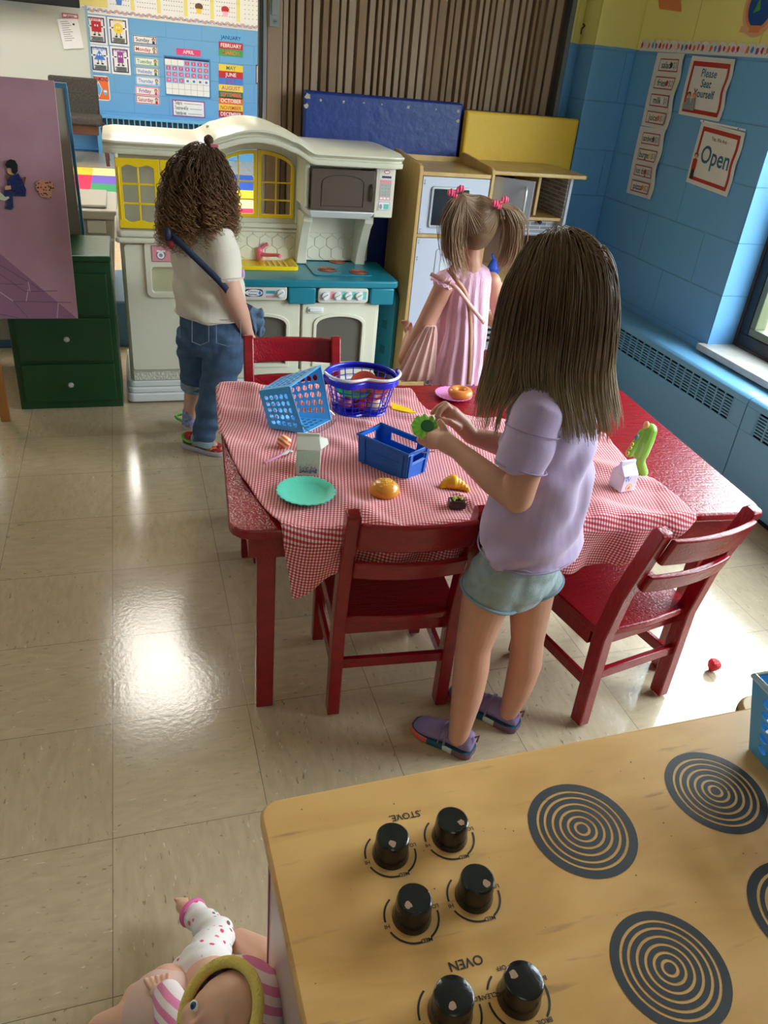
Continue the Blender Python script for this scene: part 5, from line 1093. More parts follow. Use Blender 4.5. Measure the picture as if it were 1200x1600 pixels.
S.rect(w_ * .07, h_ * .07, w_ * .93, h_ * .94, P_BRD); S.rect(w_ * .12, h_ * .13, w_ * .88, h_ * .87, M_LAM); S.text('Yes, We Are', w_ * .5, h_ * .79, h_ * .085, P_DK, maxw=w_ * .34); S.text('Open', w_ * .53, h_ * .52, h_ * .40, P_TB, maxw=w_ * .66)
S.disc(w_ * .10, h_ * .47, w_ * .05, h_ * .05, P_BRN, 12); S.disc(w_ * .10, h_ * .45, w_ * .035, h_ * .035, P_SKIN, 12); S.rect(w_ * .05, h_ * .24, w_ * .15, h_ * .41, P_BRD); S.rect(w_ * .06, h_ * .08, w_ * .14, h_ * .24, P_DK)
tag(S.build('wall_sign', curl=curl2(.006)), 'laminated sign reading Yes, We Are Open with a red border', 'sign', 'restaurant signs')
S = wall_sheet(((1095, 187), (1166, 202), (1094, 190)), P_W); S.disc(S.w * .08, S.h * .5, .003, .003, P_DK, 8); S.disc(S.w * .85, S.h * .5, .003, .003, P_DK, 8); tag(S.build('paper_strip'), 'narrow white hanging strip above the Open sign', 'paper strip')
# scalloped border
a = A(1000, 77, 0, WX - .002); bq = A(1200, 92, 0, WX - .002)
y0_, y1_ = a.y, bq.y - .6; L = y0_ - y1_; z0_ = 1.462
S = Sheet((WX - .002, y0_, z0_), (0, -1, 0), (0, 0, 1), L, .030, M_LAM, .0006); S.step = .0004
pts = [(0, .02)]; n = int(L / .0545)
top = []
for k in range(n):
    for q in range(7): a_ = pi * q / 6; top.append((.0545 * k + .0272 - .0272 * cos(a_), .030 + .016 * sin(a_)))
S.poly3([(0, .001), (n * .0545, .001)] + top[::-1], M_LAM)
rr = random.Random(9); cs = [P_RED, P_LPINK, P_ORG, P_BLU, P_PUR, P_RED, P_ORG, P_PINK]
for k in range(n * 2):
    cx = .0272 * k + .014; S.poly3([(cx + .010 * cos(a_) * rr.uniform(.5, 1.1), .022 + .014 * sin(a_) * rr.uniform(.6, 1.1)) for a_ in [2 * pi * q / 7 for q in range(7)]], cs[k % 8]); S.lay -= 1
S.lay += 1
for k in range(n): S.disc(.0545 * k + .006, .012, .004, .003, P_LB, 6); S.lay -= 1
tag(S.build('wall_border'), 'white scalloped border with colourful birds on the right wall', 'border')
S = wall_sheet(((1027, -25), (1062, -22), (1030, 14)), mat('cutout_orange', (226, 136, 84), .7), corner=.01); tag(S.build('wall_cutout'), 'orange rounded cutout on the yellow wall above the border', 'cutout')
# round fish bowl like cutout at the upper right corner
pc = A(1196, 8, 0, WX - .002); S = Sheet(pc + Vector((0, .10, -.085)), (0, -1, 0), (0, 0, 1), .10, .02, mat('cutout_peach', (228, 170, 130), .7), .001); S.step = .0006
S.disc(.085, .085, .095, .10, MATS['cutout_peach'], 26); S.poly3([(.035, -.005), (.045, .03), (.125, .03), (.135, -.005)], MATS['cutout_peach']); S.arc(.085, .085, .066, .080, MATS['cutout_orange'], 0, 360, 26); S.disc(.085, .085, .066, .070, mat('cutout_blue', (18, 70, 150), .6), 26); S.poly3([(.05, .06), (.07, .11), (.085, .07)], P_GRN); S.poly3([(.055, .0), (.06, .022), (.11, .022), (.115, 0)], MATS['cutout_orange'])
tag(S.build('wall_cutout'), 'round peach and blue cutout on the yellow wall at the upper right', 'cutout')
hk = A(906, 45, 1, 2.98); b = MB(); b.tube(smoothpath([(hk.x + .006, 2.97, hk.z + .02), (hk.x + .008, 2.955, hk.z + .012), (hk.x - .004, 2.955, hk.z), (hk.x + .002, 2.965, hk.z - .02)], 4), .003, 6); tag(b.build('wall_hook', M_BRZ), 'small dark metal hook on the yellow wall beside the partition', 'hook')

# ================================================================== THINGS ON THE TABLE
CZ = TZ + .0046
M_LBB = mat('sky_blue_plastic', (74, 168, 232), 0.3); M_WIRE = mat('wire_steel', (190, 190, 190), 0.25, metal=0.9)
def perforated(mb, P00, P10, P11, P01, nu, nv, rfrac, th, mu=.1, mv=.1, seg=12, mi=0):
    """plate between four corners with a grid of round holes"""
    P00, P10, P11, P01 = map(Vector, (P00, P10, P11, P01)); nrm_ = (P10 - P00).cross(P01 - P00).normalized() * th
    def Q(u, v): return (P00 * (1 - u) + P10 * u) * (1 - v) + (P01 * (1 - u) + P11 * u) * v
    us = [0] + [mu + (1 - 2 * mu) * k / nu for k in range(nu + 1)] + [1]; vs_ = [0] + [mv + (1 - 2 * mv) * k / nv for k in range(nv + 1)] + [1]
    for side in (0, 1):
        off = nrm_ * side
        for i in range(len(us) - 1):
            for j in range(len(vs_) - 1):
                u0, u1, v0, v1 = us[i], us[i + 1], vs_[j], vs_[j + 1]
                if 0 < i < len(us) - 2 and 0 < j < len(vs_) - 2:
                    cu, cv = (u0 + u1) / 2, (v0 + v1) / 2; ou = []; inn_ = []
                    for k in range(seg):
                        a_ = 2 * pi * (k + .5) / seg; c_, s_ = cos(a_), sin(a_); m_ = max(abs(c_), abs(s_))
                        ou.append(Q(cu + (u1 - u0) / 2 * c_ / m_, cv + (v1 - v0) / 2 * s_ / m_) + off); inn_.append(Q(cu + (u1 - u0) / 2 * rfrac * c_, cv + (v1 - v0) / 2 * rfrac * s_) + off)
                    mb.add(ou + inn_, [(k, (k + 1) % seg, seg + (k + 1) % seg, seg + k) for k in range(seg)], mi)
                    if side: mb.add(inn_ + [p - nrm_ for p in inn_], [(k, (k + 1) % seg, seg + (k + 1) % seg, seg + k) for k in range(seg)], mi)
                    mb.add([Q(u0, v0) + off, Q(u1, v0) + off, Q(u1, v1) + off, Q(u0, v1) + off] + [ou[k] for k in range(seg)], [(0, 4 + seg * 5 // 8, 4 + (seg * 5 // 8 + 1) % seg)], mi) if False else None
                else: mb.add([Q(u0, v0) + off, Q(u1, v0) + off, Q(u1, v1) + off, Q(u0, v1) + off], [(0, 1, 2, 3)], mi)
    mb.add([P00, P10, P11, P01, P00 + nrm_, P10 + nrm_, P11 + nrm_, P01 + nrm_], [(0, 1, 5, 4), (1, 2, 6, 5), (2, 3, 7, 6), (3, 0, 4, 7)], mi)
# tipped light blue basket
NB, FBt = G(475, 677, CZ), G(517, 656, CZ); nb = G(421, 668, CZ + .004); fb = nb + (FBt - NB) * .82
NT = PL(452, 605, NB, Vector((0, 1, 0))); NT = A(452, 605, 1, NB.y + .020); FT = A(500, 572, 1, FBt.y + .030); nt_ = A(405, 612, 1, nb.y + .012); ft = A(440, 590, 1, nb.y + .10)
t = thing('shopping_basket', 'sky blue perforated basket lying tipped on its side on the cloth', 'basket', (NB + nb) / 2)
def wall(P00, P10, P11, P01, nu, nv, nm='basket_wall'):
    b = MB(); perforated(b, P00, P10, P11, P01, nu, nv, .74, .002); b.build(nm, M_LBB, t, smooth=False, fixn=False)
wall(nb, NB, NT, nt_, 5, 5); wall(nt_, NT, FT, ft, 5, 6); wall(fb, FBt, FT, ft, 5, 5); wall(nb, NB, FBt, fb, 5, 5); wall(nb, fb, ft, nt_, 5, 5, 'basket_bottom')
b = MB(); b.tube([NB, FBt, FT, NT], .0032, 8, closed=True); b.build('rim', M_LBB, t)
hm = (NB + NT) / 2; hm2 = (FBt + FT) / 2; o_ = ((NB + FBt) / 2 - (nb + fb) / 2).normalized()
b = MB(); b.tube(smoothpath([NB * .8 + NT * .2, NB + Vector((.02, -.015, .006)), (NB + FBt) / 2 + Vector((.03, -.01, .003)), FBt + Vector((.012, 0, .006)), FBt * .8 + FT * .2], 5), .0014, 6); b.build('wire_handle', M_WIRE, t)
# heart shaped dark blue basket
M_DB = mat('royal_blue_plastic', (24, 34, 190), 0.28)
hb0 = G(560, 632, CZ); hc = (G(507, 588, .64) + G(628, 596, .64)) / 2; hc = Vector((.672, 1.098, 0))
t = thing('shopping_basket', 'royal blue lobed basket with white handle holding play dishes', 'basket', (hc.x, hc.y, TZ))
def lobe(r, k, n=48, z=0.0, rx=1.0, ry=.92):
    a = 2 * pi * k / n; dent = .34 * math.exp(-(((a - radians(268) + pi) % (2 * pi) - pi) / .42) ** 2)
    rr_ = r * (1 - dent); return Vector((hc.x + rx * rr_ * cos(a), hc.y + ry * rr_ * sin(a), z))
N = 48; zb_, zt_ = CZ + .001, .634; rb_, rt_ = .070, .094
b = MB(); b.tube([lobe(rt_, k, N, zt_) for k in range(N)], .0042, 8, closed=True)
b.loft([[lobe(rt_ - .003, k, N, zt_ + .002) for k in range(N)], [lobe(rt_ + .005, k, N, zt_ + .002) for k in range(N)], [lobe(rt_ + .005, k, N, zt_ - .012) for k in range(N)], [lobe(rt_ - .004, k, N, zt_ - .012) for k in range(N)]], 0, False); b.build('rim', M_DB, t)
b = MB()
for k in range(0, N, 1):
    if k % 2 == 0: b.bar(lobe(rb_, k, N, zb_), lobe(rt_ - .002, k, N, zt_ - .01), .0022, .0022)
for q in range(1, 7): f = q / 7; b.tube([lobe(rb_ + (rt_ - rb_) * f, k, N, zb_ + (zt_ - zb_) * f) for k in range(N)], .0012, 4, closed=True)
b.build('lattice', M_DB, t, smooth=False)
b = MB(); b.tube([lobe(rb_, k, N, zb_ + .004) for k in range(N)], .0035, 6, closed=True); ring = [lobe(rb_, k, N, zb_) for k in range(N)]; b.add(ring + [p + Vector((0, 0, .002)) for p in ring], [tuple(range(N))[::-1], tuple(range(N, 2 * N))]); b.build('base', M_DB, t, smooth=False)
for s_ in (-1, 1): b = MB(); b.box(hc.x + s_ * .097 - .004, hc.x + s_ * .097 + .004, hc.y - .004, hc.y + .004, zt_ - .004, zt_ + .014); b.build('lug', M_DB, t, bevel=.001)
hp = [Vector((hc.x - .099, hc.y - .0, zt_ + .010))] + [lobe(rt_ + .007, k, N, zt_ + .012) for k in range(26, 48, 2)] + [Vector((hc.x + .099, hc.y, zt_ + .010))]
b = MB(); b.tube(smoothpath(hp, 3), .0038, 8); b.build('handle', M_WHT, t)
def plate(loc, r, m, rx, rz, nm, label, cat='plate', scal=0, group=None, ht=.008):
    Mx = Matrix.Translation(loc) @ Euler((rx, 0, rz)).to_matrix().to_4x4(); b = MB()
    wob = (lambda a, r_, z: .045 * abs(sin(a * scal / 2)) * max(0, (r_ / r - .8)) * 5) if scal else None
    b.lathe([(.0005, 0), (r * .62, 0), (r * .70, .002), (r * .95, ht), (r, ht), (r, ht - .002), (r * .72, -.001), (r * .62, -.0018), (.0005, -.0018)], (0, 0, .0018), scal * 8 if scal else 40, 0, Mx, wob)
    o = b.build(nm, m, smooth='auto'); tag(o, label, cat, group); return o
plate((hc.x + .012, hc.y + .008, .598), .040, mat('coral_plastic', (240, 92, 66), .35), radians(52), radians(-30), 'toy_plate', 'coral orange play plate leaning in the royal blue basket', group='play plates')
plate((hc.x - .02, hc.y + .005, .585), .046, mat('green_plastic', (20, 130, 74), .35), radians(8), 0, 'toy_plate', 'green play plate lying inside the royal blue basket', group='play plates')
plate((hc.x + .042, hc.y - .005, .59), .038, mat('red_plastic', (232, 50, 56), .35), radians(35), radians(-50), 'toy_plate', 'red play plate against the right wall of the royal blue basket', group='play plates')
for dx, dy, z, m, lb in ((-.038, .0, .558, mat('toy_pink', (196, 90, 130), .4), 'pink play food at the left in the royal blue basket'), (.0, -.01, .555, mat('toy_red', (190, 30, 50), .4), 'red play food in the middle of the royal blue basket'), (.035, -.02, .558, mat('toy_cream', (220, 200, 160), .4), 'cream play food at the right in the royal blue basket'), (-.015, .03, .56, mat('toy_purple', (90, 80, 160), .4), 'purple play food at the back of the royal blue basket')):
    b = MB(); b.ell((hc.x + dx, hc.y + dy, z), (.021, .019, .016)); b.ell((hc.x + dx + .004, hc.y + dy, z + .010), (.012, .012, .008)); tag(b.build('toy_food', m), lb, 'toy food', 'play food in the royal blue basket')
# blue crate
M_CB = mat('crate_blue', (16, 96, 190), 0.3)
C1, C2, C3 = G(633, 753, CZ), G(557, 719, CZ), G(664, 735, CZ)
eu = (C2 - C1); lu = .138; eu.z = 0; eu.normalize(); ev = Vector((eu.y, -eu.x, 0)); 
if ev.dot(C3 - C1) < 0: ev = -ev
lv = .078; H = .070
t = thing('toy_crate', 'bright blue toy crate with cut out grips in the middle of the table', 'crate', (C1.x, C1.y, TZ))
def CP(a, b_, z): fl_ = z / H * .004; a2 = a * (lu + 2 * fl_) - fl_; b2 = b_ * (lv + 2 * fl_) - fl_; return C1 + eu * a2 + ev * b2 + Vector((0, 0, z))
def cwall(p, q_, hole):
    b = MB(); th = .003; nn = (CP(*q_, 0) - CP(*p, 0)).normalized().cross(Vector((0, 0, 1)))
    c = C1 + eu * lu / 2 + ev * lv / 2
    if nn.dot(c - CP(*p, 0)) < 0: nn = -nn
    def Pq(u, z): return CP(p[0] + (q_[0] - p[0]) * u, p[1] + (q_[1] - p[1]) * u, z)
    if hole: u0, u1, z0, z1 = .24, .76, H * .60, H * .86
    else: u0, u1, z0, z1 = .5, .5, H, H
    o = [(0, 0), (1, 0), (1, H), (0, H)]; i_ = [(u0, z0), (u1, z0), (u1, z1), (u0, z1)]
    if hole:
        vs_ = [Pq(*x) for x in o + i_] + [Pq(*x) + nn * th for x in o + i_]; fs_ = []
        for k in range(4): k2 = (k + 1) % 4; fs_ += [(k, k2, 4 + k2, 4 + k), (8 + k, 12 + k, 12 + k2, 8 + k2), (k, 8 + k, 8 + k2, k2), (4 + k, 4 + k2, 12 + k2, 12 + k)]
        b.add(vs_, fs_)
    else: b.add([Pq(*x) for x in o] + [Pq(*x) + nn * th for x in o], [(0, 1, 2, 3), (4, 7, 6, 5), (0, 4, 5, 1), (1, 5, 6, 2), (2, 6, 7, 3), (3, 7, 4, 0)])
    for u in (.12, .88): b.bar(Pq(u, .001) - nn * .0015, Pq(u, H - .002) - nn * .0015, .010, .003, up=nn)
    b.bar(Pq(.12, H * .55) - nn * .0012, Pq(.88, H * .55) - nn * .0012, .0024, .003)
    b.build('side_wall', M_CB, t, smooth=False, bevel=.0006, bseg=1)
cwall((0, 0), (1, 0), False); cwall((0, 0), (0, 1), True); cwall((1, 0), (1, 1), True); cwall((0, 1), (1, 1), True)
b = MB(); b.hexa([CP(.02, .02, 0), CP(.98, .02, 0), CP(.98, .98, 0), CP(.02, .98, 0)], [CP(.02, .02, .003), CP(.98, .02, .003), CP(.98, .98, .003), CP(.02, .98, .003)]); b.build('floor_plate', M_CB, t, smooth=False)
b = MB(); b.tube([CP(0, 0, H), CP(1, 0, H), CP(1, 1, H), CP(0, 1, H)], .0038, 8, closed=True); b.build('rim', M_CB, t)
hp0 = CP(-.02, .5, H * .93); b = MB(); b.tube([hp0 + ev * .0, hp0 - eu * .012 + ev * .010, hp0 - eu * .02 + ev * .026], .0014, 6); b.build('wire_handle', M_WIRE, t)
b = MB(); b.ell(CP(1.02, .5, H * .93), (.003, .003, .003), 8, 6); b.build('rivet', M_BLKG, t)
# milk carton (cream)
def carton(base, rz, w_, h_, mm, label, top_h=.022, spout=True, name='milk_carton'):
    t = thing(name, label, 'carton', base, rz, 'play milk cartons'); R = Matrix.Translation(base) @ Matrix.Rotation(rz, 4, 'Z'); d = w_ * .5
    def tr(b): b.v = [R @ Vector(p) for p in b.v]; return b
    b = MB(); b.box(-d, d, -d, d, 0, h_); tr(b).build('carton_body', mm, t, bevel=.002)
    b = MB()
    if spout:
        b.loft([[(-d, -d, h_), (d, -d, h_), (d, d, h_), (-d, d, h_)], [(-d, -d * .12, h_ + top_h), (d * .8, -d * .12, h_ + top_h), (d * .8, d * .12, h_ + top_h), (-d, d * .12, h_ + top_h)]]); b.box(-d, d * .85, -.002, .002, h_ + top_h - .001, h_ + top_h + .007); b.hexa([(d, -d * .9, h_ + .001), (d + .017, 0, h_ + .004), (d + .017, .001, h_ + .004), (d, d * .9, h_ + .001)], [(d * .82, -d * .1, h_ + top_h), (d + .014, -.001, h_ + top_h - .004), (d + .014, .001, h_ + top_h - .004), (d * .82, d * .1, h_ + top_h)])
    else:
        b.loft([[(-d, -d, h_), (d, -d, h_), (d, d, h_), (-d, d, h_)], [(-d, -d * .2, h_ + top_h), (d, -d * .2, h_ + top_h), (d, d * .2, h_ + top_h), (-d, d * .2, h_ + top_h)], [(-d, -d * .16, h_ + top_h + .010), (d, -d * .16, h_ + top_h + .010), (d, d * .16, h_ + top_h + .010), (-d, d * .16, h_ + top_h + .010)]])
    tr(b).build('gable_top', mm, t, bevel=.0015); return t, R, d
cbp = (G(465, 742, CZ) + G(497, 743, CZ)) / 2
cr_ = atan2((G(497, 743, CZ) - G(465, 742, CZ)).y, (G(497, 743, CZ) - G(465, 742, CZ)).x)
M_CART = mat('carton_cream', (216, 214, 200), .45)
wct = (G(497, 743, CZ) - G(465, 742, CZ)).length
base = cbp + Matrix.Rotation(cr_, 3, 'Z') @ Vector((0, wct / 2, 0))
t, R, d = carton(base, cr_, wct + .008, .064, M_CART, 'worn cream milk carton with an open spout in front of the tipped basket')
S = Sheet(R @ Vector((-d + .004, -d, .004)), R.to_3x3() @ Vector((1, 0, 0)), (0, 0, 1), 2 * d - .008, .054, M_CART, .0001); S.step = .00012
rr = random.Random(2)
S.rects([(.001 + k * .0021, .001, .0022 + k * .0021, .002) for k in range(15)] + [(.001 + k * .0021, .052, .0022 + k * .0021, .053) for k in range(15)] + [(.001, .003 + k * .0022, .002, .0042 + k * .0022) for k in range(22)] + [(2 * d - .010, .003 + k * .0022, 2 * d - .009, .0042 + k * .0022) for k in range(22)], P_DK)
S.rects([(x, y, x + rr.uniform(.0006, .0016), y + rr.uniform(.0006, .0014)) for x, y in [(rr.uniform(.003, 2 * d - .012), .003 + abs(rr.gauss(0, .009))) for _ in range(420)]], W('print_blue', (50, 82, 140))); S.rects([(x, y, x + .0008, y + .0006) for x, y in [(rr.uniform(.003, 2 * d - .012), rr.uniform(.01, .05)) for _ in range(60)]], P_GREY); S.build('worn_print', t)
# white milk carton
q1 = G(953, 768, CZ); q2 = G(985, 771, CZ); q0 = G(944, 752, CZ)
M_CW = mat('carton_white', (224, 220, 234), .4)
e1 = (G(998, 765, CZ) - G(962, 772, CZ)); r2 = atan2(e1.y, e1.x); wct = .044
base = (G(998, 765, CZ) + G(962, 772, CZ)) / 2 + Matrix.Rotation(r2, 3, 'Z') @ Vector((0, wct / 2, 0))
t, R, d = carton(base, r2, wct, .042, M_CW, 'small white carton reading Milk beside the green toy', .020, False)
S = Sheet(R @ Vector((-d + .002, -d, .024)), R.to_3x3() @ Vector((1, 0, 0)), (0, 0, 1), 2 * d - .004, .018, M_CW, .0001); S.step = .00012
S.text('Milk', .0275, .009, .0150, P_BLU, maxw=.0235); S.text('W', .0105, .009, .016, P_BLU); S.disc(.006, .0155, .004, .002, P_BLU, 8); S.disc(.010, .0165, .003, .0012, P_NAVY, 8); S.build('milk_print', t)
S = Sheet(R @ Vector((-.008, -d, .002)), R.to_3x3() @ Vector((1, 0, 0)), (0, 0, 1), .001, .001, M_CW, .0001); S.step = .00012; S.disc(.008, .010, .009, .009, P_ORG, 18); S.disc(.008, .010, .0078, .0078, P_PALE, 18); S.poly3([(.003, .008), (.010, .015), (.012, .006), (.006, .004)], P_ORG); S.build('round_mark', t)
# plates
p = G(478, 773, CZ); plate((p.x, p.y, CZ + .002), .061, mat('mint_plastic', (104, 220, 194), .35), 0, 0, 'toy_plate', 'mint green scalloped play plate at the near left of the cloth', scal=24, group='play plates')
p = G(708, 620, TZ); plate((p.x, p.y, TZ + .001), .052, mat('pink_scallop', (236, 150, 214), .4), 0, 0, 'toy_plate', 'pink scalloped play plate under the doughnut', scal=24, group='play plates')
# doughnut
dn = G(718, 620, TZ + .008); b = MB(); M_DN = mat('doughnut_glaze', (230, 140, 62), .22)
rings = []
for i in range(33):
    a = 2 * pi * i / 32; rings.append([(dn.x + (.0225 + .0135 * cos(q)) * cos(a), dn.y + (.0225 + .0135 * cos(q)) * sin(a), TZ + .0215 + .0125 * sin(q)) for q in [2 * pi * k / 14 for k in range(14)]])
b.loft(rings, 0, False); tag(b.build('toy_doughnut', M_DN, smooth=True), 'glazed orange toy doughnut on the pink plate', 'toy doughnut')
# bun
bp = G(600, 770, CZ); b = MB(); b.lathe([(.0005, 0), (.028, .0), (.0325, .004), (.0335, .010), (.030, .020), (.020, .028), (.008, .0315), (.0005, .032)], (bp.x, bp.y, CZ - .001), 36)
t = thing('toy_bun', 'toy burger bun with sesame seeds in front of the blue crate', 'toy bun', (bp.x, bp.y, CZ)); b.build('bun', mat('bun_glaze', (226, 148, 44), .22), t, smooth=True)
b = MB(); rr = random.Random(5)
for k in range(70):
    r_ = .022 * sqrt(rr.random()); a = rr.uniform(0, 2 * pi); z = CZ + .0312 - .0102 * (r_ / .03) ** 2; b.ell((bp.x + r_ * cos(a), bp.y + r_ * sin(a), z), (.0018, .0012, .0010), 6, 4)
b.build('sesame_seeds', mat('sesame', (240, 200, 110), .3), t)['kind'] = 'stuff'
# croissant
cp0 = G(708, 765, CZ); b = MB()
for k in range(9):
    u = k / 8 * 2 - 1; a = u * 1.1; r_ = .017 * (1 - .62 * abs(u)) ; b.ell((cp0.x + .030 * sin(a) + .002, cp0.y + .022 * cos(a) - .012 + .012 * u * -1, CZ + r_ * .85), (r_ * .8, r_ * 1.05, r_), 14, 9)
tag(link('toy_croissant', blob(b, .0011, 1), mat('croissant', (238, 176, 34), .25, var=.15, vscale=60)), 'shiny yellow toy croissant in a fold of the cloth', 'toy croissant')
# chocolate box
cp1 = G(716, 797, CZ); t = thing('toy_chocolate', 'dark brown toy cake with green icing bow beside the croissant', 'toy cake', (cp1.x, cp1.y, CZ))
b = MB(); b.v = []; b.box(-.019, .019, -.013, .013, 0, .020); Rm = Matrix.Translation((cp1.x, cp1.y + .012, CZ)) @ Matrix.Rotation(radians(-6), 4, 'Z'); b.v = [Rm @ Vector(p) for p in b.v]; b.build('cake', mat('chocolate', (52, 28, 26), .25), t, bevel=.005, bseg=3)
b = MB(); rr = random.Random(8)
for k in range(7): a = rr.uniform(0, 6.3); pq = Rm @ Vector((rr.uniform(-.010, .010), rr.uniform(-.006, .006), .0215)); b.tube([pq, pq + Vector((cos(a) * .006, sin(a) * .004, .003)), pq + Vector((cos(a) * .009, sin(a) * .006, .0))], [.0022, .0026, .0018], 6)
b.build('icing', mat('icing_green', (176, 186, 84), .3), t)
# striped ball and spoon
bp2 = G(445, 702, CZ); m, nt, nd, lk, p_ = new_mat('orange_stripes'); g = nd.new('ShaderNodeTexCoord'); w_ = nd.new('ShaderNodeTexWave'); mp = nd.new('ShaderNodeMapping'); mp.inputs['Rotation'].default_value = (.6, .9, .2); lk.new(g.outputs['Object'], mp.inputs[0]); lk.new(mp.outputs[0], w_.inputs[0]); w_.inputs['Scale'].default_value = 32; w_.inputs['Distortion'].default_value = 1.2
r_ = ramp(nd, [(0.42, lin((238, 96, 40))), (0.58, lin((250, 214, 170)))]); lk.new(w_.outputs[0], r_.inputs[0]); lk.new(r_.outputs[0], p_.inputs[0]); p_.inputs['Roughness'].default_value = .3
b = MB(); b.ell((bp2.x, bp2.y + .012, CZ + .015), (.0175, .0175, .0160), 28, 18); tag(b.build('toy_sweet', m, smooth=True), 'orange and cream striped toy ball left of the milk carton', 'toy ball')
s0, s1 = G(413, 724, CZ + .004), G(440, 711, CZ + .006); s2 = G(452, 705, CZ + .008)
t = thing('toy_spoon', 'small spoon with pink handle lying beside the striped ball', 'spoon', s0)
b = MB(); b.tube([s0, (s0 + s1) / 2, s1], [.0042, .0040, .0028], 10); b.build('handle', mat('spoon_pink', (222, 140, 190), .3), t)
b = MB(); b.tube([s1, s1 * .5 + s2 * .5, s2], [.0026, .005, .003], 10); b.ell(s2, (.009, .006, .003), 14, 8); b.build('bowl', mat('spoon_clear', (214, 208, 204), .15), t)
# yellow slice
pts = [G(u, v, TZ + .010) for u, v in ((612, 630), (640, 640), (650, 646), (640, 646), (612, 640))]
b = MB(); n = 5; b.add(pts + [p + Vector((0, 0, .003)) for p in pts], [tuple(range(n))[::-1], tuple(range(n, 2 * n))] + [(k, (k + 1) % n, n + (k + 1) % n, n + k) for k in range(n)]); tag(b.build('toy_cheese', mat('cheese_yellow', (248, 206, 20), .4), smooth=False), 'flat yellow toy cheese slice behind the blue crate', 'toy cheese')
# green toy (curved receiver with a snail face)
gb = G(997, 742, CZ); t = thing('green_toy', 'lime green curved toy standing on end behind the Milk carton', 'toy', (gb.x, gb.y, CZ))
yy = gb.y + .010
path = [A(u, v, 1, yy + k * .002) for k, (u, v) in enumerate(((1003, 742), (998, 728), (990, 712), (996, 696), (1008, 680), (1017, 668)))]
def P3(u, v, dy=0): return A(u, v, 1, yy + dy)
b = MB(); b.cone_caps(P3(1003, 738), P3(1000, 722), .015, .012); b.cone_caps(P3(1000, 722), P3(1001, 708), .012, .016); b.cone_caps(P3(1001, 708), P3(1008, 688), .019, .021); b.cone_caps(P3(1008, 688), P3(1015, 673), .021, .018); b.cone_caps(P3(984, 708), P3(1003, 676), .010, .008); b.ell(P3(1017, 672), (.014, .012, .014))
link('toy_body', blob(b, .0016, 4), mat('lime_plastic', (134, 190, 66), .3), t).name = 'toy_body'
b = MB(); b.ell(P3(1010, 664, -.004), (.007, .007, .009)); b.build('peach_tip', mat('peach_tip', (226, 170, 110), .4), t)
b = MB(); b.ell(P3(995, 683, -.013), (.006, .003, .008)); b.build('emblem', mat('emblem_grey', (90, 110, 120), .4), t)
for (u, v) in ((985, 700), (981, 708), (988, 694)): b = MB(); b.ell(P3(u, v, -.012), (.0045, .003, .0045), 10, 6); b.ell(P3(u, v, -.015), (.0022, .0015, .0022), 8, 5, 1); b.build('button', [mat('button_yellow', (230, 190, 70), .4), P_BRN], t)
# strawberry on the floor
sb = G(1110, 1048, 0); b = MB(); b.lathe([(.0005, 0), (.006, .001), (.0135, .010), (.0175, .020), (.0165, .028), (.010, .0335), (.0005, .035)], (0, 0, 0), 24); Rm = Matrix.Translation((sb.x, sb.y, .0005)) @ Matrix.Rotation(radians(14), 4, 'Y') @ Matrix.Translation((0, 0, .001)); b.v = [Rm @ Vector(p) for p in b.v]
tag(b.build('toy_strawberry', mat('strawberry', (222, 22, 48), .25, bump=.5, bscale=220), smooth=True), 'red toy strawberry lying on the floor right of the chairs', 'toy strawberry')

# ================================================================== FOREGROUND WOODEN STOVE
M_STV = wood_mat('stove_ply', (218, 172, 110), (196, 148, 86), (4, 14, 14), .3, True); M_PLY = mat('ply_edge', (196, 158, 100), .4, var=.1, vscale=30); M_BLK = mat('stove_black', (12, 12, 18), .6)
SZ = .60; sx0, sy1 = G(398, 1255, SZ).x + .003, G(398, 1255, SZ).y + .0
sx1 = .965; sy0 = -.58
t = thing('wooden_stove', 'maple toy stove top with black burner rings in the foreground', 'toy stove', (.57, -.36, 0))
SA = radians(.9); SM = Matrix.Translation((sx0, sy1, 0)) @ Matrix.Rotation(SA, 4, 'Z') @ Matrix.Translation((-sx0, -sy1, 0))
def sbuild(b, nm, m, par=t, **k): b.v = [SM @ Vector(p) for p in b.v]; return b.build(nm, m, par, **k)
b = MB(); b.prism(rrect(sx0, sy0, sx1, sy1, .022), SZ - .018, SZ); top_ = sbuild(b, 'stove_top', M_STV, bevel=.004)
M_PKB = mat('pale_pink_board', (206, 178, 164), .35); M_PKE = mat('pink_edge', (190, 120, 140), .25)
b = MB(); b.box(sx0 + .012, sx0 + .026, sy0 + .02, sy1 - .026, .0, SZ - .0185); sbuild(b, 'side_panel', M_PKB, smooth=False)
b = MB(); b.box(sx0 + .010, sx0 + .028, sy1 - .026, sy1 - .022, .0, SZ - .0185); sbuild(b, 'edge_band', M_PKE, smooth=False)
b = MB(); b.box(sx1 - .034, sx1 - .02, sy0 + .02, sy1 - .02, .0, SZ - .0185); sbuild(b, 'side_panel', M_PLY, smooth=False)
b = MB(); b.box(sx0 + .029, sx1 - .035, sy1 - .034, sy1 - .024, .0, SZ - .0185); sbuild(b, 'back_panel', M_PLY, smooth=False)
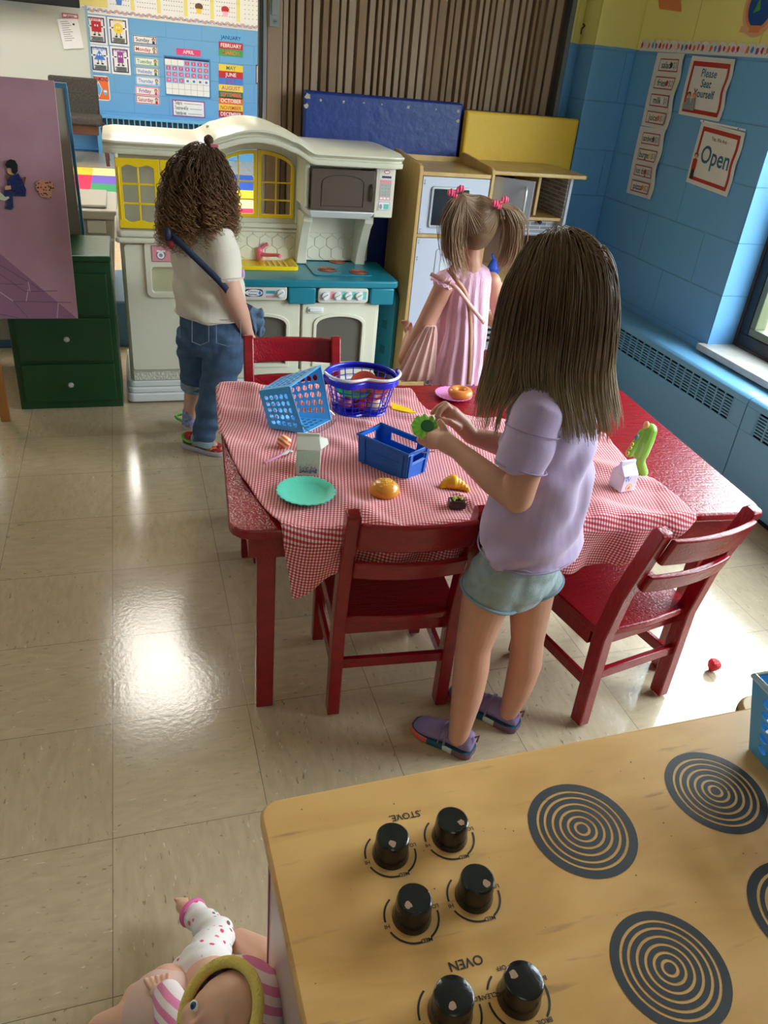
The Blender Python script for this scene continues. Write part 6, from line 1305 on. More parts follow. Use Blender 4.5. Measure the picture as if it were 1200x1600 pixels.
# burner rings, printed
def ring_print(cx, cy, R_):
    b = MB(); z = SZ + .0004; rad = [(0, .10), (.155, .235), (.285, .375), (.425, .515), (.565, .66), (.71, .79), (.84, 1.0)]
    for k, (a_, c_) in enumerate(rad):
        n = 56; vs_ = []
        if a_ == 0: b.add([(cx + c_ * R_ * cos(2 * pi * i / n), cy + c_ * R_ * sin(2 * pi * i / n), z) for i in range(n)], [tuple(range(n))])
        else:
            for i in range(n): q = 2 * pi * i / n; vs_ += [(cx + a_ * R_ * cos(q), cy + a_ * R_ * sin(q), z), (cx + c_ * R_ * cos(q), cy + c_ * R_ * sin(q), z)]
            b.add(vs_, [(2 * i, 2 * i + 1, (2 * i + 3) % (2 * n), (2 * i + 2) % (2 * n)) for i in range(n)])
    b.build('burner_rings', M_BLK, top_, smooth=False)
def pxr(c, l, r): return (G(l[0], l[1], SZ) - G(r[0], r[1], SZ)).length / 2
for c, lft, rgt in (((910, 1295), (825, 1285), (995, 1305)), ((1118, 1236), (1041, 1228), (1196, 1246)), ((1047, 1513), (953, 1500), (1141, 1528))):
    p = G(c[0], c[1], SZ); ring_print(p.x, p.y, pxr(c, lft, rgt))
p3 = G(1047, 1513, SZ); p2 = G(1118, 1236, SZ); p1 = G(910, 1295, SZ); ring_print(p3.x + (p2 - p1).x * 1.0 - .01, p3.y + (p2 - p1).y + .0, .066)
# knobs
M_KN = mat('knob_gloss_black', (20, 20, 24), .18, bump=.08, bscale=80); M_CHIP = mat('chipped_wood', (150, 116, 90), .7)
kn = [((610, 1342), (610, 1300), (567, 1310, 646, 1318)), ((702, 1316), (703, 1276), (660, 1290, 738, 1300)), ((643, 1440), (646, 1395), (598, 1405, 684, 1412)), ((740, 1408), (744, 1364), (697, 1372, 781, 1382)), ((703, 1590), (706, 1548), (651, 1560, 747, 1570)), ((810, 1566), (814, 1516), (761, 1530, 853, 1545))]
rr = random.Random(12)
for k, (bc, tc_, _) in enumerate(kn):
    c = G(bc[0], bc[1] - 8, SZ); r_ = .0192 if k < 4 else .0200; hgt = .031
    b = MB(); b.lathe([(.0001, 0), (r_ + .0015, 0), (r_ + .0015, .003), (r_, .010), (r_ * .97, hgt - .004), (r_ * .94, hgt - .0012), (r_ * .86, hgt), (.0001, hgt)], (c.x, c.y, SZ + .0002), 36); kb = b.build('knob', M_KN, top_, smooth='auto')
    a = [radians(-110), radians(-40), radians(-150), radians(-50), radians(-120), radians(140)][k]; b = MB(); cx, cy = c.x + r_ * .52 * cos(a), c.y + r_ * .52 * sin(a)
    b.add([(cx + .0044 * cos(q) * rr.uniform(.7, 1.2), cy + .0044 * sin(q) * rr.uniform(.7, 1.2), SZ + hgt + .0005) for q in [2 * pi * i / 10 for i in range(10)]], [tuple(range(10))]); b.build('worn_spot', M_CHIP, kb, smooth=False)
    if k in (1, 2, 3):
        b = MB(); aa0 = a - 1.0; vs_ = []; n = 14
        for i in range(n + 1): q = aa0 + 2.2 * i / n; ro, ri = r_ * .90, r_ * .90 - rr.uniform(.0005, .0035); vs_ += [(c.x + ri * cos(q), c.y + ri * sin(q), SZ + hgt + .0004 - (0 if ri < r_ * .86 else .0004)), (c.x + (r_ * .985) * cos(q), c.y + (r_ * .955) * sin(q), SZ + hgt - .006 - rr.uniform(0, .003))]
        b.add(vs_, [(2 * i, 2 * i + 1, 2 * i + 3, 2 * i + 2) for i in range(n)]); b.build('chipped_edge', M_CHIP, kb, smooth=False, fixn=False)
    # dial ring with gaps
    b = MB(); R1 = .0275 if k < 4 else .0290; z = SZ + .0004
    gaps = [radians(g_) for g_ in ((10, -75, 190) if k != 5 else (20, -60, 165, 100))]
    n = 80
    for i in range(n):
        q0, q1 = 2 * pi * i / n, 2 * pi * (i + 1) / n; qm = (q0 + q1) / 2
        if any(abs((qm - g_ + pi) % (2 * pi) - pi) < .20 for g_ in gaps) or (radians(70) < qm < radians(125)): continue
        b.add([(c.x + R1 * cos(q0), c.y + R1 * sin(q0), z), (c.x + (R1 + .0021) * cos(q0), c.y + (R1 + .0021) * sin(q0), z), (c.x + (R1 + .0021) * cos(q1), c.y + (R1 + .0021) * sin(q1), z), (c.x + R1 * cos(q1), c.y + R1 * sin(q1), z)], [(0, 1, 2, 3)])
    lets = (('LO', gaps[0]), ('MED', gaps[1]), ('HI', gaps[2])) if k != 5 else (('BAKE', gaps[0]), ('BROIL', gaps[1]), ('CLEAN', gaps[2]), ('OFF', gaps[3]))
    for s_, g_ in lets:
        vs0, fs0, w0 = text_geo(s_); sz = .0062
        px_, py_ = c.x + (R1 + .001) * cos(g_), c.y + (R1 + .001) * sin(g_)
        b.add([(px_ - v.x * sz, py_ - (v.y - .33) * sz, z) for v in vs0], [tuple(f) for f in fs0])
    b.build('dial_print', M_BLK, top_, smooth=False, fixn=False)
for s_, (u, v), sz in (('.STOVE.', (634, 1275), .0118), ('OVEN', (728, 1505), .0135)):
    c = G(u, v, SZ); vs0, fs0, w0 = text_geo(s_); b = MB(); a = radians(180)
    b.add([(c.x - v_.x * sz, c.y - (v_.y - .33) * sz, SZ + .0004) for v_ in vs0], [tuple(f) for f in fs0]); b.build('lettering', M_BLK, top_, smooth=False, fixn=False)
# specks and scratches on the ply
b = MB(); rr = random.Random(21)
for k in range(46):
    x, y, r_ = rr.uniform(sx0 + .02, sx1 - .05), rr.uniform(sy0 + .2, sy1 - .02), rr.uniform(.0003, .0011)
    b.add([(x + r_ * cos(q) * rr.uniform(.6, 1.3), y + r_ * sin(q) * rr.uniform(.6, 1.3), SZ + .0003) for q in [2 * pi * i / 7 for i in range(7)]], [tuple(range(7))])
b.build('specks', mat('speck_brown', (84, 56, 36), .8), top_, smooth=False)['kind'] = 'stuff'
# blue wire basket at right edge, standing on the stove
t = thing('wire_rim_basket', 'sky blue basket with chrome rim standing on the stove at the right edge', 'basket', (.99, -.2, SZ))
B0 = G(1181, 1180, SZ); Tt = .115
c0_ = B0 + Vector((0, 0, .001)); bx0, by1 = B0.x, B0.y + .012
def BB(x, y, z): fl_ = .022 * z / Tt; return Vector((bx0 + x * (.16) + (x * 2 - 1) * fl_, by1 - y * .14 - (y * 2 - 1) * fl_, SZ + .001 + z))
for (p_, q_) in (((0, 0), (0, 1)), ((0, 0), (1, 0)), ((1, 0), (1, 1)), ((0, 1), (1, 1))):
    b = MB(); perforated(b, BB(*p_, 0), BB(*q_, 0), BB(*q_, Tt), BB(*p_, Tt), 6, 5, .72, .0022); b.build('basket_wall', M_LBB, t, smooth=False, fixn=False)
b = MB(); b.hexa([BB(0, 1, 0), BB(1, 1, 0), BB(1, 0, 0), BB(0, 0, 0)], [BB(0, 1, .002), BB(1, 1, .002), BB(1, 0, .002), BB(0, 0, .002)]); b.build('basket_bottom', M_LBB, t, smooth=False)
b = MB(); b.tube([BB(0, 0, Tt), BB(.5, 0, Tt), BB(1, 0, Tt), BB(1, 1, Tt), BB(.5, 1, Tt), BB(0, 1, Tt)], .0045, 8, closed=True); b.build('wire_rim', M_WIRE, t)
# wooden striped toy behind it
p = G(1186, 1118, SZ); 
t = thing('wooden_toy', 'round wooden toy with dark zigzag edge peeking from behind the basket', 'wooden toy', (p.x + .05, p.y + .02, .5))
st = MB(); st.lathe([(.0005, 0), (.030, 0), (.034, .006), (.034, .022), (.030, .028), (.0005, .028)], (p.x + .045, p.y + .030, SZ - .055), 28); st.build('disc', M_BIR, t, bevel=.001)
st = MB(); st.lathe([(.0343, 0), (.0350, 0), (.0350, .003), (.0343, .003)], (p.x + .045, p.y + .030, SZ - .047), 28); st.lathe([(.0343, 0), (.0350, 0), (.0350, .003), (.0343, .003)], (p.x + .045, p.y + .030, SZ - .040), 28); st.build('stripes', P_BRN, t)
b = MB(); b.box(p.x + .03, p.x + .07, p.y + .01, p.y + .05, 0, SZ - .056); b.build('stand', M_PLY, t, smooth=False)
# ================================================================== PEOPLE
M_SKIN = mat('skin_light', (202, 146, 122), 0.5, sss=0.12, var=0.05, vscale=20); M_EYEW = mat('eye_white', (236, 234, 230), 0.2); M_IRIS = mat('iris_brown', (70, 48, 36), 0.2); M_LIP = mat('lip_rose', (196, 110, 104), 0.4); M_NAIL = mat('nail_red', (190, 40, 60), 0.3)
def basis(F, up=Vector((0, 0, 1))):
    F = F.normalized(); L = up.cross(F).normalized(); U = F.cross(L).normalized()
    R = Matrix((L, F, U)).transposed(); return R, L, F, U
def add_head(mb, c, F, s):
    R, L, F, U = basis(F)
    E = lambda x, y, z, r: mb.ell(c + L * x * s + F * y * s + U * z * s, tuple(k * s for k in r), 22, 14, 0, R)
    E(0, -.08, .12, (.76, .88, .90)); E(0, .22, -.28, (.62, .60, .68)); E(0, .40, -.74, (.26, .26, .20)); E(0, .62, .12, (.52, .22, .36))
    for k in (-1, 1): E(.34 * k, .50, -.30, (.26, .26, .28)); E(.76 * k, -.02, -.12, (.07, .14, .22)); E(.74 * k, .02, -.26, (.05, .08, .10))
    E(0, .84, -.20, (.10, .16, .11)); E(0, .80, -.02, (.07, .10, .20)); E(.07, .82, -.24, (.07, .08, .07)); E(-.07, .82, -.24, (.07, .08, .07)); E(0, .76, -.48, (.20, .08, .045)); E(0, .75, -.55, (.17, .08, .05))
    for k in (-1, 1): E(.30 * k, .70, -.02, (.15, .10, .10))
    return R, L, F, U
def head_paint(c, L, F, U, s):
    e = [c + L * .30 * k * s + F * .79 * s + U * -.02 * s for k in (-1, 1)]; m_ = c + F * .84 * s - U * .515 * s
    def fn(p, n):
        for q in e:
            d = p - q
            if abs(d.dot(L)) < .105 * s and abs(d.dot(U)) < .055 * s and d.length < .16 * s: return 2 if abs(d.dot(L)) < .05 * s else 1
        d = p - m_
        if abs(d.dot(L)) < .19 * s and abs(d.dot(U)) < .065 * s and d.length < .22 * s: return 3
        return 0
    return fn
def finger(mb, pts, r0, r1):
    n = len(pts); chain(mb, pts, [r0 + (r1 - r0) * i / (n - 1) for i in range(n)], 10)
def make_hair(name, strands, depth, mats, parent, extra=None):
    cu = bpy.data.curves.new(name, 'CURVE'); cu.dimensions = '3D'; cu.bevel_depth = depth; cu.bevel_resolution = 0; cu.use_fill_caps = False
    for pts, mi in strands:
        sp = cu.splines.new('POLY'); sp.points.add(len(pts) - 1); co = []
        for p in pts: co += [p.x, p.y, p.z, 1]
        sp.points.foreach_set('co', co); n = len(pts)
        sp.points.foreach_set('radius', [1.0 if k < n * .7 else 1.0 - .75 * (k - n * .7) / (n * .3) for k in range(n)]); sp.material_index = mi
    for m in mats: cu.materials.append(m)
    o = bpy.data.objects.new(name, cu); COL.objects.link(o)
    me = bpy.data.meshes.new_from_object(o.evaluated_get(bpy.context.evaluated_depsgraph_get())); bpy.data.objects.remove(o); bpy.data.curves.remove(cu); me.materials.clear()
    if extra is not None:
        bm = bmesh.new(); bm.from_mesh(me); bm.from_mesh(extra); bm.to_mesh(me); bm.free(); bpy.data.meshes.remove(extra)
    return link(name, me, mats, parent, smooth=True)
def push(p, cols):
    for c, r, R, in cols:
        q = R.transposed() @ (p - c); d = Vector((q.x / r[0], q.y / r[1], q.z / r[2])); l_ = d.length
        if l_ < 1 and l_ > 1e-5: d = d / l_; p = c + R @ Vector((d.x * r[0], d.y * r[1], d.z * r[2]))
    return p
def hair_mat(name, top, tip, z0, z1, rough=.42):
    m, nt, nd, lk, p = new_mat(name); g = nd.new('ShaderNodeNewGeometry'); sp = nd.new('ShaderNodeSeparateXYZ'); lk.new(g.outputs['Position'], sp.inputs[0])
    mr = nd.new('ShaderNodeMapRange'); mr.inputs[1].default_value = z0; mr.inputs[2].default_value = z1; lk.new(sp.outputs['Z'], mr.inputs[0])
    r = ramp(nd, [(0, lin(tip)), (1, lin(top))]); lk.new(mr.outputs[0], r.inputs[0]); lk.new(r.outputs[0], p.inputs[0]); p.inputs['Roughness'].default_value = rough; p.inputs['Specular IOR Level'].default_value = .35; return m
def flow(root, v, n, ds, cols, g, zend, jitter, rng, bias=Vector((0, 0, 0)), zb=-9, bias2=Vector((0, 0, 0))):
    pts = [root.copy()]; p = root.copy(); v = v.normalized(); down = (Vector((0, 0, -1)) + bias).normalized(); k = 0
    ph = rng.uniform(0, 6.3); am = rng.uniform(0, jitter)
    for k in range(n):
        dn = down if not (zb - .09 < p.z < zb) else (down + bias2).normalized()
        v = (v * (1 - g) + dn * g).normalized(); q = p + v * ds
        q2 = push(q, cols)
        if (q2 - p).length > 1e-6: v = (v * .5 + (q2 - p).normalized() * .5).normalized()
        p = q2; pts.append(p + Vector((sin(k * .55 + ph), cos(k * .5 + ph), 0)) * am * min(1, k / 6))
        if p.z < zend: break
    return pts
def rings_loft(b, rings, n=28):
    """rings: centre, half x vector, half y vector, power"""
    out = []
    for c, a, d in rings: out.append([c + a * cos(2 * pi * k / n) + d * sin(2 * pi * k / n) for k in range(n)])
    b.loft(out)
def shoe(name, parent, heel, toe, w, h, mup, msole, solefn=None, z0=0.001, rise=.5):
    d = toe - heel; L = d.length; d.normalize(); s = Vector((-d.y, d.x, 0)); b = MB(); rings = []
    prof = [(0.0, .45, .75), (.04, .72, .95), (.15, .84, 1.0), (.30, .84, .98), (.42, .84, .86), (.55, .92, .66), (.70, 1.0, .52), (.85, .94, .42), (.95, .70, .32), (1.0, .38, .22)]
    def pf(t_):
        for i in range(len(prof) - 1):
            if t_ <= prof[i + 1][0] + 1e-9: u = (t_ - prof[i][0]) / (prof[i + 1][0] - prof[i][0]); u = u * .5 + (u * u * (3 - 2 * u)) * .5; return tuple(prof[i][q] + (prof[i + 1][q] - prof[i][q]) * u for q in (1, 2))
        return prof[-1][1:]
    prof = [(t_, *pf(t_)) for t_ in [.0, .01, .025, .05, .08] + [.12 + .05 * k for k in range(15)] + [.87, .91, .94, .965, .985, 1.0]]
    for t_, ww, hh in prof:
        c = heel + d * (L * t_); r = []
        for k in range(20):
            a = 2 * pi * k / 20; x = cos(a) * w * ww * (1.0 if sin(a) < 0 else 1 - .25 * sin(a)); z = (sin(a) * .5 + .5) ** .8 * h * hh
            r.append(c + s * x + Vector((0, 0, z0 + .008 + z)))
        rings.append(r)
    b.loft(rings); up = link(name, blob(b, .0035, 3), mup, parent)
    b = MB(); sr = []
    for z, k_ in ((0, .97), (.004, 1.06), (.014, 1.06), (.018, 1.0)):
        r = []
        for t_, ww, hh in prof: r.append(heel + d * (L * (t_ * 1.04 - .02)) + s * w * ww * k_ * 1.0 + Vector((0, 0, z0 + z)))
        for t_, ww, hh in prof[::-1]: r.append(heel + d * (L * (t_ * 1.04 - .02)) - s * w * ww * k_ * 1.0 + Vector((0, 0, z0 + z)))
        sr.append(r)
    b.loft(sr); so = b.build('sole', msole, up)
    if solefn:
        for p_ in so.data.polygons:
            c = wmat(parent) @ p_.center; t_ = (c - heel).dot(d) / L; p_.material_index = solefn(t_)
    return up, d, s, L

# ------------------------------------------------------------------ girl in lavender
C0 = Vector((.785, .435, 0)); Cf = Vector((-.661, .751, 0)); Cl = Vector((-.751, -.661, 0))
def P(u, v, dl=0.0): return PL(u, v, C0 + Cl * dl, Cl)
girl = thing('person', 'girl with long straight hair in lavender T-shirt and pale denim shorts holding toy lettuce', 'person', C0)
b = MB()
hc_ = P(872, 446, 0); hs = .080; hF = (Cf * cos(radians(22)) - Vector((0, 0, sin(radians(22))))); R_, L_, F_, U_ = add_head(b, hc_, hF, hs)
nb_ = P(866, 590, 0); chest = P(862, 660, 0); waist = P(842, 780, 0); pel = P(808, 880, 0)
b.cone_caps(hc_ - U_ * .05 - F_ * .02, nb_, .034, .036); b.cone_caps(nb_, chest, .040, .066); b.cone_caps(chest, waist, .066, .062); b.cone_caps(waist, pel, .062, .070)
shN, shF = P(846, 632, .088), P(858, 628, -.088); b.cone_caps(shN, shF, .028, .028)
# near arm, hand
elN = P(808, 776, .128); wrN = P(716, 704, .082)
chain(b, [shN, P(826, 715, .125), elN], [.027, .030, .029]); chain(b, [elN, P(772, 752, .118), wrN], [.0285, .0255, .0175])
pmN = P(696, 691, .066); knN = P(679, 684, .050)
b.cone_caps(wrN, pmN, .0175, .020); b.cone_caps(pmN, knN, .019, .015); b.cone_caps(P(700, 684, .050), P(686, 678, .036), .013, .012)
finger(b, [P(681, 682, .046), P(668, 680, .030), P(657, 682, .014)], .0072, .0058); finger(b, [P(680, 688, .042), P(666, 687, .026), P(654, 687, .006)], .0074, .0058)
finger(b, [P(683, 694, .046), P(669, 693, .026), P(658, 691, .006)], .0070, .0056); finger(b, [P(688, 698, .050), P(675, 698, .032), P(665, 696, .014)], .0062, .0050)
finger(b, [P(702, 686, .058), P(694, 670, .052), P(687, 659, .044)], .0088, .0066)
# far arm, hand
elF = P(812, 705, -.120); wrF = P(736, 681, -.052)
chain(b, [shF, P(838, 680, -.128), elF], [.033, .029, .026]); chain(b, [elF, P(775, 692, -.09), wrF], [.026, .0235, .0170])
pmF = P(720, 662, -.036); b.cone_caps(wrF, pmF, .017, .019); b.cone_caps(pmF, P(706, 646, -.022), .019, .0155)
finger(b, [P(706, 644, -.018), P(697, 633, -.010), P(688, 640, .006), P(683, 650, .014)], .0078, .0060); finger(b, [P(710, 650, -.026), P(700, 640, -.024), P(690, 646, -.010), P(684, 655, -.002)], .0074, .0058)
finger(b, [P(708, 640, -.034), P(695, 631, -.036), P(684, 637, -.026), P(676, 645, -.016)], .0072, .0056); finger(b, [P(704, 637, -.046), P(690, 634, -.048), P(679, 641, -.038)], .0064, .0052)
finger(b, [P(716, 668, -.014), P(702, 659, .004), P(691, 657, .014)], .0084, .0064)
# legs
for side, hp_, pts_ in ((1, P(775, 900, .055), [((765, 915), .060, .053), ((740, 1008), .070, .0375), ((736, 1045), .070, .0385), ((730, 1085), .071, .0345), ((716, 1150), .072, .0225)]), (-1, P(826, 895, -.055), [((832, 905), -.060, .052), ((824, 1000), -.070, .0365), ((821, 1035), -.070, .0375), ((811, 1070), -.071, .033), ((795, 1112), -.072, .0220)])):
    b.cone_caps(pel + Cl * .02 * side, hp_, .068, .056); chain(b, [hp_] + [P(q[0], q[1], dl) for q, dl, r in pts_], [.056] + [r for q, dl, r in pts_])
ankN, ankF = P(716, 1150, .072), P(795, 1112, -.072)
hN, tN = G(736, 1180), G(648, 1135); hF_, tF = G(806, 1140), Vector((.800, .545, 0))
for an, hh, tt in ((ankN, hN, tN), (ankF, hF_, tF)):
    d = (tt - hh).normalized(); b.cone_caps(an, hh + d * .035 + Vector((0, 0, .035)), .0225, .024); b.cone_caps(hh + d * .035 + Vector((0, 0, .030)), hh + d * .10 + Vector((0, 0, .022)), .020, .010)
me = blob(b, .0026, 3); body = link('body', me, [M_SKIN, M_EYEW, M_IRIS, M_LIP], girl); 
paint(body.data, lambda p, n: head_paint(hc_, L_, F_, U_, hs)(wmat(girl) @ p, n))
# shirt
M_LAV = mat('lavender_cotton', (186, 160, 196), 0.85, sheen=.3, bump=.15, bscale=900); M_DEN = mat('pale_denim', (152, 166, 170), 0.9, var=.12, vscale=60, bump=.3, bscale=700)
b = MB(); rg = []
for u, v, hf, hl in ((866, 592, .036, .048), (866, 600, .050, .074), (865, 612, .064, .096), (862, 634, .076, .104), (858, 685, .082, .108), (852, 735, .085, .113), (842, 785, .089, .119), (832, 825, .093, .124), (828, 846, .095, .127)):
    rg.append((P(u, v, 0), Cf * hf, Cl * hl))
rings_loft(b, rg, 36)
b.tube([P(852, 622, .060), P(840, 650, .098), P(827, 690, .120), P(812, 735, .136)], [.038, .045, .046, .0445], 24)
b.tube([P(858, 624, -.070), P(850, 645, -.105), P(832, 672, -.128), P(812, 698, -.134)], [.046, .049, .046, .043], 24)
def folds_c(co, n):
    h = 0; z = co.z; a = (co - C0).dot(Cf); q = (co - C0).dot(Cl)
    w = mnoise.noise(co * 9) * 2
    if z < .86: h += .0105 * sin((z * 1.0 + a * .9 + q * .4) * 50 + w * 2.2) * min(1, (.86 - z) / .08) * (.4 + .6 * abs(mnoise.noise(co * 5)))
    h += .003 * mnoise.noise(co * 22)
    return h
me = blob(b, .0038, 3); girl_w = wmat(girl)
displace(me, folds_c)
shirt = link('t_shirt', me, M_LAV, girl)
# shirt hems and seams
b = MB()
def ring_pts(c, a, d, n=40, a0=0, a1=2 * pi): return [c + a * cos(a0 + (a1 - a0) * k / n) + d * sin(a0 + (a1 - a0) * k / n) for k in range(n + 1)]
b.tube(ring_pts(P(828, 844, 0), Cf * .0965, Cl * .1285), .0016, 6); b.build('bottom_hem', mat('lavender_seam', (164, 138, 176), .9), shirt); b = MB()
sd = (P(812, 735, .136) - P(826, 690, .122)).normalized(); x_ = sd.cross(Cl).normalized(); y_ = sd.cross(x_); b.tube(ring_pts(P(814, 729, .135), x_ * .0452, y_ * .0452), .0014, 6); b.build('sleeve_hem', mat('lavender_seam', (164, 138, 176), .9), shirt); b = MB(); b.tube(ring_pts(P(832, 672, .112), x_ * .0480, y_ * .0480), .0010, 6)
b.build('sleeve_seam', mat('lavender_seam', (164, 138, 176), .9), shirt)
# shorts
b = MB(); rings_loft(b, [(P(822, 835, 0), Cf * .068, Cl * .090), (P(814, 870, 0), Cf * .076, Cl * .098), (P(803, 900, 0), Cf * .081, Cl * .105), (P(797, 918, 0), Cf * .070, Cl * .098)], 30)
b.tube([P(795, 875, .050), P(780, 900, .060), P(764, 930, .068)], [.058, .061, .0615], 26); b.tube([P(828, 872, -.048), P(832, 895, -.058), P(838, 916, -.064)], [.056, .058, .0575], 26)
me = blob(b, .0036, 3); displace(me, lambda co, n: .0022 * sin(co.z * 160 + mnoise.noise(co * 12) * 5) * .6 + .0015 * mnoise.noise(co * 40)); sh = link('shorts', me, M_DEN, girl)
b = MB(); ax_ = (P(764, 930, .068) - P(780, 900, .060)).normalized(); x_ = ax_.cross(Cl).normalized(); y_ = ax_.cross(x_); b.tube(ring_pts(P(766, 927, .0675), x_ * .0625, y_ * .0625), .0035, 8)
ax_ = (P(838, 916, -.064) - P(832, 895, -.058)).normalized(); x_ = ax_.cross(Cl).normalized(); y_ = ax_.cross(x_); b.tube(ring_pts(P(837, 914, -.0635), x_ * .0585, y_ * .0585), .0032, 8); b.build('cuffs', mat('denim_edge', (126, 148, 162), .9), sh)
# shoes
M_SHO = mat('shoe_lavender', (136, 116, 158), .7, bump=.2, bscale=300); M_SO = [mat('sole_purple', (112, 78, 100), .6), mat('sole_white', (206, 216, 206), .6), mat('sole_teal', (30, 84, 104), .6), mat('sole_coral', (226, 96, 84), .6)]
sf = lambda t_: 3 if t_ > .68 else (2 if t_ > .44 else (1 if t_ > .24 else 0))
for hh, tt, ank in ((hN, tN, ankN), (hF_, tF, ankF)):
    up, d, s, L = shoe('shoe', girl, hh, tt, .033, .058, M_SHO, M_SO, sf)
    b = MB()
    for q in (.40, .50): c = hh + d * L * q + Vector((0, 0, .0)); zt_ = .060 if q == .40 else .052; b.tube(smoothpath([c + s * .031 + Vector((0, 0, .022)), c + s * .026 + Vector((0, 0, zt_ - .012)), c + Vector((0, 0, zt_ + .003)), c - s * .026 + Vector((0, 0, zt_ - .012)), c - s * .031 + Vector((0, 0, .022))], 4), .0028 if q == .40 else .0016, 6)
    b.build('strap', M_SHO, up); b = MB(); c = hh + d * (-.001) + Vector((0, 0, .058)); b.tube([c, c - d * .008 + Vector((0, 0, .010)), c - d * .006 + Vector((0, 0, -.010))], .0022, 6); b.build('heel_loop', M_SO[0], up)
# hair
rng = random.Random(11); HC = [hair_mat('hair_c%d' % k, t_, e_, .80, 1.00) for k, (t_, e_) in enumerate([((104, 78, 54), (176, 148, 112)), ((84, 62, 44), (150, 122, 88)), ((128, 98, 70), (206, 178, 140)), ((62, 46, 34), (122, 96, 68))])]
hr = (.061, .071, .074); hcen = hc_ + U_ * .010 - F_ * .006
cols0 = [(hcen, hr, R_)]
tor = [(P(862, 690, 0), (.118, .092, .20), Matrix((Cl, Cf, Vector((0, 0, 1)))).transposed()), (P(852, 625, 0), (.125, .055, .045), Matrix((Cl, Cf, Vector((0, 0, 1)))).transposed())]
st = []
for k in range(2300):
    th = math.acos(rng.uniform(-.35, 1)); ph = rng.uniform(0, 2 * pi); d = Vector((sin(th) * cos(ph), sin(th) * sin(ph), cos(th)))
    if d.y > .62 and d.z < .45: continue
    lay = rng.uniform(.0, .011) * (1.0 if d.z < .6 else .6)
    root = hcen + R_ @ Vector((d.x * hr[0], d.y * hr[1], d.z * hr[2])) * 1.01
    tang = R_ @ Vector((d.x * .9 + (.3 if d.x > 0 else -.3), d.y * .8, -.5 - (1 - d.z)))
    cc = [(hcen, tuple(x + .004 + lay for x in hr), R_)] + [(c, tuple(x + lay * .6 for x in r), Rr) for c, r, Rr in tor]
    front = d.y > .25
    zend = rng.uniform(.840, .882) if not front else rng.uniform(.80, .87)
    if d.x > .3 and abs(d.y) < .35: zend = rng.uniform(.86, .92)
    if rng.random() < .12: zend += rng.uniform(0, .12)
    bias = Cf * (-.10 if not front else -.02) + Cl * (.02 if d.x > 0 else -.02)
    st.append((flow(root, tang, 30, .0165, cc, .34, zend, .0022, rng, bias, .95, Cf * (.16 if d.y > .12 else -.42)), rng.choice((0, 0, 1, 1, 2, 3))))
cap = MB(); cap.ell(hcen, (.0635, .0735, .0765), 30, 20, 1, R_); capm = cap
# keep only the hair side of the cap
keep = []; vs_ = cap.v; fs_ = []
for f in cap.f:
    c = sum((vs_[i] for i in f), Vector()) / 4; q = R_.transposed() @ (c - hcen)
    if not (q.y > .045 and q.z < .035): fs_.append(f)
cap.f = fs_; cap.m = [1] * len(fs_); capme = cap.mesh('cap')
make_hair('hair', st, .00105, HC, girl, capme)
# toy lettuce held in the hands
lc = P(664, 666, .022); t = thing('toy_lettuce', 'frilly green toy lettuce with pickle slices held by the girl in lavender', 'toy lettuce', lc)
n_ = (CAM_O - lc).normalized(); n_ = (n_ * .75 + Vector((0, 0, .8))).normalized(); a_ = n_.cross(Cl).normalized(); b_ = n_.cross(a_)
def disc_w(c, r, m, nm, ruf, th=.0028):
    mb = MB(); N_ = 72; rings = []
    for rr_ in (0.02, .35, .62, .80, .92, 1.0):
        rings.append([c + (a_ * cos(2 * pi * k / N_) + b_ * sin(2 * pi * k / N_)) * r * rr_ * (1 + ruf * .05 * sin(k * 2 * pi * 9 / N_)) + n_ * (ruf * .0035 * rr_ ** 3 * sin(k * 2 * pi * 12 / N_)) for k in range(N_)])
    bot = [[p - n_ * th for p in r_] for r_ in rings[::-1]]; mb.loft(rings + bot); return mb.build(nm, m, t)
disc_w(lc, .027, mat('lettuce_green', (150, 232, 86), .4), 'leaf', 1.0); disc_w(lc + n_ * .004 - a_ * .004 + Cf * -.009, .013, mat('pickle_green', (36, 110, 66), .35), 'pickle', 0.0, .003); disc_w(lc - n_ * .006, .022, mat('lettuce_base', (224, 160, 80), .5), 'patty', 0, .005)

# ------------------------------------------------------------------ curly haired child by the play kitchen
def PA(u, v, d=0.0): return A(u, v, 1, 1.94 + d)
A_f = Vector((.82, .57, 0)).normalized(); A_l = Vector((-A_f.y, A_f.x, 0))
kid = thing('person', 'child with brown curly hair in a cream T-shirt and rolled jeans facing the play kitchen', 'person', (.31, 1.97, 0))
M_SK2 = mat('skin_rosy', (222, 170, 148), 0.5, sss=0.12)
b = MB(); hA = PA(318, 276, .01); sA = .082; FA = Vector((.86, .46, -.22)); RA, LA, FA, UA = add_head(b, hA, FA, sA)
nA = PA(316, 350, .0); chA = PA(320, 400, 0); plA = PA(333, 512, .01)
b.cone_caps(hA - UA * .05 - FA * .02, nA, .036, .038); b.cone_caps(nA, chA, .045, .085); b.cone_caps(chA, plA, .080, .082)
sR, sL = PA(348, 378, -.085), PA(292, 372, .10); b.cone_caps(sR, sL, .036, .036)
eR, wR = PA(363, 462, -.125), PA(384, 512, -.085); chain(b, [sR, PA(354, 430, -.12), eR], [.030, .037, .036]); chain(b, [eR, PA(375, 490, -.11), wR], [.036, .032, .023])
pR = PA(388, 524, -.07); b.cone_caps(wR, pR, .021, .021)
for k in range(4): q = pR + A_f * (.008 - .009 * k) ; finger(b, [q + Vector((0, 0, -.008)), q + Vector((.004, .004, -.028)), q + Vector((.008, .014, -.040))], .0078, .006)
finger(b, [pR + A_f * .012, pR + A_f * .026 + Vector((0, 0, -.012)), pR + A_f * .030 + Vector((0, 0, -.026))], .0085, .0065)
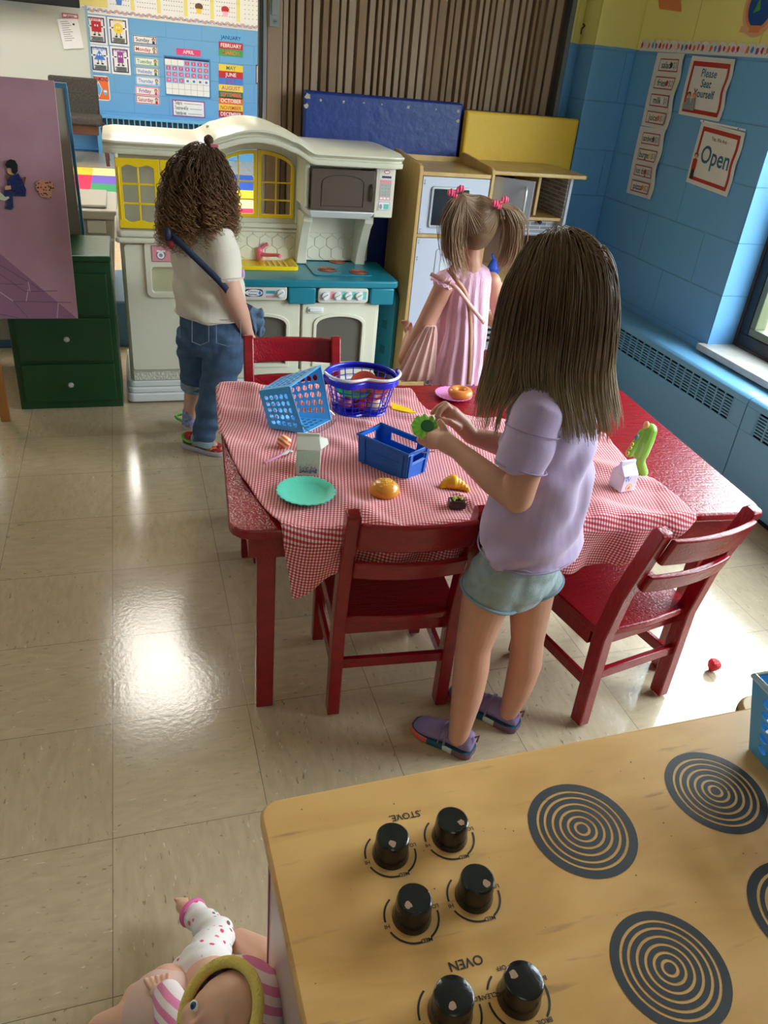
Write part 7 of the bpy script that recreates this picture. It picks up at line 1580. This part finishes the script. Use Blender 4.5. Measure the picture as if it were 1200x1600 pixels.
eL = PA(300, 452, .20); wL = eL + A_f * .13 + Vector((0, 0, -.02)); chain(b, [sL, eL, wL, wL + A_f * .05], [.038, .033, .022, .018])
for k in range(4): q = wL + A_f * .055 + Vector((0, 0, .012 - .008 * k)); finger(b, [q, q + A_f * .020, q + A_f * .034 + Vector((0, 0, -.008))], .0075, .006)
finger(b, [wL + A_f * .03 + Vector((0, 0, .016)), wL + A_f * .05 + Vector((0, 0, .026))], .008, .0065)
b.cone_caps(plA, PA(308, 540, .06), .075, .05); chain(b, [PA(308, 540, .06), PA(306, 596, .11), PA(303, 622, .13), PA(298, 660, .135)], [.050, .040, .037, .026])
b.cone_caps(plA, PA(350, 545, -.03), .075, .055); chain(b, [PA(350, 545, -.03), PA(336, 610, -.02), PA(317, 685, 0)], [.055, .040, .026])
hRa, tRa = G(289, 696), G(352, 711); hLa, tLa = G(286, 667), G(334, 668)
for an, hh, tt in ((PA(317, 685, 0), hRa, tRa), (PA(298, 660, .135), hLa, tLa)):
    d = (tt - hh).normalized(); b.cone_caps(an, hh + d * .045 + Vector((0, 0, .035)), .027, .027); b.cone_caps(hh + d * .045 + Vector((0, 0, .032)), hh + d * .12 + Vector((0, 0, .026)), .024, .02)
body = link('body', blob(b, .0040, 3), [M_SK2, M_EYEW, M_IRIS, M_LIP], kid); paint(body.data, lambda p, n: head_paint(hA, LA, FA, UA, sA)(wmat(kid) @ p, n))
# cream shirt
M_CRM = mat('cream_cotton', (232, 220, 206), .88, sheen=.2, bump=.15, bscale=800)
b = MB(); rings_loft(b, [(PA(u, v, dd), A_f * hf, A_l * hl) for u, v, dd, hf, hl in ((315, 342, .0, .045, .055), (316, 350, .0, .062, .085), (317, 362, .0, .078, .110), (319, 395, .0, .098, .124), (324, 430, .0, .106, .128), (329, 462, .0, .112, .130), (331, 490, 0.0, .116, .132))], 34)
b.tube([PA(340, 368, -.06), PA(348, 395, -.095), PA(354, 440, -.118)], [.052, .056, .052], 22); b.tube([sL, PA(296, 415, .14), PA(300, 440, .18)], [.050, .054, .050], 20)
me = blob(b, .0045, 3); displace(me, lambda co, n: (.004 * sin((co.z * .9 + co.x * .8) * 60 + mnoise.noise(co * 8) * 4) * min(1, max(0, (.76 - co.z) / .1)) + .003 * mnoise.noise(co * 18)))
shA = link('t_shirt', me, [M_CRM], kid); b = MB(); b.tube(ring_pts(PA(331, 487, 0), A_f * .1175, A_l * .1335), .002, 6); ax_ = (PA(354, 440, -.118) - PA(348, 395, -.095)).normalized(); x_ = ax_.cross(A_f).normalized(); y_ = ax_.cross(x_); b.tube(ring_pts(PA(354, 436, -.117), x_ * .0545, y_ * .0545), .0018, 6); b.build('hem', mat('cream_hem', (214, 200, 184), .9), shA)
b = MB()
for (u, v, r_, mi) in ((402, 425, .018, 0), (409, 450, .012, 1), (411, 475, .010, 2), (404, 458, .008, 0)):
    c = PA(324, v, 0) + A_f * (.106 * .80) - A_l * (.128 * .62); b.ell(c, (.008, r_ * .8, r_), 12, 8, mi)
prn = b.build('print', [mat('print_lilac', (200, 160, 220), .8), mat('print_pink', (232, 130, 170), .8), mat('print_yellow', (228, 214, 90), .8)], shA)
# jeans
M_JN = mat('blue_jeans', (74, 98, 132), .88, var=.22, vscale=30, bump=.3, bscale=600); M_JNL = mat('jeans_light', (140, 156, 172), .9, var=.1, vscale=60)
b = MB(); rings_loft(b, [(PA(331, 480, 0), A_f * .098, A_l * .118), (PA(333, 505, .005), A_f * .108, A_l * .122), (PA(334, 535, .01), A_f * .104, A_l * .118), (PA(333, 552, .01), A_f * .07, A_l * .10)], 30)
b.tube([PA(352, 520, -.035), PA(350, 560, -.035), PA(338, 606, -.02), PA(326, 650, -.01), PA(316, 690, .0)], [.078, .072, .059, .050, .039], 24)
b.tube([PA(308, 520, .055), PA(307, 560, .085), PA(305, 602, .115)], [.075, .066, .050], 24)
me = blob(b, .0045, 3); displace(me, lambda co, n: .004 * sin(co.z * 95 + mnoise.noise(co * 9) * 6) * .7 * (1 if co.z < .45 else .4) + .002 * mnoise.noise(co * 30)); jn = link('jeans', me, M_JN, kid)
b = MB(); b.tube([PA(305, 590, .108), PA(304, 606, .117)], [.053, .052], 26); b.build('turn_up', M_JNL, jn, bevel=.003)
b = MB(); b.tube([PA(318, 684, 0), PA(315, 693, .0)], [.041, .042], 26); b.build('turn_up', M_JNL, jn, bevel=.003)
b = MB(); c = PA(352, 512, -.115); 
for q in ((300, 498, 326, 534), (338, 500, 376, 536)):
    p00, p10, p11, p01 = [PL(u, v, PA(333, 505, .005) - Vector((.3, 1, 0)).normalized() * .118, Vector((.3, 1, 0)).normalized()) for u, v in ((q[0], q[1]), (q[2], q[1]), (q[2], q[3]), (q[0], q[3]))]
    b.tube([p00, p01, (p01 + p11) / 2 + Vector((0, 0, -.012)), p11, p10, p00], .0012, 5)
b.build('pocket_seams', M_JNL, jn)
# clogs
M_CL = []
for nme, c_ in (('clog_red', (190, 30, 52)), ('clog_dark', (58, 26, 62)), ('clog_green', (110, 190, 60)), ('clog_yellow', (240, 200, 40))): M_CL.append(mat(nme, c_, .5))
m, nt, nd, lk, p_ = new_mat('tie_dye'); g = nd.new('ShaderNodeTexCoord'); n1 = nd.new('ShaderNodeTexNoise'); n1.inputs['Scale'].default_value = 26; n1.inputs['Distortion'].default_value = 1.5; lk.new(g.outputs['Object'], n1.inputs['Vector']); r_ = ramp(nd, [(0.40, lin((50, 22, 56))), (0.46, lin((150, 20, 50))), (0.56, lin((206, 34, 54))), (0.63, lin((236, 170, 50))), (0.70, lin((90, 180, 80)))]); lk.new(n1.outputs[0], r_.inputs[0]); lk.new(r_.outputs[0], p_.inputs[0]); p_.inputs['Roughness'].default_value = .5
for hh, tt in ((hRa, tRa), (hLa, tLa)):
    up, d, s, L = shoe('clog', kid, hh, tt, .036, .055, MATS['tie_dye'], mat('clog_sole', (206, 196, 200), .6))
    b = MB(); c = hh + d * L * .40 + Vector((0, 0, .042)); b.tube(smoothpath([c - s * .036, c - d * .045 - s * .034, c - d * .075 + Vector((0, 0, .004)), c - d * .045 + s * .034, c + s * .036], 5), .0055, 6); b.ell(c - s * .036, (.007, .007, .007), 10, 6); b.build('strap', M_CL[2], up)
b = MB(); b.tube([PA(298, 640, .133), PA(297, 662, .135)], [.030, .031], 18); b.build('sock', mat('sock_blue', (150, 150, 190), .9, var=.5, vscale=90), kid)
# strap and denim bag
b = MB(); pth = []
for u, v, dd in ((272, 352, -.02), (268, 366, -.095), (290, 388, -.135), (318, 415, -.150), (345, 442, -.165), (368, 468, -.13), (392, 482, -.06)): pth.append(PA(u, v, dd))
pth = smoothpath(pth, 6); vs_ = []
for k, p in enumerate(pth):
    tdir = (pth[min(k + 1, len(pth) - 1)] - pth[max(k - 1, 0)]).normalized(); wd = tdir.cross(Vector((0, -1, 0))).normalized() * .010; vs_ += [p - wd, p + wd]
b.add(vs_, [(2 * k, 2 * k + 1, 2 * k + 3, 2 * k + 2) for k in range(len(pth) - 1)]); bg_ = thing('shoulder_bag', 'denim shoulder bag with navy strap worn across the back of the curly haired child', 'bag', PA(398, 500, -.02)); b.build('strap', mat('navy_webbing', (34, 46, 74), .8), bg_, solid=.002)
b = MB(); c = PA(398, 502, -.01); b.ell(c, (.030, .035, .050), 18, 12); b.ell(c + Vector((.012, -.01, .03)), (.022, .02, .018), 12, 8); b.ell(c + Vector((.02, -.012, -.018)), (.014, .018, .04), 12, 8); me = blob(b, .003, 2); displace(me, lambda co, n: .004 * sin(co.x * 260 + mnoise.noise(co * 25) * 5)); link('pouch', me, mat('denim_bag', (92, 118, 150), .9, var=.2, vscale=60), bg_)
b = MB(); c = PA(262, 366, -.10); b.ell(c, (.012, .010, .022), 12, 8); b.ell(c + Vector((.008, -.004, -.03)), (.010, .009, .014), 10, 8, 1); b.build('charm', [mat('charm_navy', (36, 40, 70), .6), mat('charm_red', (150, 36, 50), .6)], bg_)
# curly hair
HA = [hair_mat('hair_a%d' % k, t_, e_, .74, 1.02, .5) for k, (t_, e_) in enumerate([((84, 58, 38), (150, 108, 72)), ((60, 42, 28), (116, 82, 54)), ((108, 76, 50), (180, 136, 94))])]
rA = (.064, .073, .076); cA = hA + UA * .010 - FA * .008; st = []; rng = random.Random(5)
torA = [(PA(319, 410, 0), (.125, .105, .15), Matrix((A_l, A_f, Vector((0, 0, 1)))).transposed())]
for k in range(1150):
    th = math.acos(rng.uniform(-.45, 1)); ph = rng.uniform(0, 2 * pi); d = Vector((sin(th) * cos(ph), sin(th) * sin(ph), cos(th)))
    if d.y > .50 and d.z < .45: continue
    lay = rng.uniform(0, .024) * (1 if d.z < .5 else .4)
    root = cA + RA @ Vector((d.x * rA[0], d.y * rA[1], d.z * rA[2])) * 1.01; tang = RA @ Vector((d.x * .9, d.y * .9, -.6))
    cc = [(cA, tuple(x + .005 + lay for x in rA), RA)] + [(c, tuple(x + lay * .4 for x in r), Rr) for c, r, Rr in torA]
    left = (RA @ d).x < 0
    zend = rng.uniform(.745, .83) if (RA @ d).x < .35 else rng.uniform(.78, .88)
    pts = flow(root, tang, 34, .0115, cc, .30, zend, .001, rng, Vector((-.13 if left else .05, -.03, 0)))
    out = []; ph = rng.uniform(0, 6.3); fr_ = rng.uniform(.75, 1.15); amp = rng.uniform(.007, .0155)
    dense = []
    for i in range(len(pts) - 1): dense += [pts[i], (pts[i] + pts[i + 1]) / 2]
    for i, p in enumerate(dense):
        t_ = min(1, max(0, (i - 5) / 12)); out.append(p + Vector((cos(i * fr_ + ph), sin(i * fr_ + ph), .4 * sin(i * fr_ * 1.3 + ph))) * amp * t_)
    st.append((out, rng.choice((0, 0, 1, 1, 2))))
bun = PA(326, 219, .0)
for k in range(120):
    n1 = Vector((rng.gauss(0, 1), rng.gauss(0, 1), rng.gauss(0, 1))).normalized(); n2 = n1.orthogonal().normalized(); n3 = n1.cross(n2); r_ = rng.uniform(.010, .0145); a = rng.uniform(0, 6.3)
    st.append(([bun + n2 * r_ * cos(a + i * .35) * 1.0 + n3 * r_ * sin(a + i * .35) + Vector((0, 0, .001 * sin(i))) for i in range(14)], rng.choice((0, 1))))
cap = MB(); cap.ell(cA, (.067, .076, .079), 28, 18, 1, RA); fs_ = []
for f in cap.f:
    q = RA.transposed() @ (sum((cap.v[i] for i in f), Vector()) / 4 - cA)
    if not (q.y > .040 and q.z < .035): fs_.append(f)
cap.f = fs_; cap.m = [1] * len(fs_); cap.ell(cA - FA * .030 - UA * .075, (.070, .048, .085), 20, 12, 1, RA); make_hair('hair', st, .0013, HA, kid, cap.mesh('cap'))
b = MB(); c = PA(335, 228, -.045); b.box(c.x - .012, c.x + .012, c.y - .006, c.y + .002, c.z - .004, c.z + .006); b.build('hair_clip', mat('clip_pink', (200, 110, 130), .3), kid, bevel=.002)

# ------------------------------------------------------------------ child with pigtails
def PB(u, v, d=0.0): return A(u, v, 1, 1.62 + d)
B_f = Vector((.10, 1, 0)).normalized(); B_l = Vector((-B_f.y, B_f.x, 0))
tod = thing('person', 'small child with blond pigtails and pink bows in a pink sleeveless top', 'person', (PB(715, 590).x, 1.62, 0))
b = MB(); hB_ = PB(742, 352, .02); sB = .080; FB_ = Vector((.16, .95, -.22)); RB, LB, FBb, UB = add_head(b, hB_, FB_, sB)
nB = PB(736, 412, .0); chB = PB(730, 455, .01); plB = PB(706, 600, .01)
b.cone_caps(hB_ - UB * .04, nB, .030, .032); b.cone_caps(nB, chB, .036, .062); b.cone_caps(chB, plB, .062, .072)
sl, sr_ = PB(697, 440, -.005), PB(768, 440, .0); b.cone_caps(sl, sr_, .026, .026)
el, wl = PB(634, 562, -.01), PB(641, 522, .10); chain(b, [sl, PB(668, 500, -.01), el], [.032, .031, .027]); chain(b, [el, (el + wl) / 2, wl], [.026, .023, .017])
pl_ = wl + Vector((-.004, .015, .012)); b.cone_caps(wl, pl_, .016, .016)
for k in range(4): q = pl_ + Vector((-.010 + .007 * k, .010, .004)); finger(b, [q, q + Vector((-.004, .010, .012)), q + Vector((-.010, .006, .020))], .0058, .0048)
finger(b, [pl_ + Vector((.012, .0, .004)), pl_ + Vector((.006, -.004, .022))], .0065, .005)
er = PB(790, 520, .05); wr2 = er + Vector((-.03, .13, .03)); chain(b, [sr_, er, wr2, wr2 + Vector((-.01, .03, .005))], [.031, .026, .018, .015])
for k in range(4): q = wr2 + Vector((-.018 + .008 * k, .040, .006)); finger(b, [q, q + Vector((0, .018, 0)), q + Vector((0, .030, -.010))], .0058, .0048)
finger(b, [wr2 + Vector((-.02, .02, .008)), wr2 + Vector((-.032, .035, .014))], .0065, .005)
gx, gy = plB.x, 1.63
for s_ in (-1, 1):
    b.cone_caps(plB, Vector((gx + .042 * s_, gy, plB.z - .03)), .066, .052); chain(b, [Vector((gx + .042 * s_, gy, plB.z - .03)), Vector((gx + .046 * s_, gy + .005, .20)), Vector((gx + .048 * s_, gy - .005, .14)), Vector((gx + .050 * s_, gy - .01, .055))], [.052, .033, .034, .021])
    b.cone_caps(Vector((gx + .05 * s_, gy - .01, .055)), Vector((gx + .055 * s_, gy + .06, .03)), .021, .018)
body = link('body', blob(b, .0036, 3), [M_SKIN, M_EYEW, M_IRIS, M_LIP], tod); paint(body.data, lambda p, n: head_paint(hB_, LB, FBb, UB, sB)(wmat(tod) @ p, n))
M_PNK = mat('pink_rib', (238, 186, 210), .85, sheen=.3, bump=.35, bscale=260, stretch=(1, 1, .05))
b = MB(); rings_loft(b, [(PB(u, v, .01), B_f * hf, B_l * hl) for u, v, hf, hl in ((736, 412, .034, .042), (735, 418, .046, .064), (733, 432, .058, .078), (728, 470, .068, .078), (720, 520, .076, .084), (711, 560, .084, .092), (703, 592, .092, .100))], 36)
b.cone_caps(PB(712, 428, .0), PB(694, 440, -.002), .030, .036)
def fB(co, n):
    a = atan2((co - nB).y, (co - nB).x); t_ = min(1, max(0, (nB.z - co.z) / .25)); return .006 * t_ * sin(a * 13 + mnoise.noise(co * 6) * 3) + .002 * mnoise.noise(co * 25)
me = blob(b, .0038, 3); displace(me, fB); tp_ = link('top', me, M_PNK, tod)
b = MB(); n = 90; b.tube([PB(703, 593, .01) + B_f * .096 * cos(2 * pi * k / n) + B_l * .104 * sin(2 * pi * k / n) + Vector((0, 0, .005 * sin(k * 2 * pi * 15 / n))) for k in range(n)], .0024, 6, closed=True)
for c, r_ in ((PB(690, 444, -.004), .038),):
    ax_ = (PB(668, 500, -.01) - sl).normalized(); x_ = ax_.cross(Vector((0, 1, 0))).normalized(); y_ = ax_.cross(x_); b.tube([c + x_ * r_ * cos(2 * pi * k / 60) + y_ * r_ * sin(2 * pi * k / 60) + ax_ * .003 * sin(k * 2 * pi * 12 / 60) for k in range(60)], .0022, 6, closed=True)
b.build('lettuce_hem', mat('pink_edge_knit', (246, 206, 222), .9), tp_)
b = MB(); rings_loft(b, [(Vector((gx, 1.63, plB.z + .03)), B_f * .078, B_l * .088), (Vector((gx, 1.63, plB.z - .03)), B_f * .08, B_l * .092)], 28)
for s_ in (-1, 1): b.tube([Vector((gx + .04 * s_, 1.63, plB.z)), Vector((gx + .045 * s_, 1.63, plB.z - .12))], [.062, .056], 22)
link('denim_shorts', blob(b, .004, 3), mat('washed_denim', (120, 148, 180), .9, var=.15, vscale=40), tod)
for s_ in (-1, 1): shoe('shoe', tod, Vector((gx + .048 * s_, 1.575, 0)), Vector((gx + .06 * s_, 1.72, 0)), .030, .05, mat('toddler_shoe', (214, 196, 200), .6), M_SO[1])
# bag and straps
bagB = thing('shoulder_bag', 'blush pink pleated fabric bag hanging at the left of the pigtailed child', 'bag', PB(650, 560, .0))
b = MB(); rings = []
for k in range(7):
    t_ = k / 6; c = PB(672 - 24 * t_, 508 + 84 * t_, -.035); w_ = .020 + .048 * t_ ** .8; rings.append([c + Vector((w_ * cos(a) * (1 + .10 * sin(a * 9)), .022 * sin(a) * (1 + .25 * sin(a * 11)), 0)) for a in [2 * pi * q / 54 for q in range(54)]])
b.loft(rings); b.build('pleated_pouch', mat('blush_fabric', (226, 178, 172), .7), bagB, smooth=True)
def band(pts, w_, m, nm, par, face=Vector((0, -1, 0))):
    pts = smoothpath(pts, 6); vs_ = []
    for k, p in enumerate(pts):
        td = (pts[min(k + 1, len(pts) - 1)] - pts[max(k - 1, 0)]).normalized(); wd = td.cross(face).normalized() * w_ / 2; vs_ += [p - wd, p + wd]
    mb = MB(); mb.add(vs_, [(2 * k, 2 * k + 1, 2 * k + 3, 2 * k + 2) for k in range(len(pts) - 1)]); return mb.build(nm, m, par, solid=.0022)
M_TAN = mat('tan_leather', (176, 126, 92), .5); M_BLS = mat('blush_leather', (222, 164, 156), .45)
band([PB(700, 420, -.045), PB(712, 436, -.078), PB(728, 460, -.082), PB(735, 500, -.086), PB(735, 550, -.098), PB(732, 600, -.108)], .014, M_TAN, 'strap', bagB)
sb_ = band([PB(673, 428, -.040), PB(690, 437, -.062), PB(712, 449, -.084), PB(735, 478, -.092), PB(757, 505, -.085)], .013, M_BLS, 'strap', bagB)
b = MB()
for k in range(3): c = PB(694 + 8 * k, 438 + 4 * k, -.074); b.tube([c + Vector((-.006, 0, -.006)), c + Vector((.0, -.005, .0)), c + Vector((.006, 0, .008))], .003, 6)
b.build('buckle', M_BLS, bagB)
# hair with pigtails
HB = [hair_mat('hair_b%d' % k, t_, e_, .74, .98, .42) for k, (t_, e_) in enumerate([((132, 104, 78), (206, 160, 134)), ((110, 84, 62), (184, 138, 114)), ((158, 128, 98), (228, 196, 160)), ((150, 112, 84), (220, 150, 140))])]
for m_ in HB:
    for n_ in m_.node_tree.nodes:
        if n_.type == 'MAP_RANGE': n_.inputs[2].default_value = .88
rB = (.068, .079, .080); cB = hB_ + UB * .008 - FBb * .006; st = []; rng = random.Random(3)
ties = [PB(722, 305, -.045), PB(780, 322, -.035)]
for k in range(2300):
    th = math.acos(rng.uniform(-.9, 1)); ph = rng.uniform(0, 2 * pi); d = Vector((sin(th) * cos(ph), sin(th) * sin(ph), cos(th)))
    if d.y > .55 and d.z < .5: continue
    tie = ties[0] if d.x > 0 else ties[1]
    td = RB.transposed() @ (tie - cB); td = Vector((td.x / rB[0], td.y / rB[1], td.z / rB[2])); tl = td.length; td.normalize()
    if d.dot(td) < -.62: continue
    pts = []
    for i in range(12):
        t_ = i / 11; q = d.slerp(td, t_).normalized(); s_ = 1.02 + (tl - 1.02) * t_ ** 3; pts.append(cB + RB @ Vector((q.x * rB[0], q.y * rB[1], q.z * rB[2])) * s_)
    st.append((pts, rng.choice((0, 0, 1, 2))))
tails = [([ (722, 305, -.045), (715, 318, -.075), (707, 345, -.088), (705, 375, -.086), (710, 405, -.078), (722, 438, -.070)], 430), ([(780, 322, -.035), (794, 324, -.050), (804, 345, -.050), (803, 372, -.042), (797, 400, -.034), (784, 428, -.028)], 400)]
for pth, cnt in tails:
    pc_ = smoothpath([PB(*q) for q in pth], 5); n = len(pc_)
    for k in range(cnt):
        a = rng.uniform(0, 2 * pi); rr_ = sqrt(rng.random()); stop = int(n * rng.uniform(.72, 1.0)); dr = rng.uniform(-.010, .010); ph = rng.uniform(0, 6.3); fl_ = rng.random() < .10
        pts = []
        for i in range(stop):
            t_ = i / (n - 1); w_ = (.004 + .022 * min(1, t_ / .35) ** .7 + .006 * t_) * rr_ * (1.6 if fl_ else 1)
            pts.append(pc_[i] + Vector((cos(a) * w_ + dr * t_ * t_ + .002 * sin(i * .6 + ph), sin(a) * w_ * .8, .3 * sin(a) * w_)))
        st.append((pts, rng.choice((0, 1, 2, 2, 3, 3))))
cap = MB(); cap.ell(cB, (.070, .081, .082), 28, 18, 1, RB); fs_ = []
for f in cap.f:
    q = RB.transposed() @ (sum((cap.v[i] for i in f), Vector()) / 4 - cB)
    if not (q.y > .042 and q.z < .035): fs_.append(f)
cap.f = fs_; cap.m = [1] * len(fs_); cap.ell(cB - FBb * .016 - UB * .020, (.058, .060, .064), 20, 12, 1, RB); make_hair('hair', st, .0011, HB, tod, cap.mesh('cap'))
M_BOW = mat('bow_pink', (232, 84, 124), .6)
for c in (PB(713, 299, -.062), PB(782, 316, -.060)):
    b = MB(); b.ell(c + Vector((-.016, 0, -.004)), (.013, .007, .011)); b.ell(c + Vector((.014, 0, .008)), (.013, .007, .010)); b.ell(c, (.006, .008, .006)); b.ell(c + Vector((0, .004, -.012)), (.008, .004, .010)); me = blob(b, .0016, 1); displace(me, lambda co, n: .0012 * sin(co.x * 700)); link('hair_bow', me, M_BOW, tod)

# ------------------------------------------------------------------ dolls beside the stove
M_VIN = mat('doll_vinyl', (222, 172, 146), .45, sss=.05); M_VIN2 = mat('doll_cloth_skin', (226, 180, 160), .7)
def stripes(name, c1, c2, sc, axis='Z'):
    m, nt, nd, lk, p = new_mat(name); g = nd.new('ShaderNodeTexCoord'); w_ = nd.new('ShaderNodeTexWave'); w_.bands_direction = axis; w_.inputs['Scale'].default_value = sc; w_.inputs['Distortion'].default_value = .3; lk.new(g.outputs['Object'], w_.inputs[0]); r = ramp(nd, [(.45, lin(c1)), (.55, lin(c2))]); lk.new(w_.outputs[0], r.inputs[0]); lk.new(r.outputs[0], p.inputs[0]); p.inputs['Roughness'].default_value = .9; return m
M_STR = stripes('pink_stripes', (222, 128, 168), (232, 214, 214), 22, 'DIAGONAL'); M_YEL2 = mat('yellow_knit', (232, 206, 112), .9, bump=.4, bscale=300)
def D(u, v, z): return G(u, v, z)
d1 = thing('baby_doll', 'baby doll in a pink striped hood with yellow trim at the bottom edge', 'doll', D(360, 1600, .12))
hz = .34; hcD = D(352, 1590, hz); b = MB()
FD = (D(300, 1640, hz + .05) - hcD); FD = (CAM_O - hcD).normalized() * .72 + Vector((-.48, .12, .0)); RD, LD, FD, UD = add_head(b, hcD, FD, .058)
b.cone_caps(hcD - UD * .04, hcD + Vector((.02, -.05, -.10)), .022, .04); b.cone_caps(hcD + Vector((.02, -.05, -.10)), hcD + Vector((.02, -.06, -.24)), .055, .06)
for s_ in (-1, 1): q = hcD + Vector((.02, -.05, -.11)) + LD * .05 * s_; chain(b, [q, q + LD * .03 * s_ + Vector((-.02, .02, -.08)), q + LD * .03 * s_ + Vector((-.06, .04, -.12))], [.022, .019, .016])
for s_ in (-1, 1): q = hcD + Vector((.02, -.06, -.25)) + LD * .035 * s_; chain(b, [q, q + Vector((-.08, .03, -.03)), q + Vector((-.14, .03, -.045))], [.03, .026, .02])
db = link('body', blob(b, .0028, 3), [M_VIN, M_EYEW, mat('doll_iris', (40, 80, 140), .15), M_LIP], d1); fnD = head_paint(hcD, LD, FD, UD, .058)
for e in (-1, 1):
    c = hcD + LD * .30 * e * .058 + FD * .80 * .058 - UD * .02 * .058; bb = MB(); bb.ell(c, (.0072, .0040, .0055), 16, 10, 0, RD); bb.ell(c + FD * .0022, (.0044, .0026, .0044), 14, 8, 1, RD); bb.ell(c + FD * .0040, (.0020, .0014, .0020), 10, 6, 2, RD); bb.build('eye', [M_EYEW, MATS['doll_iris'], M_BLKG], d1)
b = MB(); b.ell(hcD - FD * .012 + UD * .006, (.060, .066, .063), 30, 20, 0, RD); fs_ = []
for f in b.f:
    q = RD.transposed() @ (sum((b.v[i] for i in f), Vector()) / 4 - (hcD - FD * .012 + UD * .006))
    if q.y < .028: fs_.append(f)
b.f = fs_; b.m = [0] * len(fs_); hood = b.build('hood', M_STR, d1, solid=.004)
cR = hcD - FD * .012 + UD * .006 + FD * .030
b = MB(); n = 48; b.tube([cR + LD * .052 * cos(2 * pi * k / n) + UD * .057 * sin(2 * pi * k / n) for k in range(n)], .0072, 10, closed=True); b.build('hood_trim', M_YEL2, hood)
b = MB(); q = hcD + Vector((.02, -.05, -.09)); b.cone_caps(q, q + Vector((0, -.01, -.15)), .066, .072); 
for s_ in (-1, 1): qq = q + LD * .05 * s_; chain(b, [qq, qq + LD * .03 * s_ + Vector((-.02, .02, -.07))], [.030, .027])
link('striped_top', blob(b, .0035, 3), M_STR, d1)
# second doll: body lying, leg in floral leggings towards the camera's upper left
d2 = thing('baby_doll', 'baby doll in white floral leggings with bare foot pointing up the floor', 'doll', D(330, 1500, .05))
ft = D(285, 1416, .045); an = D(303, 1428, .050); kn = D(340, 1462, .075); hp = D(316, 1512, .11); tr_ = D(340, 1560, .14)
b = MB(); chain(b, [tr_, hp, kn, an], [.045, .034, .024, .017]); b.cone_caps(an, ft, .015, .012)
for k in range(5): q = ft + Vector((-.006 + .0045 * k, .006 - .001 * k, .002)); b.ell(q + Vector((-.004, .006, .003)), (.0042,) * 3, 8, 6)
nh = tr_ + Vector((.02, -.10, .02)); b.cone_caps(tr_, nh, .045, .03); add_head(b, nh + Vector((.0, -.05, .0)), Vector((-.3, -.2, .9)), .05)
chain(b, [hp + Vector((-.02, -.02, 0)), D(262, 1545, .10), D(225, 1560, .07)], [.030, .024, .018]); link('body', blob(b, .0026, 3), [M_VIN], d2)
m, nt, nd, lk, p_ = new_mat('floral_cotton'); g = nd.new('ShaderNodeTexCoord'); v_ = nd.new('ShaderNodeTexVoronoi'); v_.inputs['Scale'].default_value = 55; lk.new(g.outputs['Object'], v_.inputs[0]); r_ = ramp(nd, [(.20, (1, 1, 1)), (.26, (0, 0, 0))]); lk.new(v_.outputs['Distance'], r_.inputs[0]); cr2 = ramp(nd, [(0, lin((224, 70, 110))), (.35, lin((236, 120, 130))), (.6, lin((130, 90, 84))), (.85, lin((96, 170, 160)))]); cr2.color_ramp.interpolation = 'CONSTANT'; sx_ = nd.new('ShaderNodeSeparateXYZ'); lk.new(v_.outputs['Color'], sx_.inputs[0]); lk.new(sx_.outputs['X'], cr2.inputs[0]); mx = nd.new('ShaderNodeMix'); mx.data_type = 'RGBA'; lk.new(r_.outputs[0], mx.inputs[0]); mx.inputs[6].default_value = lin((240, 232, 230)) + (1,); lk.new(cr2.outputs[0], mx.inputs[7]); lk.new(mx.outputs[2], p_.inputs[0]); p_.inputs['Roughness'].default_value = .9
b = MB(); chain(b, [D(322, 1518, .115), hp, kn, an], [.043, .039, .029, .021]); b.cone_caps(hp, D(290, 1520, .10), .034, .026); me = blob(b, .003, 3); displace(me, lambda co, n: .0015 * sin(co.y * 220)); lg = link('leggings', me, MATS['floral_cotton'], d2)
dirc = (an - kn).normalized(); x_ = dirc.cross(Vector((0, 0, 1))).normalized(); y_ = dirc.cross(x_); b = MB(); b.tube(ring_pts(an + dirc * .004, x_ * .0215, y_ * .0215), .0042, 8); b.build('cuff', mat('cuff_pink', (230, 110, 170), .9), lg)
# third doll: limbs at the lower left
d3 = thing('baby_doll', 'bare baby doll limbs and cloth tummy at the lower left of the doll pile', 'doll', D(220, 1590, .06))
b = MB(); chain(b, [D(255, 1640, .10), D(200, 1600, .09), D(160, 1610, .06)], [.034, .030, .024]); chain(b, [D(200, 1598, .09), D(212, 1556, .085), D(232, 1538, .085)], [.024, .018, .013]); b.ell(D(236, 1534, .088), (.008, .008, .008)); b.ell(D(262, 1560, .12), (.040, .05, .035)); b.ell(D(238, 1544, .08), (.006, .012, .006)); link('body', blob(b, .003, 3), M_VIN, d3)
b = MB(); b.ell(D(255, 1585, .115), (.060, .065, .050), 24, 16); link('cloth_tummy', blob(b, .004, 3), mat('tummy_cloth', (216, 180, 168), .9), d3)
b = MB(); hh = D(246, 1540, .165)
for k in range(5): q = hh + Vector((-.010 + .006 * k, .0, .0)); b.cone_caps(q, q + Vector((-.006 + .002 * k, .010, .004)), .0042, .0036)
b.ell(hh + Vector((.002, -.008, -.002)), (.014, .012, .008)); b.cone_caps(hh + Vector((.004, -.01, 0)), hh + Vector((.02, -.05, -.01)), .011, .014); link('hand', blob(b, .0018, 2), M_VIN, d3)
b = MB(); chain(b, [D(262, 1556, .19), D(272, 1585, .20), D(290, 1625, .20)], [.021, .027, .034]); link('striped_sleeve', blob(b, .003, 2), M_STR, d3)
b = MB(); b.cone_caps(D(375, 1470, .05), D(420, 1500, .08), .020, .030); b.cone_caps(D(372, 1468, .05), D(366, 1480, .05), .012, .010); link('arm', blob(b, .003, 2), M_VIN, d2)
